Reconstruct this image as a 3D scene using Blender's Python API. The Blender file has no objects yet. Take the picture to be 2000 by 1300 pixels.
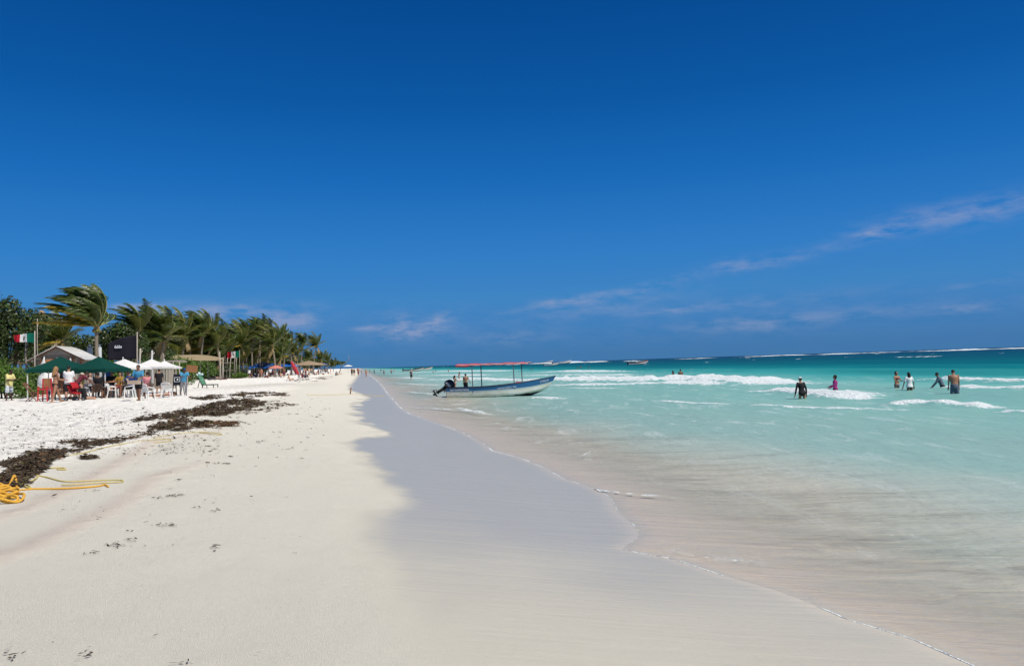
import bpy, bmesh, math, random
import numpy as np
from mathutils import Vector, Matrix, Euler, noise as mnoise

R = math.radians
scene = bpy.context.scene
COL = scene.collection
random.seed(7)
RNG = np.random.default_rng(7)

# ------------------------------------------------------------------ camera
F_PX, CX, CY = 1480.0, 1000.0, 650.0          # focal length in photo pixels (2000 x 1300)
CAM_H = 2.2                                    # above mean sea level
PITCH = math.atan2(59.0, F_PX)                 # horizon sits 59 px under the centre
ROLL = math.atan(0.0325)
cam_data = bpy.data.cameras.new('camera')
cam = bpy.data.objects.new('camera', cam_data)
COL.objects.link(cam)
cam_data.sensor_width = 36.0
cam_data.lens = 36.0 * F_PX / 2000.0
cam_data.clip_start = 0.1
cam_data.clip_end = 30000.0
CAM_ROT = (Matrix.Rotation(math.pi / 2 + PITCH, 3, 'X') @ Matrix.Rotation(-ROLL, 3, 'Z'))
cam.matrix_world = Matrix.Translation((0, 0, CAM_H)) @ CAM_ROT.to_4x4()
scene.camera = cam

# ------------------------------------------------------------------ world and sun
SUN_EL, SUN_AZ = R(55), R(126)                  # azimuth measured from +Y (view) towards +X (sea)
world = bpy.data.worlds.new('World')
scene.world = world
world.use_nodes = True
sun_data = bpy.data.lights.new('sun', 'SUN')
sun_data.energy = 4.9
sun_data.angle = R(0.53)
sun_data.color = (1.0, 0.94, 0.84)
sun = bpy.data.objects.new('sun', sun_data)
COL.objects.link(sun)
sd = Vector((math.cos(SUN_EL) * math.sin(SUN_AZ), math.cos(SUN_EL) * math.cos(SUN_AZ), math.sin(SUN_EL)))
sun.rotation_euler = sd.to_track_quat('Z', 'Y').to_euler()
sun.location = (30, 10, 40)
vs = scene.view_settings
vs.view_transform = 'Standard'
vs.look = 'None'
vs.exposure = 0.0
vs.gamma = 1.0
vs.use_curve_mapping = False


def pix_dir(px, py):
    d = CAM_ROT @ Vector(((px - CX), -(py - CY), -F_PX))
    return d


def build_world():
    nt = world.node_tree
    for n in list(nt.nodes):
        nt.nodes.remove(n)
    N, L = nt.nodes, nt.links
    out = N.new('ShaderNodeOutputWorld')
    bg = N.new('ShaderNodeBackground')
    bg.inputs['Strength'].default_value = 0.095
    sky = N.new('ShaderNodeTexSky')
    sky.sky_type = 'NISHITA'
    sky.sun_disc = False
    sky.sun_elevation = SUN_EL
    sky.sun_rotation = SUN_AZ
    sky.altitude = 0
    sky.air_density = 1.0
    sky.dust_density = 0.0
    sky.ozone_density = 3.5
    # a deep, polarised tropical sky with a blue-grey marine haze low down, the same all round
    mul = N.new('ShaderNodeMix'); mul.data_type = 'RGBA'; mul.blend_type = 'MIX'
    mul.inputs[0].default_value = 0.80
    dgam = N.new('ShaderNodeMix'); dgam.data_type = 'RGBA'; dgam.blend_type = 'MULTIPLY'
    dgam.inputs[0].default_value = 1.0
    dgam.inputs[7].default_value = (0.06, 0.40, 0.66, 1)
    L.new(sky.outputs[0], dgam.inputs[6])
    L.new(dgam.outputs[2], mul.inputs[6])
    grade = N.new('ShaderNodeValToRGB')
    el_ = grade.color_ramp.elements
    SKY = [(0.0, (.058, .160, .42)), (.013, (.058, .165, .43)), (.05, (.062, .205, .52)), (.085, (.058, .235, .57)),
           (.14, (.036, .215, .60)), (.237, (.010, .150, .52)), (.33, (.003, .097, .385)), (.436, (.001, .068, .30)),
           (.75, (.001, .048, .23)), (1.0, (.001, .040, .20))]
    K = 1.0 / 0.095
    el_[0].position = 0.0; el_[0].color = (*[c * K * 0.1 for c in SKY[0][1]], 1)
    el_[1].position = 1.0; el_[1].color = (*[c * K * 0.1 for c in SKY[-1][1]], 1)
    for p, c in SKY[1:-1]:
        e = el_.new(p); e.color = (*[q * K * 0.1 for q in c], 1)
    gup = N.new('ShaderNodeMix'); gup.data_type = 'RGBA'; gup.blend_type = 'MULTIPLY'
    gup.inputs[0].default_value = 1.0
    gup.inputs[7].default_value = (10, 10, 10, 1)
    L.new(grade.outputs[0], gup.inputs[6])
    L.new(gup.outputs[2], mul.inputs[7])
    # clouds, as directions on the dome: (photo x, y, half-length px, half-height px, slope, brightness)
    tc = N.new('ShaderNodeTexCoord')
    sep = N.new('ShaderNodeSeparateXYZ')
    L.new(tc.outputs['Generated'], sep.inputs[0])
    L.new(sep.outputs[2], grade.inputs[0])

    def M(op, a, b=None, c=None, clamp=False):
        n = N.new('ShaderNodeMath'); n.operation = op; n.use_clamp = clamp
        for i, v in enumerate((a, b, c)):
            if v is None:
                continue
            if isinstance(v, (int, float)):
                n.inputs[i].default_value = v
            else:
                L.new(v, n.inputs[i])
        return n.outputs[0]
    az = M('ARCTAN2', sep.outputs[0], sep.outputs[1])
    el = M('ARCSINE', sep.outputs[2])
    cvec = N.new('ShaderNodeCombineXYZ')
    L.new(M('MULTIPLY', az, 1.0), cvec.inputs[0])
    L.new(M('MULTIPLY', el, 3.2), cvec.inputs[1])

    def noise(scale, detail, rough, off=0.0):
        n = N.new('ShaderNodeTexNoise')
        n.noise_dimensions = '3D'
        n.inputs['Scale'].default_value = scale
        n.inputs['Detail'].default_value = detail
        n.inputs['Roughness'].default_value = rough
        v = N.new('ShaderNodeVectorMath'); v.operation = 'ADD'
        v.inputs[1].default_value = (off, off * 0.7, off * 0.3)
        L.new(cvec.outputs[0], v.inputs[0])
        L.new(v.outputs[0], n.inputs['Vector'])
        return n.outputs['Fac']
    nz = noise(22.0, 5.0, 0.62)
    nz2 = noise(9.0, 4.0, 0.6, 5.0)
    warp = M('MULTIPLY', M('SUBTRACT', nz2, 0.5), 0.035)
    azw = M('ADD', az, warp)
    elw = M('ADD', el, M('MULTIPLY', warp, 0.35))
    clouds = [
        (280, 601, 62, 9, -0.02, 2.0), (500, 612, 110, 18, 0.05, 0.55), (575, 628, 40, 18, 0.0, 1.3), (440, 606, 60, 10, 0.0, 0.9),
        (725, 640, 34, 5, 0.02, 0.9), (785, 638, 34, 22, 0.1, 1.3), (850, 630, 36, 15, -0.3, 1.4), (820, 650, 80, 12, 0.0, 0.5),
        (1000, 660, 90, 14, 0.0, 0.42),
        (1100, 592, 70, 10, -0.06, 0.66), (1200, 578, 60, 8, -0.12, 0.42), (1300, 556, 60, 10, -0.16, 0.36), (1130, 582, 140, 5, -0.12, 0.4),
        (1425, 520, 52, 12, -0.06, 0.62), (1500, 512, 60, 14, -0.08, 0.34), (1570, 498, 50, 12, -0.1, 0.26), (1640, 478, 44, 8, 0.0, 0.34),
        (1712, 454, 42, 10, 0.02, 0.85), (1780, 430, 80, 20, -0.08, 0.42), (1870, 416, 80, 20, -0.10, 0.42), (1985, 402, 80, 18, -0.12, 0.5),
        (1320, 605, 50, 7, 0.0, 0.6), (1480, 630, 150, 16, 0.0, 0.46), (1420, 596, 240, 12, 0.0, 0.30), (1180, 600, 150, 14, -0.08, 0.34),
        (1930, 552, 60, 5, -0.06, 0.42), (1880, 605, 46, 7, 0.0, 0.5), (1700, 612, 220, 12, 0.0, 0.22),
    ]
    total = None
    for (px, py, sx, sy, sl, br) in clouds:
        d = pix_dir(px, py).normalized()
        a0 = math.atan2(d.x, d.y); e0 = math.asin(d.z)
        da = M('SUBTRACT', azw, a0)
        de = M('SUBTRACT', M('SUBTRACT', elw, e0), M('MULTIPLY', da, -(sl - 0.0325)))
        q = M('ADD', M('POWER', M('ABSOLUTE', M('MULTIPLY', da, F_PX / sx)), 2.0),
              M('POWER', M('ABSOLUTE', M('MULTIPLY', de, F_PX / sy)), 2.0))
        g = M('MULTIPLY', M('EXPONENT', M('MULTIPLY', q, -1.0)), br)
        total = g if total is None else M('ADD', total, g)
    # a faint veil of trade-wind cloud low all round the horizon
    veil = M('MULTIPLY', M('EXPONENT', M('MULTIPLY', M('POWER', M('ABSOLUTE', M('MULTIPLY', M('SUBTRACT', el, 0.045), 24.0)), 2.0), -1.0)),
             M('MULTIPLY', nz2, 0.12))
    total = M('ADD', total, veil)
    wisp = M('MULTIPLY_ADD', M('SUBTRACT', nz, 0.5), 4.2, 0.52, clamp=True)
    fac = M('MULTIPLY', total, wisp, clamp=True)
    fac = M('MULTIPLY', fac, 0.58, clamp=True)
    mixc = N.new('ShaderNodeMix'); mixc.data_type = 'RGBA'
    mixc.inputs[7].default_value = (3.4, 3.95, 5.8, 1)
    L.new(fac, mixc.inputs[0])
    L.new(mul.outputs[2], mixc.inputs[6])
    L.new(mixc.outputs[2], bg.inputs['Color'])
    L.new(bg.outputs[0], out.inputs[0])


build_world()
world.cycles.sampling_method = 'MANUAL'
world.cycles.sample_map_resolution = 256
scene.cycles.use_adaptive_sampling = True
scene.cycles.adaptive_threshold = 0.02
scene.cycles.max_bounces = 5
scene.cycles.diffuse_bounces = 2
scene.cycles.glossy_bounces = 2
scene.cycles.caustics_reflective = False
scene.cycles.caustics_refractive = False

# ------------------------------------------------------------------ ground shape
def unit2(x, y):
    l = math.hypot(x, y)
    return x / l, y / l


TX, TY = unit2(-0.2, 1.0)                      # along the shore
NX, NY = -TY, TX                               # inland
P0X = 2.65
PROFILE_V = np.array([-9000, -700, -150, -60, -30, -18, -8, -3, 0, 3, 6, 10, 15, 25, 35, 60, 400, 9000.0])
PROFILE_Z = np.array([-60, -9, -5, -2.6, -1.2, -0.90, -0.42, -0.09, 0.16, 0.50, 0.76, 0.97, 1.06, 1.10, 1.28, 1.7, 2.2, 2.2])


def vcoord(X, Y):
    return (X - P0X) * NX + Y * NY


def base_z(X, Y):
    v = vcoord(X, Y)
    return np.interp(v, PROFILE_V, PROFILE_Z)


def ray_ground(px, py, water=True):
    """photo pixel -> point where that line of sight meets sand or water"""
    d = pix_dir(px, py)
    d = d / d.y if abs(d.y) > 1e-6 else d
    lo = 0.5
    y = lo
    while y < 9000:
        z = CAM_H + d.z * y
        g = float(base_z(d.x * y, y))
        if water:
            g = max(g, 0.0)
        if z <= g:
            break
        y *= 1.01
    a, b = y / 1.01, y
    for _ in range(30):
        m = (a + b) / 2
        g = float(base_z(d.x * m, m))
        if water:
            g = max(g, 0.0)
        if CAM_H + d.z * m <= g:
            b = m
        else:
            a = m
    return Vector((d.x * b, b, CAM_H + d.z * b))


def at_depth(px, py, Y):
    """point on the line of sight through a photo pixel at distance Y along the view"""
    d = pix_dir(px, py)
    return Vector((d.x / d.y * Y, Y, CAM_H + d.z / d.y * Y))


def ground_at(px, Y, water=False):
    """ground point in the photo column px at distance Y"""
    py = 740.0
    for _ in range(4):
        p = at_depth(px, py, Y)
        g = float(base_z(p.x, p.y))
        if water:
            g = max(g, 0.0)
        py += (p.z - g) * F_PX / Y
    return Vector((p.x, p.y, g))


def trace(pts, water=True):
    w = [ray_ground(*p, water=water) for p in pts]
    w.sort(key=lambda q: q.y)
    return np.array([q.x for q in w]), np.array([q.y for q in w])


# waterline (edge of the last swash) and damp line, read off the photo
WL = [(1900, 1300), (1780, 1247), (1650, 1208), (1560, 1168), (1500, 1148), (1400, 1120), (1310, 1090), (1215, 1073),
      (1230, 1060), (1250, 1045), (1232, 1020), (1207, 1000), (1190, 970), (1150, 950), (1100, 935), (1060, 912), (1010, 892),
      (960, 880), (945, 866), (905, 845), (850, 825), (800, 808), (780, 795), (770, 783), (756, 768), (748, 757),
      (740, 747), (728, 737), (716, 729), (708, 725)]
DL = [(800, 1300), (765, 1200), (738, 1110), (690, 1040), (734, 995), (772, 974), (733, 936), (742, 920), (706, 905),
      (722, 897), (664, 864), (742, 847), (694, 820), (689, 793), (716, 774), (677, 759), (692, 741), (700, 730), (702, 725)]
WLX, WLY = trace(WL)
DLX, DLY = trace(DL)
# carry both lines on beyond the frame
WLX = np.concatenate([[5.6, 4.6, 3.95], WLX, [-0.2 * 700 - 1, -0.2 * 9000 - 1]])
WLY = np.concatenate([[-8, 0, 3.2], WLY, [700, 9000]])
DLX = np.concatenate([[0.9, -0.1, -0.45], DLX, [-0.2 * 700 - 5, -0.2 * 9000 - 12]])
DLY = np.concatenate([[-8, 0, 3.0], DLY, [700, 9000]])


def water_x(Y):
    return np.interp(Y, WLY, WLX)


def damp_x(Y):
    return np.interp(Y, DLY, DLX)


def fbm(x, y, octs=4, seed=0.0):
    """cheap smooth value noise in numpy"""
    tot = np.zeros_like(x); amp = 1.0; norm = 0.0
    for o in range(octs):
        xi = np.floor(x).astype(np.int64); yi = np.floor(y).astype(np.int64)
        fx = x - xi; fy = y - yi
        fx = fx * fx * (3 - 2 * fx); fy = fy * fy * (3 - 2 * fy)

        def h(a, b):
            n = (a * 374761393 + b * 668265263 + int(seed * 1013) + o * 7919) & 0x7fffffff
            n = ((n ^ (n >> 13)) * 1274126177) & 0x7fffffff
            n = (n ^ (n >> 16)) & 0x7fffffff
            return n / float(0x7fffffff)
        v = (h(xi, yi) * (1 - fx) + h(xi + 1, yi) * fx) * (1 - fy) + (h(xi, yi + 1) * (1 - fx) + h(xi + 1, yi + 1) * fx) * fy
        tot += amp * v; norm += amp
        x = x * 2.03 + 17.1; y = y * 2.03 + 5.3; amp *= 0.5
    return tot / norm


def smooth(a, b, x):
    t = np.clip((x - a) / (b - a), 0, 1)
    return t * t * (3 - 2 * t)


def grid_mesh(name, X, Y, Z, attrs, uvs=None):
    nr, nc = X.shape
    me = bpy.data.meshes.new(name)
    verts = np.stack([X, Y, Z], -1).reshape(-1, 3)
    idx = np.arange(nr * nc).reshape(nr, nc)
    f = np.stack([idx[:-1, :-1], idx[:-1, 1:], idx[1:, 1:], idx[1:, :-1]], -1).reshape(-1, 4)
    me.vertices.add(len(verts)); me.vertices.foreach_set('co', verts.ravel())
    me.loops.add(f.size); me.loops.foreach_set('vertex_index', f.ravel().astype(np.int32))
    me.polygons.add(len(f))
    me.polygons.foreach_set('loop_start', np.arange(0, f.size, 4, dtype=np.int32))
    me.polygons.foreach_set('loop_total', np.full(len(f), 4, dtype=np.int32))
    me.polygons.foreach_set('use_smooth', np.ones(len(f), dtype=bool))
    me.update(calc_edges=True)
    for k, a in attrs.items():
        at = me.attributes.new(k, 'FLOAT', 'POINT')
        at.data.foreach_set('value', a.ravel().astype(np.float32))
    return me


def row_ys(n):
    return np.concatenate([np.linspace(-8, 1.4, 24, endpoint=False), np.geomspace(1.4, 9000, n)])

# ------------------------------------------------------------------ node helpers and materials
class NT:
    def __init__(self, name):
        self.m = bpy.data.materials.new(name)
        self.m.use_nodes = True
        self.t = self.m.node_tree
        for n in list(self.t.nodes):
            self.t.nodes.remove(n)
        self.out = self.t.nodes.new('ShaderNodeOutputMaterial')

    def n(self, kind, **kw):
        nd = self.t.nodes.new(kind)
        for k, v in kw.items():
            setattr(nd, k, v)
        return nd

    def set(self, sock, v):
        if v is None:
            return
        if hasattr(v, 'is_output') or isinstance(v, bpy.types.NodeSocket):
            self.t.links.new(v, sock)
        else:
            if isinstance(v, (tuple, list)) and len(v) == 3 and sock.type == 'RGBA':
                v = (*v, 1)
            sock.default_value = v

    def math(self, op, a, b=None, c=None, clamp=False):
        nd = self.n('ShaderNodeMath', operation=op, use_clamp=clamp)
        for i, v in enumerate((a, b, c)):
            self.set(nd.inputs[i], v)
        return nd.outputs[0]

    def mix(self, f, a, b, blend='MIX'):
        nd = self.n('ShaderNodeMix', data_type='RGBA', blend_type=blend)
        self.set(nd.inputs[0], f); self.set(nd.inputs[6], a); self.set(nd.inputs[7], b)
        return nd.outputs[2]

    def attr(self, name):
        return self.n('ShaderNodeAttribute', attribute_name=name).outputs['Fac']

    def coord(self, kind='Object', scale=(1, 1, 1), rot=(0, 0, 0)):
        tc = self.n('ShaderNodeTexCoord')
        mp = self.n('ShaderNodeMapping')
        mp.inputs['Scale'].default_value = scale
        mp.inputs['Rotation'].default_value = rot
        self.t.links.new(tc.outputs[kind], mp.inputs[0])
        return mp.outputs[0]

    def noise(self, vec, scale, detail=3, rough=0.55, dist=0.0):
        nd = self.n('ShaderNodeTexNoise')
        self.set(nd.inputs['Vector'], vec)
        nd.inputs['Scale'].default_value = scale
        nd.inputs['Detail'].default_value = detail
        nd.inputs['Roughness'].default_value = rough
        nd.inputs['Distortion'].default_value = dist
        return nd.outputs['Fac']

    def ramp(self, f, stops, interp='LINEAR'):
        nd = self.n('ShaderNodeValToRGB')
        nd.color_ramp.interpolation = interp
        e = nd.color_ramp.elements
        while len(e) > 1:
            e.remove(e[-1])
        for i, (p, c) in enumerate(stops):
            el = e[0] if i == 0 else e.new(p)
            el.position = p
            el.color = (*c, 1) if len(c) == 3 else c
        self.set(nd.inputs[0], f)
        return nd.outputs[0]

    def bump(self, h, strength=0.5, dist=0.02, normal=None):
        nd = self.n('ShaderNodeBump')
        nd.inputs['Strength'].default_value = strength
        nd.inputs['Distance'].default_value = dist
        self.set(nd.inputs['Height'], h)
        if normal is not None:
            self.set(nd.inputs['Normal'], normal)
        return nd.outputs[0]

    def principled(self, **kw):
        nd = self.n('ShaderNodeBsdfPrincipled')
        for k, v in kw.items():
            self.set(nd.inputs[k], v)
        return nd.outputs[0]

    def done(self, shader):
        self.t.links.new(shader, self.out.inputs['Surface'])
        return self.m


_MATS = {}


def mat(name, col, rough=0.75, var=0.18, scale=6.0, bump=0.0, spec=0.3, metal=0.0, trans=0.0):
    """a plain painted / woven / wooden surface with uneven colour"""
    key = (name,)
    if key in _MATS:
        return _MATS[key]
    t = NT(name)
    v = t.coord('Object')
    nz = t.noise(v, scale, 5, 0.6)
    dark = tuple(c * (1 - var) for c in col)
    lite = tuple(min(1, c * (1 + var)) for c in col)
    c = t.mix(nz, dark, lite)
    kw = dict(Roughness=rough, Metallic=metal)
    kw['Base Color'] = c
    kw['Specular IOR Level'] = spec
    if bump:
        kw['Normal'] = t.bump(t.noise(v, scale * 4, 4), bump, 0.01)
    sh = t.principled(**kw)
    if trans:
        tr = t.n('ShaderNodeBsdfTranslucent')
        t.set(tr.inputs[0], c)
        mx = t.n('ShaderNodeMixShader')
        mx.inputs[0].default_value = trans
        t.t.links.new(sh, mx.inputs[1]); t.t.links.new(tr.outputs[0], mx.inputs[2])
        sh = mx.outputs[0]
    _MATS[key] = t.done(sh)
    return _MATS[key]


def sand_material():
    t = NT('sand')
    v = t.coord('Object')
    wet = t.attr('wet'); churn = t.attr('churn'); track = t.attr('track')
    n1 = t.noise(v, 0.35, 5, 0.6)
    n2 = t.noise(v, 40, 4, 0.65)
    n3 = t.noise(v, 3.0, 5, 0.6)
    dry = t.mix(n1, (0.66, 0.635, 0.54), (0.72, 0.70, 0.605))
    dry = t.mix(t.math('MULTIPLY', n2, 0.35), dry, (0.50, 0.455, 0.37))
    bleached = t.mix(n3, (0.88, 0.86, 0.79), (0.78, 0.75, 0.67))
    # specks of dry weed trodden into the churned sand
    sp = t.noise(t.coord('Object', (3.2, 6.0, 1)), 5.5, 6, 0.72)
    speck = t.math('MULTIPLY', t.math('MULTIPLY_ADD', sp, 14.0, -8.7, clamp=True), churn, clamp=True)
    bleached = t.mix(t.math('MULTIPLY', speck, 0.65), bleached, (0.16, 0.12, 0.08))
    c = t.mix(churn, dry, bleached)
    c = t.mix(t.math('MULTIPLY', track, 0.6), c, (0.60, 0.50, 0.42))
    wetc = t.mix(n1, (0.445, 0.412, 0.315), (0.485, 0.45, 0.345))
    wetc = t.mix(t.attr('under'), wetc, (0.64, 0.535, 0.43))
    c = t.mix(wet, c, wetc)
    rough = t.math('MULTIPLY_ADD', wet, -0.62, 0.95)
    rough = t.math('MAXIMUM', rough, 0.2)
    film = t.attr('film')
    # relief: fine grain, footprints where churned, faint swash streaks where wet
    foot = t.noise(v, 3.4, 4, 0.62)
    vor = t.n('ShaderNodeTexVoronoi', feature='SMOOTH_F1')
    vor.inputs['Scale'].default_value = 3.0
    vor.inputs['Randomness'].default_value = 1.0
    t.set(vor.inputs['Vector'], v)
    footh = t.math('ADD', t.math('MULTIPLY', foot, 1.2), t.math('MULTIPLY', vor.outputs['Distance'], 0.9))
    footh = t.math('MULTIPLY', footh, t.math('ADD', t.math('MULTIPLY', churn, 1.0), t.math('MULTIPLY', track, 0.3)))
    grain = t.math('MULTIPLY', t.noise(v, 160, 3, 0.6), t.math('MULTIPLY_ADD', wet, -0.012, 0.014))
    ripple = t.math('MULTIPLY', t.noise(t.coord('Object', (0.22, 3.4, 1), (0, 0, -0.04)), 2.0, 4, 0.6), t.math('MULTIPLY', wet, 0.03))
    soft = t.math('MULTIPLY', t.noise(v, 1.3, 3, 0.5), t.math('MULTIPLY_ADD', wet, -0.05, 0.05))
    h = t.math('ADD', t.math('ADD', t.math('MULTIPLY', footh, 0.16), grain), t.math('ADD', ripple, soft))
    nrm = t.bump(h, 1.0, 1.0)
    base = t.principled(**{'Base Color': c, 'Roughness': rough, 'Specular IOR Level': t.math('MULTIPLY', wet, 0.25), 'Normal': nrm})
    # the thin film of water left on the sand mirrors the sky
    gl = t.n('ShaderNodeBsdfGlossy')
    gl.inputs['Roughness'].default_value = 0.16
    gl.inputs['Color'].default_value = (1, 1, 1, 1)
    nb = t.bump(t.math('ADD', ripple, t.math('MULTIPLY', grain, 0.15)), 0.35, 1.0)
    t.set(gl.inputs['Normal'], nb)
    fr = t.n('ShaderNodeFresnel')
    fr.inputs['IOR'].default_value = 1.33
    f = t.math('MULTIPLY', t.math('MINIMUM', fr.outputs[0], 0.21), film, clamp=True)
    mx = t.n('ShaderNodeMixShader')
    t.set(mx.inputs[0], f)
    t.t.links.new(base, mx.inputs[1]); t.t.links.new(gl.outputs[0], mx.inputs[2])
    return t.done(mx.outputs[0])


def water_material():
    t = NT('sea_water')
    depth = t.attr('depth'); foam = t.attr('foam'); off = t.attr('offshore'); lace_glint = t.attr('lace_glint')
    v = t.coord('Object')
    # noise on the depth paints streaks of rippling light into the shallow colour
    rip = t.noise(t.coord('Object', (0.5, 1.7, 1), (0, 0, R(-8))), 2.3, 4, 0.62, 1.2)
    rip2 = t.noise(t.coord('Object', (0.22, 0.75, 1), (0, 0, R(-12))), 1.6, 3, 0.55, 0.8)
    ripple_light = t.math('ADD', t.math('MULTIPLY', rip, 1.8), t.math('MULTIPLY_ADD', rip2, 1.6, -0.75))
    depth = t.math('MULTIPLY', depth, t.math('MAXIMUM', ripple_light, 0.1))
    # body colour of the water by distance offshore (milky surf zone, lagoon, reef)
    wob = t.noise(t.coord('Object', (0.03, 0.012, 1)), 1.0, 4, 0.55)
    o = t.math('ADD', off, t.math('MULTIPLY', t.math('SUBTRACT', wob, 0.5), 40.0))
    o = t.math('MAXIMUM', o, 0.0)
    lg = t.math('DIVIDE', t.math('LOGARITHM', t.math('ADD', o, 1.0), 10.0), 3.6)

    def pos(m):
        return math.log10(m + 1) / 3.6
    body = t.ramp(lg, [
        (pos(0), (0.50, 0.49, 0.40)), (pos(2.5), (0.37, 0.46, 0.40)), (pos(5), (0.275, 0.43, 0.385)), (pos(14), (0.225, 0.425, 0.38)), (pos(33), (0.19, 0.44, 0.395)),
        (pos(46), (0.045, 0.33, 0.31)), (pos(60), (0.006, 0.205, 0.205)), (pos(85), (0.001, 0.125, 0.145)),
        (pos(150), (0.001, 0.078, 0.112)), (pos(420), (0.002, 0.050, 0.100)), (pos(1500), (0.004, 0.040, 0.10)), (1.0, (0.004, 0.036, 0.09))])
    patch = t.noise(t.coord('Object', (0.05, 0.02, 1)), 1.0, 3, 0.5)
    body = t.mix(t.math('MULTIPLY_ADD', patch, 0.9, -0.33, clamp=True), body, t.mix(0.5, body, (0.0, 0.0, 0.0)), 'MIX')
    # bump: wind ripples at several sizes
    w1 = t.noise(t.coord('Object', (1.0, 0.45, 1), (0, 0, R(12))), 1.4, 3, 0.6)
    w2 = t.noise(t.coord('Object', (0.55, 1.0, 1), (0, 0, R(-14))), 5.0, 3, 0.6, 0.8)
    w0 = t.noise(t.coord('Object', (0.16, 0.06, 1), (0, 0, R(11))), 1.0, 2, 0.5)
    calm = t.math('MULTIPLY_ADD', t.math('MULTIPLY', depth, 6.0, clamp=True), 0.5, 0.5)
    h = t.math('ADD', t.math('MULTIPLY', w1, 0.16), t.math('MULTIPLY', w2, 0.06))
    h = t.math('ADD', t.math('MULTIPLY', h, calm), t.math('MULTIPLY', w0, t.math('MULTIPLY', t.math('MULTIPLY', off, 0.02, clamp=True), 0.8)))
    nrm = t.bump(h, 0.9, 1.0)
    diff = t.n('ShaderNodeBsdfDiffuse')
    t.set(diff.inputs['Color'], body); t.set(diff.inputs['Normal'], t.bump(h, 0.42, 1.0))
    trn = t.n('ShaderNodeBsdfTransparent')
    tint = t.mix(t.math('MULTIPLY', depth, 2.2, clamp=True), (0.985, 0.985, 0.97), (0.66, 0.86, 0.84))
    t.set(trn.inputs['Color'], tint)
    # murk: how much of the bottom is lost
    murk = t.math('SUBTRACT', 1.0, t.math('EXPONENT', t.math('MULTIPLY', depth, -9.5)))
    mx = t.n('ShaderNodeMixShader')
    t.set(mx.inputs[0], murk)
    t.t.links.new(trn.outputs[0], mx.inputs[1]); t.t.links.new(diff.outputs[0], mx.inputs[2])
    gl = t.n('ShaderNodeBsdfGlossy')
    gl.inputs['Roughness'].default_value = 0.12
    t.set(gl.inputs['Normal'], nrm)
    fr = t.n('ShaderNodeFresnel')
    fr.inputs['IOR'].default_value = 1.33
    t.set(fr.inputs['Normal'], nrm)
    f = t.math('MULTIPLY', t.math('MINIMUM', fr.outputs[0], 0.19), 0.9)
    mg = t.n('ShaderNodeMixShader')
    t.set(mg.inputs[0], f)
    t.t.links.new(mx.outputs[0], mg.inputs[1]); t.t.links.new(gl.outputs[0], mg.inputs[2])
    # foam; its thinnest lines also paint bright crest glints
    fn = t.noise(t.coord('Object', (1.0, 0.55, 1), (0, 0, R(11))), 2.6, 5, 0.68)
    fn2 = t.noise(v, 9.0, 3, 0.7)
    fsum = t.math('ADD', t.math('MULTIPLY', fn, 0.7), t.math('MULTIPLY', fn2, 0.3))
    fcon = t.math('MULTIPLY_ADD', t.math('SUBTRACT', fsum, 0.5), 2.6, 0.5)
    fm = t.math('MULTIPLY_ADD', t.math('SUBTRACT', t.math('MULTIPLY', foam, 1.3), t.math('MULTIPLY', fcon, 1.0)), 3.2, 0.2, clamp=True)
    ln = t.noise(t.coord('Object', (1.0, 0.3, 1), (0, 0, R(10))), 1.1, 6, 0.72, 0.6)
    lm = t.math('MULTIPLY', t.math('MULTIPLY_ADD', ln, 9.0, -4.9, clamp=True), lace_glint)
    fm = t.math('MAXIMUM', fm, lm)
    fb = t.bump(t.math('ADD', t.math('MULTIPLY', fn, 0.35), t.math('MULTIPLY', fn2, 0.12)), 0.8, 1.0)
    fd = t.principled(**{'Base Color': t.mix(fn2, (0.60, 0.70, 0.70), (0.84, 0.88, 0.87)), 'Roughness': 0.8, 'Specular IOR Level': 0.2, 'Normal': fb})
    mf = t.n('ShaderNodeMixShader')
    t.set(mf.inputs[0], fm)
    t.t.links.new(mg.outputs[0], mf.inputs[1]); t.t.links.new(fd, mf.inputs[2])
    return t.done(mf.outputs[0])


def tag(o, label=None, cat=None, group=None, kind=None):
    if label: o['label'] = label
    if cat: o['category'] = cat
    if group: o['group'] = group
    if kind: o['kind'] = kind
    return o


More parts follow.
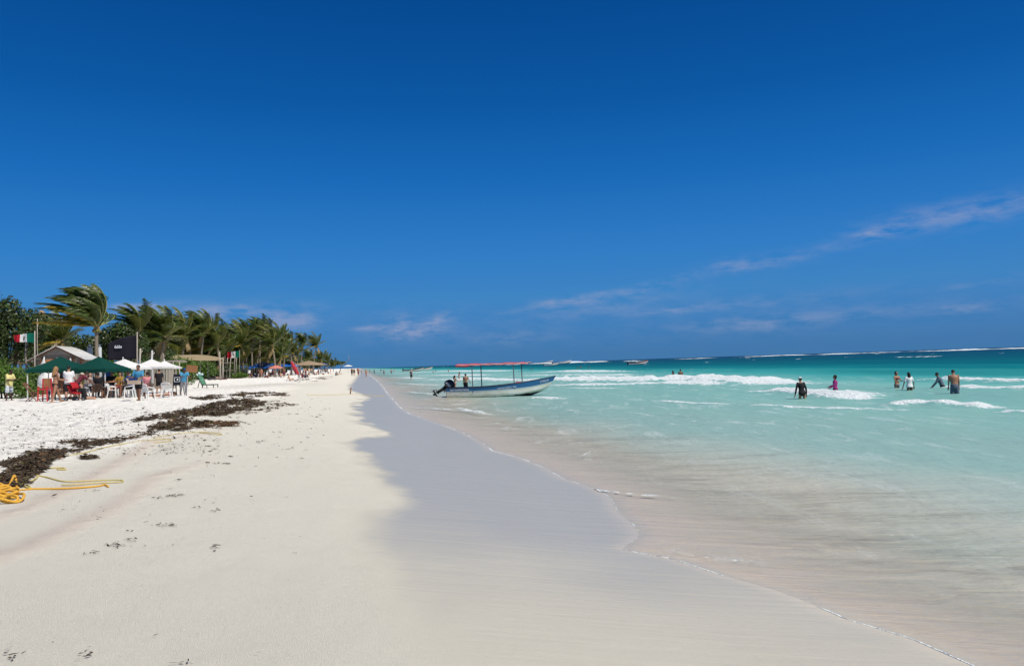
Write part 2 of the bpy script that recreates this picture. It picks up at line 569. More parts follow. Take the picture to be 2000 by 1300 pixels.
# ------------------------------------------------------------------ sand
def build_sand():
    ys = row_ys(620)
    s = np.linspace(-1, 1, 560)
    Yg = np.repeat(ys[:, None], len(s), 1)
    wx = water_x(ys)[:, None]
    # columns: dense round the camera's feet and the shore, reaching far both ways
    reach_l = np.maximum(160, 1.6 * np.abs(ys))[:, None]
    reach_r = np.maximum(40, 0.6 * np.abs(ys))[:, None]
    pl = np.clip(-(s + 0.45) / 0.55, 0, 1); core = np.clip((s + 0.45) / 1.0, 0, 1); pr = np.clip((s - 0.55) / 0.45, 0, 1)
    core_l = np.maximum(9.0, 0.55 * np.abs(ys))[:, None]
    X = wx - core_l + (core_l + 5.0) * core[None, :]
    X = X - reach_l * (pl[None, :] ** 2.2) + reach_r * (pr[None, :] ** 2)
    Z = base_z(X, Yg)
    dist = np.sqrt(X ** 2 + Yg ** 2)
    dx = damp_x(Yg)
    # damp mask
    edge = (X - dx) + (fbm(X * 2.2, Yg * 1.1, 4, 3) - 0.5) * np.clip(0.05 * Yg + 0.15, 0, 1.2)
    soft = np.clip(0.9 - 0.022 * Yg, 0.16, 0.9) + 0.006 * Yg
    wet = smooth(-0.5, 0.6, edge / soft)
    # the wet sheen fades towards the dry foot of the photo
    fade = smooth(3.2, 9.5, Yg + 0.35 * (X - 1.0) + (fbm(X * 0.9, Yg * 0.9, 3, 8) - 0.5) * 2.0)
    under = smooth(-0.3, 0.4, X - water_x(Yg))
    wet = wet * np.maximum(0.42 + 0.58 * fade, under)
    # a damp tan hollow high on the beach
    q = ray_ground(520, 752)
    hollow = np.exp(-((X - q.x) / 3.2) ** 2 - ((Yg - q.y) / 11.0) ** 2) * (0.5 + fbm(X * 0.5, Yg * 0.3, 3, 6))
    wet = np.maximum(wet, 0.5 * np.clip(hollow, 0, 1))
    v = vcoord(X, Yg)
    # trampled sand landward of the wrack line
    churn_edge = 6.9 + 0.02 * Yg + (fbm(X * 0.5, Yg * 0.25, 3, 5) - 0.5) * 2.4
    churn = smooth(-0.8, 1.4, v - churn_edge) * smooth(6, 13, dist)
    # two raked wheel / drag tracks
    track = np.zeros_like(X)
    for pts in ([(0, 1005), (60, 985), (150, 945), (230, 905), (300, 862), (380, 850)], [(0, 1085), (60, 1065), (130, 1030), (200, 1000), (260, 965), (300, 930)]):
        tx, ty = trace(pts)
        cx = np.interp(Yg, ty, tx)
        inside = smooth(ty[0] - 2.0, ty[0] - 1.0, Yg) * (1 - smooth(ty[-1], ty[-1] + 3, Yg))
        track = np.maximum(track, np.exp(-((X - cx) / 0.16) ** 2) * inside)
    Z = Z + (fbm(X * 0.35, Yg * 0.2, 3, 1) - 0.5) * 0.10 * smooth(1.5, 6, v)
    Z = Z + (fbm(X * 2.6, Yg * 2.6, 3, 2) - 0.5) * 0.10 * churn
    Z = Z - track * 0.006
    me = grid_mesh('sand', X, Yg, Z, {'wet': wet, 'churn': churn, 'track': track, 'film': wet ** 2 * (1 - under) * smooth(-1.0, 0.5, X - dx), 'under': under})
    me.materials.append(sand_material())
    o = bpy.data.objects.new('sand', me)
    COL.objects.link(o)
    return tag(o, 'pale coral sand beach, dry and trodden inland, smooth and wet by the sea', None, None, 'structure')


# ------------------------------------------------------------------ sea
# breaking and spent waves: photo polylines on the water, (width m, height m, foam)
WAVES = [
    ([(1055, 744), (1120, 744), (1200, 745), (1290, 745), (1380, 744), (1450, 747), (1530, 750)], 3.4, 0.5, 1.2),
    ([(1090, 752), (1200, 752), (1300, 750), (1400, 752)], 2.0, 0.15, 0.85),
    ([(1490, 764), (1530, 764), (1580, 768), (1640, 774), (1680, 778)], 1.2, 0.26, 1.06),
    ([(1600, 765), (1660, 768), (1720, 772)], 1.2, 0.08, 0.6),
    ([(1750, 791), (1790, 788), (1850, 791), (1905, 794), (1950, 795)], 0.6, 0.22, 1.05),
    ([(1955, 802), (2010, 803), (2060, 803)], 0.5, 0.08, 0.75),
    ([(1820, 741), (1880, 742), (1950, 744), (2010, 745), (2080, 746)], 1.6, 0.22, 0.72),
    ([(1868, 757), (1920, 760), (1970, 760), (2030, 761), (2090, 762)], 1.3, 0.18, 0.92),
    ([(1285, 782), (1345, 787), (1420, 790)], 0.5, 0.05, 0.72),
    ([(1470, 791), (1530, 794), (1600, 797), (1680, 799), (1760, 799)], 0.5, 0.06, 0.72),
    ([(1110, 757), (1160, 758), (1205, 758)], 0.9, 0.05, 0.7),
    ([(1045, 776), (1065, 777), (1085, 778)], 0.8, 0.07, 0.85),
    ([(900, 738), (960, 741), (1020, 744), (1060, 746)], 3.0, 0.14, 0.75),
    ([(815, 734), (850, 733), (900, 732), (940, 733)], 5.0, 0.12, 0.72),
    ([(820, 742), (880, 741), (930, 743)], 3.0, 0.08, 0.66),
    ([(795, 727), (840, 726), (900, 724), (980, 724)], 9.0, 0.14, 0.8),
    ([(1000, 735), (1080, 733), (1150, 732), (1230, 733)], 4.0, 0.16, 0.62),
    ([(1060, 727), (1110, 725), (1200, 727)], 7.0, 0.2, 0.66),
    ([(740, 737), (790, 737), (830, 739)], 2.2, 0.05, 0.62),
    ([(755, 748), (800, 750), (860, 752)], 0.9, 0.04, 0.6),
    ([(790, 766), (830, 770), (870, 771)], 0.7, 0.03, 0.55),
    ([(800, 796), (860, 801), (910, 806), (960, 812)], 0.35, 0.035, 0.62),
    ([(895, 800), (920, 806), (945, 810)], 0.25, 0.05, 0.7),
    ([(1135, 896), (1150, 886), (1156, 882)], 0.06, 0.04, 0.62),
    ([(1150, 955), (1190, 962), (1240, 970), (1320, 975)], 0.08, 0.022, 0.64),
    ([(1310, 1082), (1400, 1095), (1500, 1102)], 0.06, 0.008, 0.5),
]
REEF = [(1085, 706.2, 60), (1165, 703.6, 26), (1235, 702.0, 14), (1355, 697.2, 40), (1490, 692.5, 34), (1545, 690.8, 26), (1660, 687.5, 70),
        (1760, 684.6, 60), (1850, 682.0, 60), (1900, 680.4, 30), (1990, 677.5, 46), (2080, 674.5, 60), (1010, 708.3, 24), (1060, 706.8, 24), (1125, 705.0, 22)]


def poly_dist(X, Y, P):
    """distance from grid points to a polyline, arclength fraction, and signed side"""
    best = np.full(X.shape, 1e9); frac = np.zeros_like(X); side = np.zeros_like(X)
    L = [0.0]
    for a, b in zip(P[:-1], P[1:]):
        L.append(L[-1] + math.hypot(b[0] - a[0], b[1] - a[1]))
    for i in range(len(P) - 1):
        ax, ay = P[i]; bx, by = P[i + 1]
        ex, ey = bx - ax, by - ay
        l2 = ex * ex + ey * ey + 1e-12
        t = np.clip(((X - ax) * ex + (Y - ay) * ey) / l2, 0, 1)
        dx = X - (ax + t * ex); dy = Y - (ay + t * ey)
        d = np.hypot(dx, dy)
        m = d < best
        best = np.where(m, d, best)
        frac = np.where(m, (L[i] + t * math.sqrt(l2)) / L[-1], frac)
        side = np.where(m, np.sign(dx * ey - dy * ex), side)
    return best, frac, side


def build_water():
    ys = row_ys(760)
    nc = 450
    s = np.linspace(0, 1, nc)
    wx = water_x(ys)[:, None]
    ext = np.maximum(60.0, 1.9 * np.abs(ys) + 40)[:, None]
    b = np.log(ext / np.clip(0.004 * np.abs(ys)[:, None], 0.02, 2.0) + 1)
    o = (np.exp(b * s[None, :]) - 1) / (np.exp(b) - 1) * ext
    lin = np.minimum(ext, 90.0) * s[None, :]
    o = 0.5 * o + 0.5 * np.where(s[None, :] < 1, lin, ext) if False else o
    X = wx + o
    Y = np.repeat(ys[:, None], nc, 1)
    seabed = base_z(X, Y) + (fbm(X * 0.35, Y * 0.2, 3, 1) - 0.5) * 0.10 * smooth(1.5, 6, vcoord(X, Y))
    # the swash: a thin sheet that climbs the beach, level sea further out
    sheet = seabed + 0.004 + 0.022 * smooth(0, 0.5, o) + 0.10 * smooth(0.3, 5, o)
    Z = 0.5 * (sheet + np.sqrt(sheet ** 2 + 0.004)) - 0.012
    Z = np.maximum(Z, seabed + 0.004)
    k = smooth(0.0, 1.2, o)
    Z = np.minimum(Z, sheet) * (1 - k) + Z * k
    Z[:, 0] = seabed[:, 0] + 0.001
    off = np.clip(o * TY, 0, None)
    # low swell, growing offshore
    sw = smooth(8, 60, off)
    ph = vcoord(X, Y) + (fbm(X * 0.012, Y * 0.012, 3, 21) - 0.5) * 26
    Z += sw * 0.16 * np.sin(ph * 2 * np.pi / 17.0) * (0.4 + fbm(X * 0.02, Y * 0.008, 2, 33))
    Z += smooth(60, 300, off) * 0.22 * np.sin(ph * 2 * np.pi / 43.0 + 1.0)
    Z += smooth(2, 12, off) * 0.05 * (fbm(X * 0.7, Y * 0.3, 4, 9) - 0.5) * 2
    foam = np.zeros_like(X); lace_glint = np.zeros_like(X)
    for (pts, w, h, fo) in WAVES:
        P = [(q.x, q.y) for q in (ray_ground(*p) for p in pts)]
        x0 = min(p[0] for p in P) - 6 * w; x1 = max(p[0] for p in P) + 6 * w
        y0 = min(p[1] for p in P) - 6 * w; y1 = max(p[1] for p in P) + 6 * w
        m = (X > x0) & (X < x1) & (Y > y0) & (Y < y1)
        if not m.any():
            continue
        d, fr, sd_ = poly_dist(X[m], Y[m], P)
        wob = 0.55 + 0.9 * fbm(X[m] / w * 0.9, Y[m] / w * 0.9, 3, 40 + w)
        endf = smooth(0, 0.12, fr) * (1 - smooth(0.86, 1.0, fr)) * 0.75 + 0.25
        endd = np.exp(-(d / (w * wob)) ** 2)
        lump = 0.35 + 1.3 * fbm(X[m] * 1.7, Y[m] * 1.7, 4, 60)
        Z[m] += h * endd * endf * lump
        foam[m] = np.maximum(foam[m], 0.9 * fo * np.exp(-(d / (w * 0.95 * wob)) ** 2.4) * (0.6 + 0.4 * endf))
        lace_glint[m] = np.maximum(lace_glint[m], 0.55 * fo * np.exp(-(d / (w * 2.6)) ** 2))
    # white water on the reef far out
    for (px, py, half) in REEF:
        c = ray_ground(px, py + 3.4)
        rr = np.hypot(c.x, c.y)
        if rr > 4000:
            continue
        hw = half / F_PX * c.y
        m = (np.abs(X - c.x) < hw * 1.6) & (np.abs(Y - c.y) < 0.35 * c.y)
        if not m.any():
            continue
        u = (X[m] - c.x) / hw
        w = (Y[m] - c.y) / (0.065 * c.y)
        g = np.exp(-u ** 4 - w ** 2)
        foam[m] = np.maximum(foam[m], 0.98 * g * (0.35 + 1.1 * fbm(X[m] * 0.03, Y[m] * 0.012, 3, 77)))
        Z[m] += 1.1 * np.exp(-u ** 4 - (w * 1.4) ** 2) * (0.35 + fbm(X[m] * 0.04, Y[m] * 0.02, 3, 78))
    # whitecaps in the lagoon
    caps = smooth(0.765, 0.83, fbm(X * 0.22, Y * 0.05, 3, 91)) * smooth(60, 160, off) * (1 - smooth(900, 2500, off))
    foam = np.maximum(foam, 0.8 * caps)
    # the bright thread of foam at the swash edge
    edge = np.exp(-(o / np.clip(0.0022 * Y + 0.012, 0.012, 0.25)) ** 2) * (0.12 + 0.85 * fbm(X * 1.3, Y * 1.3, 4, 15)) * (Y > -2)
    foam = np.maximum(foam, np.where(o < 0.6, edge, 0))
    lace_glint = np.maximum(lace_glint, (0.16 + 0.22 * smooth(12, 30, Y)) * smooth(0.3, 2, o) * (1 - smooth(10, 26, o)))  # faint foam lines near shore, also standing in for glints on crests
    depth = np.clip(Z - seabed, 0, 5)
    depth[:, :2] *= 0.3
    me = grid_mesh('sea', X, Y, Z, {'depth': depth, 'foam': foam, 'lace_glint': lace_glint, 'offshore': off})
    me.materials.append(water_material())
    ob = bpy.data.objects.new('sea', me)
    COL.objects.link(ob)
    return tag(ob, 'turquoise sea with low breakers over pale sand', None, None, 'structure')


SAND = build_sand()
SEA = build_water()

# ------------------------------------------------------------------ mesh helpers
def nrm(v):
    l = math.sqrt(sum(c * c for c in v)) or 1.0
    return Vector((v[0] / l, v[1] / l, v[2] / l))


class MB:
    """collects shapes; build() links them as ONE mesh object"""
    def __init__(self):
        self.v = []; self.f = []; self.m = []

    def add(self, verts, faces, mi=0):
        b = len(self.v)
        self.v += [tuple(p) for p in verts]
        self.f += [tuple(i + b for i in q) for q in faces]
        self.m += [mi] * len(faces)
        return self

    def box(self, c, s, rot=None, mi=0, taper=1.0):
        x, y, z = (q / 2 for q in s)
        vs = [(-x, -y, -z), (x, -y, -z), (x, y, -z), (-x, y, -z), (-x * taper, -y * taper, z), (x * taper, -y * taper, z), (x * taper, y * taper, z), (-x * taper, y * taper, z)]
        if rot is not None:
            M_ = Euler(rot).to_matrix()
            vs = [M_ @ Vector(p) for p in vs]
        c = Vector(c)
        vs = [Vector(p) + c for p in vs]
        return self.add(vs, [(0, 3, 2, 1), (4, 5, 6, 7), (0, 1, 5, 4), (1, 2, 6, 5), (2, 3, 7, 6), (3, 0, 4, 7)], mi)

    def bar(self, a, b, w, h=None, mi=0):
        """square bar from a to b"""
        h = h or w
        a = Vector(a); b = Vector(b)
        d = (b - a).normalized()
        up = Vector((0, 0, 1)) if abs(d.z) < 0.95 else Vector((0, 1, 0))
        s = d.cross(up).normalized() * (w / 2)
        u = s.cross(d).normalized() * (h / 2)
        vs = [a - s - u, a + s - u, a + s + u, a - s + u, b - s - u, b + s - u, b + s + u, b - s + u]
        return self.add(vs, [(3, 2, 1, 0), (4, 5, 6, 7), (0, 1, 5, 4), (1, 2, 6, 5), (2, 3, 7, 6), (3, 0, 4, 7)], mi)

    def tube(self, pts, rads, n=8, mi=0, caps=True, flat=1.0):
        pts = [Vector(p) for p in pts]
        if isinstance(rads, (int, float)):
            rads = [rads] * len(pts)
        rings = []
        ref = None
        for i, p in enumerate(pts):
            d = (pts[min(i + 1, len(pts) - 1)] - pts[max(i - 1, 0)])
            d = d.normalized() if d.length > 1e-9 else Vector((0, 0, 1))
            if ref is None:
                up = Vector((0, 0, 1)) if abs(d.z) < 0.9 else Vector((1, 0, 0))
                ref = d.cross(up).normalized()
            else:
                ref = (ref - d * ref.dot(d))
                ref = ref.normalized() if ref.length > 1e-6 else d.orthogonal().normalized()
            b = d.cross(ref)
            rings.append([p + (ref * math.cos(2 * math.pi * k / n) + b * math.sin(2 * math.pi * k / n) * flat) * rads[i] for k in range(n)])
        vs = [q for r in rings for q in r]
        fs = []
        for i in range(len(rings) - 1):
            for k in range(n):
                a = i * n + k; b2 = i * n + (k + 1) % n
                fs.append((a, b2, b2 + n, a + n))
        if caps:
            fs.append(tuple(range(n - 1, -1, -1)))
            fs.append(tuple((len(rings) - 1) * n + k for k in range(n)))
        return self.add(vs, fs, mi)

    def capsule(self, a, b, ra, rb, n=10, mi=0):
        a = Vector(a); b = Vector(b)
        d = (b - a).normalized() if (b - a).length > 1e-9 else Vector((0, 0, 1))
        pts, rs = [], []
        for t in (0.05, 0.35, 0.7, 0.92):
            ang = t * math.pi / 2
            pts.append(a - d * ra * math.cos(ang)); rs.append(ra * math.sin(ang))
        pts.append(a); rs.append(ra); pts.append(b); rs.append(rb)
        for t in (0.92, 0.7, 0.35, 0.05):
            ang = t * math.pi / 2
            pts.append(b + d * rb * math.cos(ang)); rs.append(rb * math.sin(ang))
        return self.tube(pts, rs, n, mi)

    def ellipsoid(self, c, r, n=12, mi=0, rot=None):
        vs, fs = [], []
        m = max(6, n // 2 + 2)
        M_ = Euler(rot).to_matrix() if rot is not None else None
        for i in range(m + 1):
            th = math.pi * i / m
            for k in range(n):
                ph = 2 * math.pi * k / n
                p = Vector((r[0] * math.sin(th) * math.cos(ph), r[1] * math.sin(th) * math.sin(ph), r[2] * math.cos(th)))
                if M_ is not None:
                    p = M_ @ p
                vs.append(p + Vector(c))
        for i in range(m):
            for k in range(n):
                a = i * n + k; b = i * n + (k + 1) % n
                fs.append((a, a + n, b + n, b))
        return self.add(vs, fs, mi)

    def loft(self, rings, mi=0, caps=True):
        """rings: lists of points of equal length (closed)"""
        n = len(rings[0])
        vs = [q for r in rings for q in r]
        fs = []
        for i in range(len(rings) - 1):
            for k in range(n):
                a = i * n + k; b = i * n + (k + 1) % n
                fs.append((a, b, b + n, a + n))
        if caps:
            fs.append(tuple(range(n - 1, -1, -1)))
            fs.append(tuple((len(rings) - 1) * n + k for k in range(n)))
        return self.add(vs, fs, mi)

    def sheet(self, rows, mi=0, thick=0.0):
        """grid of points -> surface, optionally with thickness (along -z of the grid normal)"""
        nr, nc = len(rows), len(rows[0])
        vs = [Vector(p) for r in rows for p in r]
        fs = []
        for i in range(nr - 1):
            for k in range(nc - 1):
                a = i * nc + k
                fs.append((a, a + 1, a + nc + 1, a + nc))
        if thick:
            nv = len(vs)
            nr_ = [Vector((0, 0, 0)) for _ in vs]
            for q in fs:
                nn = (vs[q[1]] - vs[q[0]]).cross(vs[q[3]] - vs[q[0]])
                for i in q:
                    nr_[i] += nn
            low = [p - (nn.normalized() if nn.length > 1e-12 else Vector((0, 0, 1))) * thick for p, nn in zip(vs, nr_)]
            back = [tuple(i + nv for i in reversed(q)) for q in fs]
            rim = [i for i in range(nc)] + [i * nc + nc - 1 for i in range(1, nr)] + [(nr - 1) * nc + k for k in range(nc - 2, -1, -1)] + [i * nc for i in range(nr - 2, 0, -1)]
            side = []
            for a, b in zip(rim, rim[1:] + rim[:1]):
                side.append((b, a, a + nv, b + nv))
            vs = vs + low
            fs = fs + back + side
        return self.add(vs, fs, mi)

    def mesh(self, name, mats, smooth_=False):
        me = bpy.data.meshes.new(name)
        me.from_pydata(self.v, [], self.f)
        for m_ in (mats if isinstance(mats, (list, tuple)) else [mats]):
            me.materials.append(m_)
        if any(self.m):
            me.polygons.foreach_set('material_index', np.array(self.m, dtype=np.int32))
        if smooth_:
            me.polygons.foreach_set('use_smooth', np.ones(len(self.f), dtype=bool))
        me.update()
        return me

    def build(self, name, mats, parent=None, smooth_=False):
        return link(name, self.mesh(name, mats, smooth_), parent)


def link(name, me, parent=None):
    o = bpy.data.objects.new(name, me)
    COL.objects.link(o)
    if parent is not None:
        o.parent = parent
    return o


def thing(name, loc, label, cat, group=None, rz=0.0):
    e = bpy.data.objects.new(name, None)
    e.empty_display_size = 0.2
    COL.objects.link(e)
    e.location = loc
    e.rotation_euler = (0, 0, rz)
    return tag(e, label, cat, group)


def copy_tree(o, parent=None):
    c = o.copy()
    COL.objects.link(c)
    c.parent = parent
    for ch in list(o.children):
        copy_tree(ch, c)
    return c


def quads_mesh(name, verts, nq, mats, smooth_=False, mi=None):
    """verts (nq*4,3) -> mesh of separate quads"""
    me = bpy.data.meshes.new(name)
    me.vertices.add(nq * 4); me.vertices.foreach_set('co', verts.astype(np.float32).ravel())
    me.loops.add(nq * 4); me.loops.foreach_set('vertex_index', np.arange(nq * 4, dtype=np.int32))
    me.polygons.add(nq)
    me.polygons.foreach_set('loop_start', np.arange(0, nq * 4, 4, dtype=np.int32))
    me.polygons.foreach_set('loop_total', np.full(nq, 4, dtype=np.int32))
    for m_ in mats:
        me.materials.append(m_)
    if mi is not None:
        me.polygons.foreach_set('material_index', mi.astype(np.int32))
    me.update(calc_edges=True)
    return me


# ------------------------------------------------------------------ plant materials
def leaf_mat(name, c1, c2, trans=0.35, rough=0.45, scale=1.2):
    t = NT(name)
    nz = t.noise(t.coord('Object'), scale, 3, 0.6)
    geo = t.n('ShaderNodeNewGeometry')
    rnd = geo.outputs['Random Per Island']
    c = t.mix(t.math('ADD', t.math('MULTIPLY', nz, 0.5), t.math('MULTIPLY', rnd, 0.5)), c1, c2)
    sh = t.principled(**{'Base Color': c, 'Roughness': rough, 'Specular IOR Level': 0.35})
    tr = t.n('ShaderNodeBsdfTranslucent')
    t.set(tr.inputs[0], t.mix(0.3, c, (0.25, 0.3, 0.03)))
    mx = t.n('ShaderNodeMixShader'); mx.inputs[0].default_value = trans
    t.t.links.new(sh, mx.inputs[1]); t.t.links.new(tr.outputs[0], mx.inputs[2])
    return t.done(mx.outputs[0])


LEAF_DARK = leaf_mat('sea_grape_leaf_dark', (0.020, 0.035, 0.010), (0.075, 0.095, 0.030), 0.18)
LEAF_MID = leaf_mat('sea_grape_leaf', (0.028, 0.055, 0.010), (0.085, 0.150, 0.030), 0.22)
LEAF_LIME = leaf_mat('beach_bush_leaf', (0.060, 0.125, 0.014), (0.165, 0.290, 0.045), 0.28)
PALM_GREEN = leaf_mat('palm_leaflet', (0.022, 0.044, 0.009), (0.105, 0.145, 0.026), 0.22, 0.38)
PALM_OLIVE = leaf_mat('palm_leaflet_olive', (0.055, 0.070, 0.012), (0.180, 0.185, 0.035), 0.25, 0.4)
PALM_GOLD = leaf_mat('palm_leaflet_gold', (0.360, 0.240, 0.020), (0.600, 0.430, 0.050), 0.25, 0.5)
PALM_DRY = leaf_mat('palm_leaflet_dry', (0.200, 0.130, 0.060), (0.380, 0.270, 0.130), 0.15, 0.7)
RACHIS = mat('palm_rachis', (0.30, 0.28, 0.09), 0.5, 0.25, 3)
BARK = mat('palm_bark', (0.20, 0.165, 0.125), 0.9, 0.35, 9, 0.6)
BARK_DARK = mat('tree_bark', (0.085, 0.065, 0.045), 0.9, 0.35, 9, 0.6)
WIND = Vector((-0.97, -0.18, 0.06)).normalized()


def frond_mesh(rng, az, el, L, droop, wind, mats, nleaf=44):
    mb = MB()
    n = 14
    d = Vector((math.cos(el) * math.cos(az), math.cos(el) * math.sin(az), math.sin(el)))
    p = Vector((0, 0, 0))
    pts = [p.copy()]; dirs = [d.copy()]
    for i in range(n):
        t = (i + 1) / n
        d = d + (WIND * wind * (0.25 + 1.1 * t) + Vector((0, 0, -1)) * droop * (0.15 + 1.2 * t)) / n
        d.normalize()
        p = p + d * (L / n)
        pts.append(p.copy()); dirs.append(d.copy())
    mb.tube(pts, [0.035 * (1 - 0.9 * i / n) + 0.004 for i in range(n + 1)], 4, 1)
    for j in range(nleaf):
        t = 0.10 + 0.90 * (j + 0.5 * rng.random()) / nleaf
        fi = min(t * n, n - 0.001)
        i = int(fi); fr = fi - i
        q = pts[i].lerp(pts[i + 1], fr); dd = dirs[i].lerp(dirs[i + 1], fr).normalized()
        side = dd.cross(Vector((0, 0, 1)))
        if side.length < 0.1:
            side = dd.cross(Vector((0, 1, 0)))
        side.normalize()
        upv = side.cross(dd).normalized()
        for s in (-1, 1):
            ll = L * (0.115 + 0.17 * math.sin(math.pi * min(1, 0.12 + 0.84 * t)) ) * rng.uniform(0.8, 1.1)
            ld = nrm(side * s * 0.72 + dd * 0.62 + upv * 0.15 + WIND * wind * rng.uniform(0.28, 0.52) + Vector((0, 0, -1)) * rng.uniform(0.12, 0.42))
            ld2 = nrm(ld + WIND * wind * 0.30 + Vector((0, 0, -1)) * rng.uniform(0.15, 0.5))
            w = 0.044 * rng.uniform(0.8, 1.2)
            wv = (dd - ld * dd.dot(ld))
            wv = wv.normalized() * w if wv.length > 1e-3 else upv * w
            a = q; b = q + ld * ll * 0.5; c = b + ld2 * ll * 0.5
            mb.add([a - wv * 0.5, a + wv * 0.5, b + wv, b - wv, c], [(0, 1, 2, 3), (3, 2, 4)], 0)
    return mb.mesh('frond', mats)


def palm_trunk_mesh(h, lean, rng, r0=0.17):
    n = 22
    pts, rs = [], []
    cx = lean[0]; cy = lean[1]
    for i in range(n + 1):
        t = i / n
        b = t * t
        pts.append((cx * (b - 1) + 0.10 * math.sin(t * 5 + cx * 3) * (1 - t) * t, cy * (b - 1), h * (t - 1)))
        r = r0 * (1.35 - 0.9 * min(1, t * 5)) if t < 0.1 else r0 * (0.9 - 0.25 * t)
        rs.append(r * (1.0 + (0.06 if i % 2 else -0.03)))
    mb = MB().tube(pts, rs, 10)
    return mb.mesh('trunk', [BARK], True)


def frond_set(seed, n, L, kind):
    rng = random.Random(seed)
    out = []
    for k in range(n):
        t = k / (n - 1)
        az = k * 2.399963 + rng.uniform(-0.3, 0.3)
        el = R(88 - (92 if kind != 'gold' else 78) * t + rng.uniform(-9, 9))
        # fronds set against the wind are pushed upright first
        wx = math.cos(az) * WIND.x + math.sin(az) * WIND.y
        if wx < 0:
            el += R(18) * (-wx) * (0.4 + t)
        wind = rng.uniform(1.35, 2.0)
        if kind == 'gold':
            wind = rng.uniform(2.0, 2.9) if wx < 0.2 else rng.uniform(1.4, 2.1)
            el = min(el, R(96))
        if kind == 'far':
            wind *= 0.9
        droop = rng.uniform(0.55, 1.15) + 0.35 * t
        if kind == 'gold' and t > 0.7:
            droop = rng.uniform(0.15, 0.55)
        ln = L * rng.uniform(0.82, 1.08) * (1.0 - 0.12 * abs(t - 0.45))
        r = rng.random()
        if kind == 'gold':
            m_ = PALM_GOLD if (t > 0.74 and wx > -0.1) else (PALM_OLIVE if ((t > 0.66 and wx > 0) or r < 0.10) else PALM_GREEN)
        elif kind == 'olive':
            m_ = PALM_OLIVE if r < 0.75 else PALM_GREEN
        else:
            m_ = PALM_OLIVE if r < 0.28 else (PALM_GOLD if (t > 0.88 and r > 0.7) else PALM_GREEN)
        out.append(frond_mesh(rng, az, el, ln, droop, wind, [m_, RACHIS]))
    # two dry fronds hanging under the crown
    for k in range(2 if kind != 'gold' else 0):
        az = rng.uniform(0, 6.28)
        out.append(frond_mesh(rng, az, R(-35), L * 0.55, 2.2, 0.7, [PALM_DRY, RACHIS], 22))
    return out


FRONDS = {}


def fronds(kind, seed, n, L):
    key = (kind, seed, n, L)
    if key not in FRONDS:
        FRONDS[key] = frond_set(seed, n, L, kind)
    return FRONDS[key]


def boot_mesh():
    mb = MB()
    mb.ellipsoid((0, 0, -0.05), (0.20, 0.20, 0.30), 10)
    for k in range(7):
        a = k * 0.9
        mb.ellipsoid((0.2 * math.cos(a), 0.2 * math.sin(a), -0.22), (0.11, 0.11, 0.13), 8, 1)
    return mb.mesh('crown_heart', [PALM_DRY, mat('coconut', (0.16, 0.15, 0.04), 0.6)], True)


BOOT = None


def palm(px, Y, crown_py, kind, seed, label, scale=1.0, n=26, lean=(0.5, 0.1), group='palms along the beach', L=3.8):
    global BOOT
    if BOOT is None:
        BOOT = boot_mesh()
    g = ground_at(px, Y)
    top = at_depth(px, crown_py, Y)
    h = max(1.2, top.z - g.z)
    rng = random.Random(seed * 13 + int(px))
    root = thing('palm_tree', (top.x - lean[0], top.y - lean[1], g.z - 0.15), label, 'palm tree', group)
    tm = palm_trunk_mesh(h + 0.15, lean, rng, 0.17 * scale)
    tr = link('trunk', tm, root); tr.location = (lean[0], lean[1], h + 0.15)
    ht = link('crown_heart', BOOT, root); ht.location = (lean[0], lean[1], h + 0.15); ht.scale = (scale,) * 3
    for me in fronds(kind, seed, n, L):
        fo = link('frond', me, root)
        fo.location = (lean[0], lean[1], h + 0.2)
        fo.rotation_euler = (0, 0, rng.uniform(-0.12, 0.12))
        fo.scale = (scale,) * 3
    return root


def leaf_cloud(rng, clumps, n, size, mats, shell=0.55):
    """many small leaves spread through a set of ellipsoid clumps"""
    C_ = np.array([c[0] for c in clumps]); Rr = np.array([c[1] for c in clumps])
    wts = Rr.prod(1) ** 0.75
    wts /= wts.sum()
    k = rng.choice(len(clumps), n, p=wts)
    d = rng.normal(size=(n, 3)); d /= np.linalg.norm(d, axis=1, keepdims=True)
    r = shell + (1 - shell) * rng.random(n) ** 0.6
    r *= 1 + 0.16 * rng.normal(size=n)
    pos = C_[k] + d * Rr[k] * r[:, None]
    # leaves roughly face outwards and up
    nn = d + np.array([0.2, 0, 0.5]) + 0.75 * rng.normal(size=(n, 3))
    nn /= np.linalg.norm(nn, axis=1, keepdims=True)
    a = np.cross(nn, rng.normal(size=(n, 3))); a /= np.linalg.norm(a, axis=1, keepdims=True)
    b = np.cross(nn, a)
    s = size * rng.uniform(0.6, 1.35, n)
    a = a * s[:, None] * 0.5; b = b * (s * rng.uniform(0.55, 0.95, n))[:, None] * 0.5
    fold = nn * (s * 0.18)[:, None]
    v = np.stack([pos - a - b * 0.35 + fold * 0, pos - b - fold * 0, pos + a + fold, pos + b], 1)
    pos_ok = v[:, :, 2].min(1) > 0.02
    v = v[pos_ok]
    mi = (rng.random(len(v)) < 0.3).astype(int)
    return quads_mesh('foliage', v.reshape(-1, 3), len(v), mats, mi=mi)


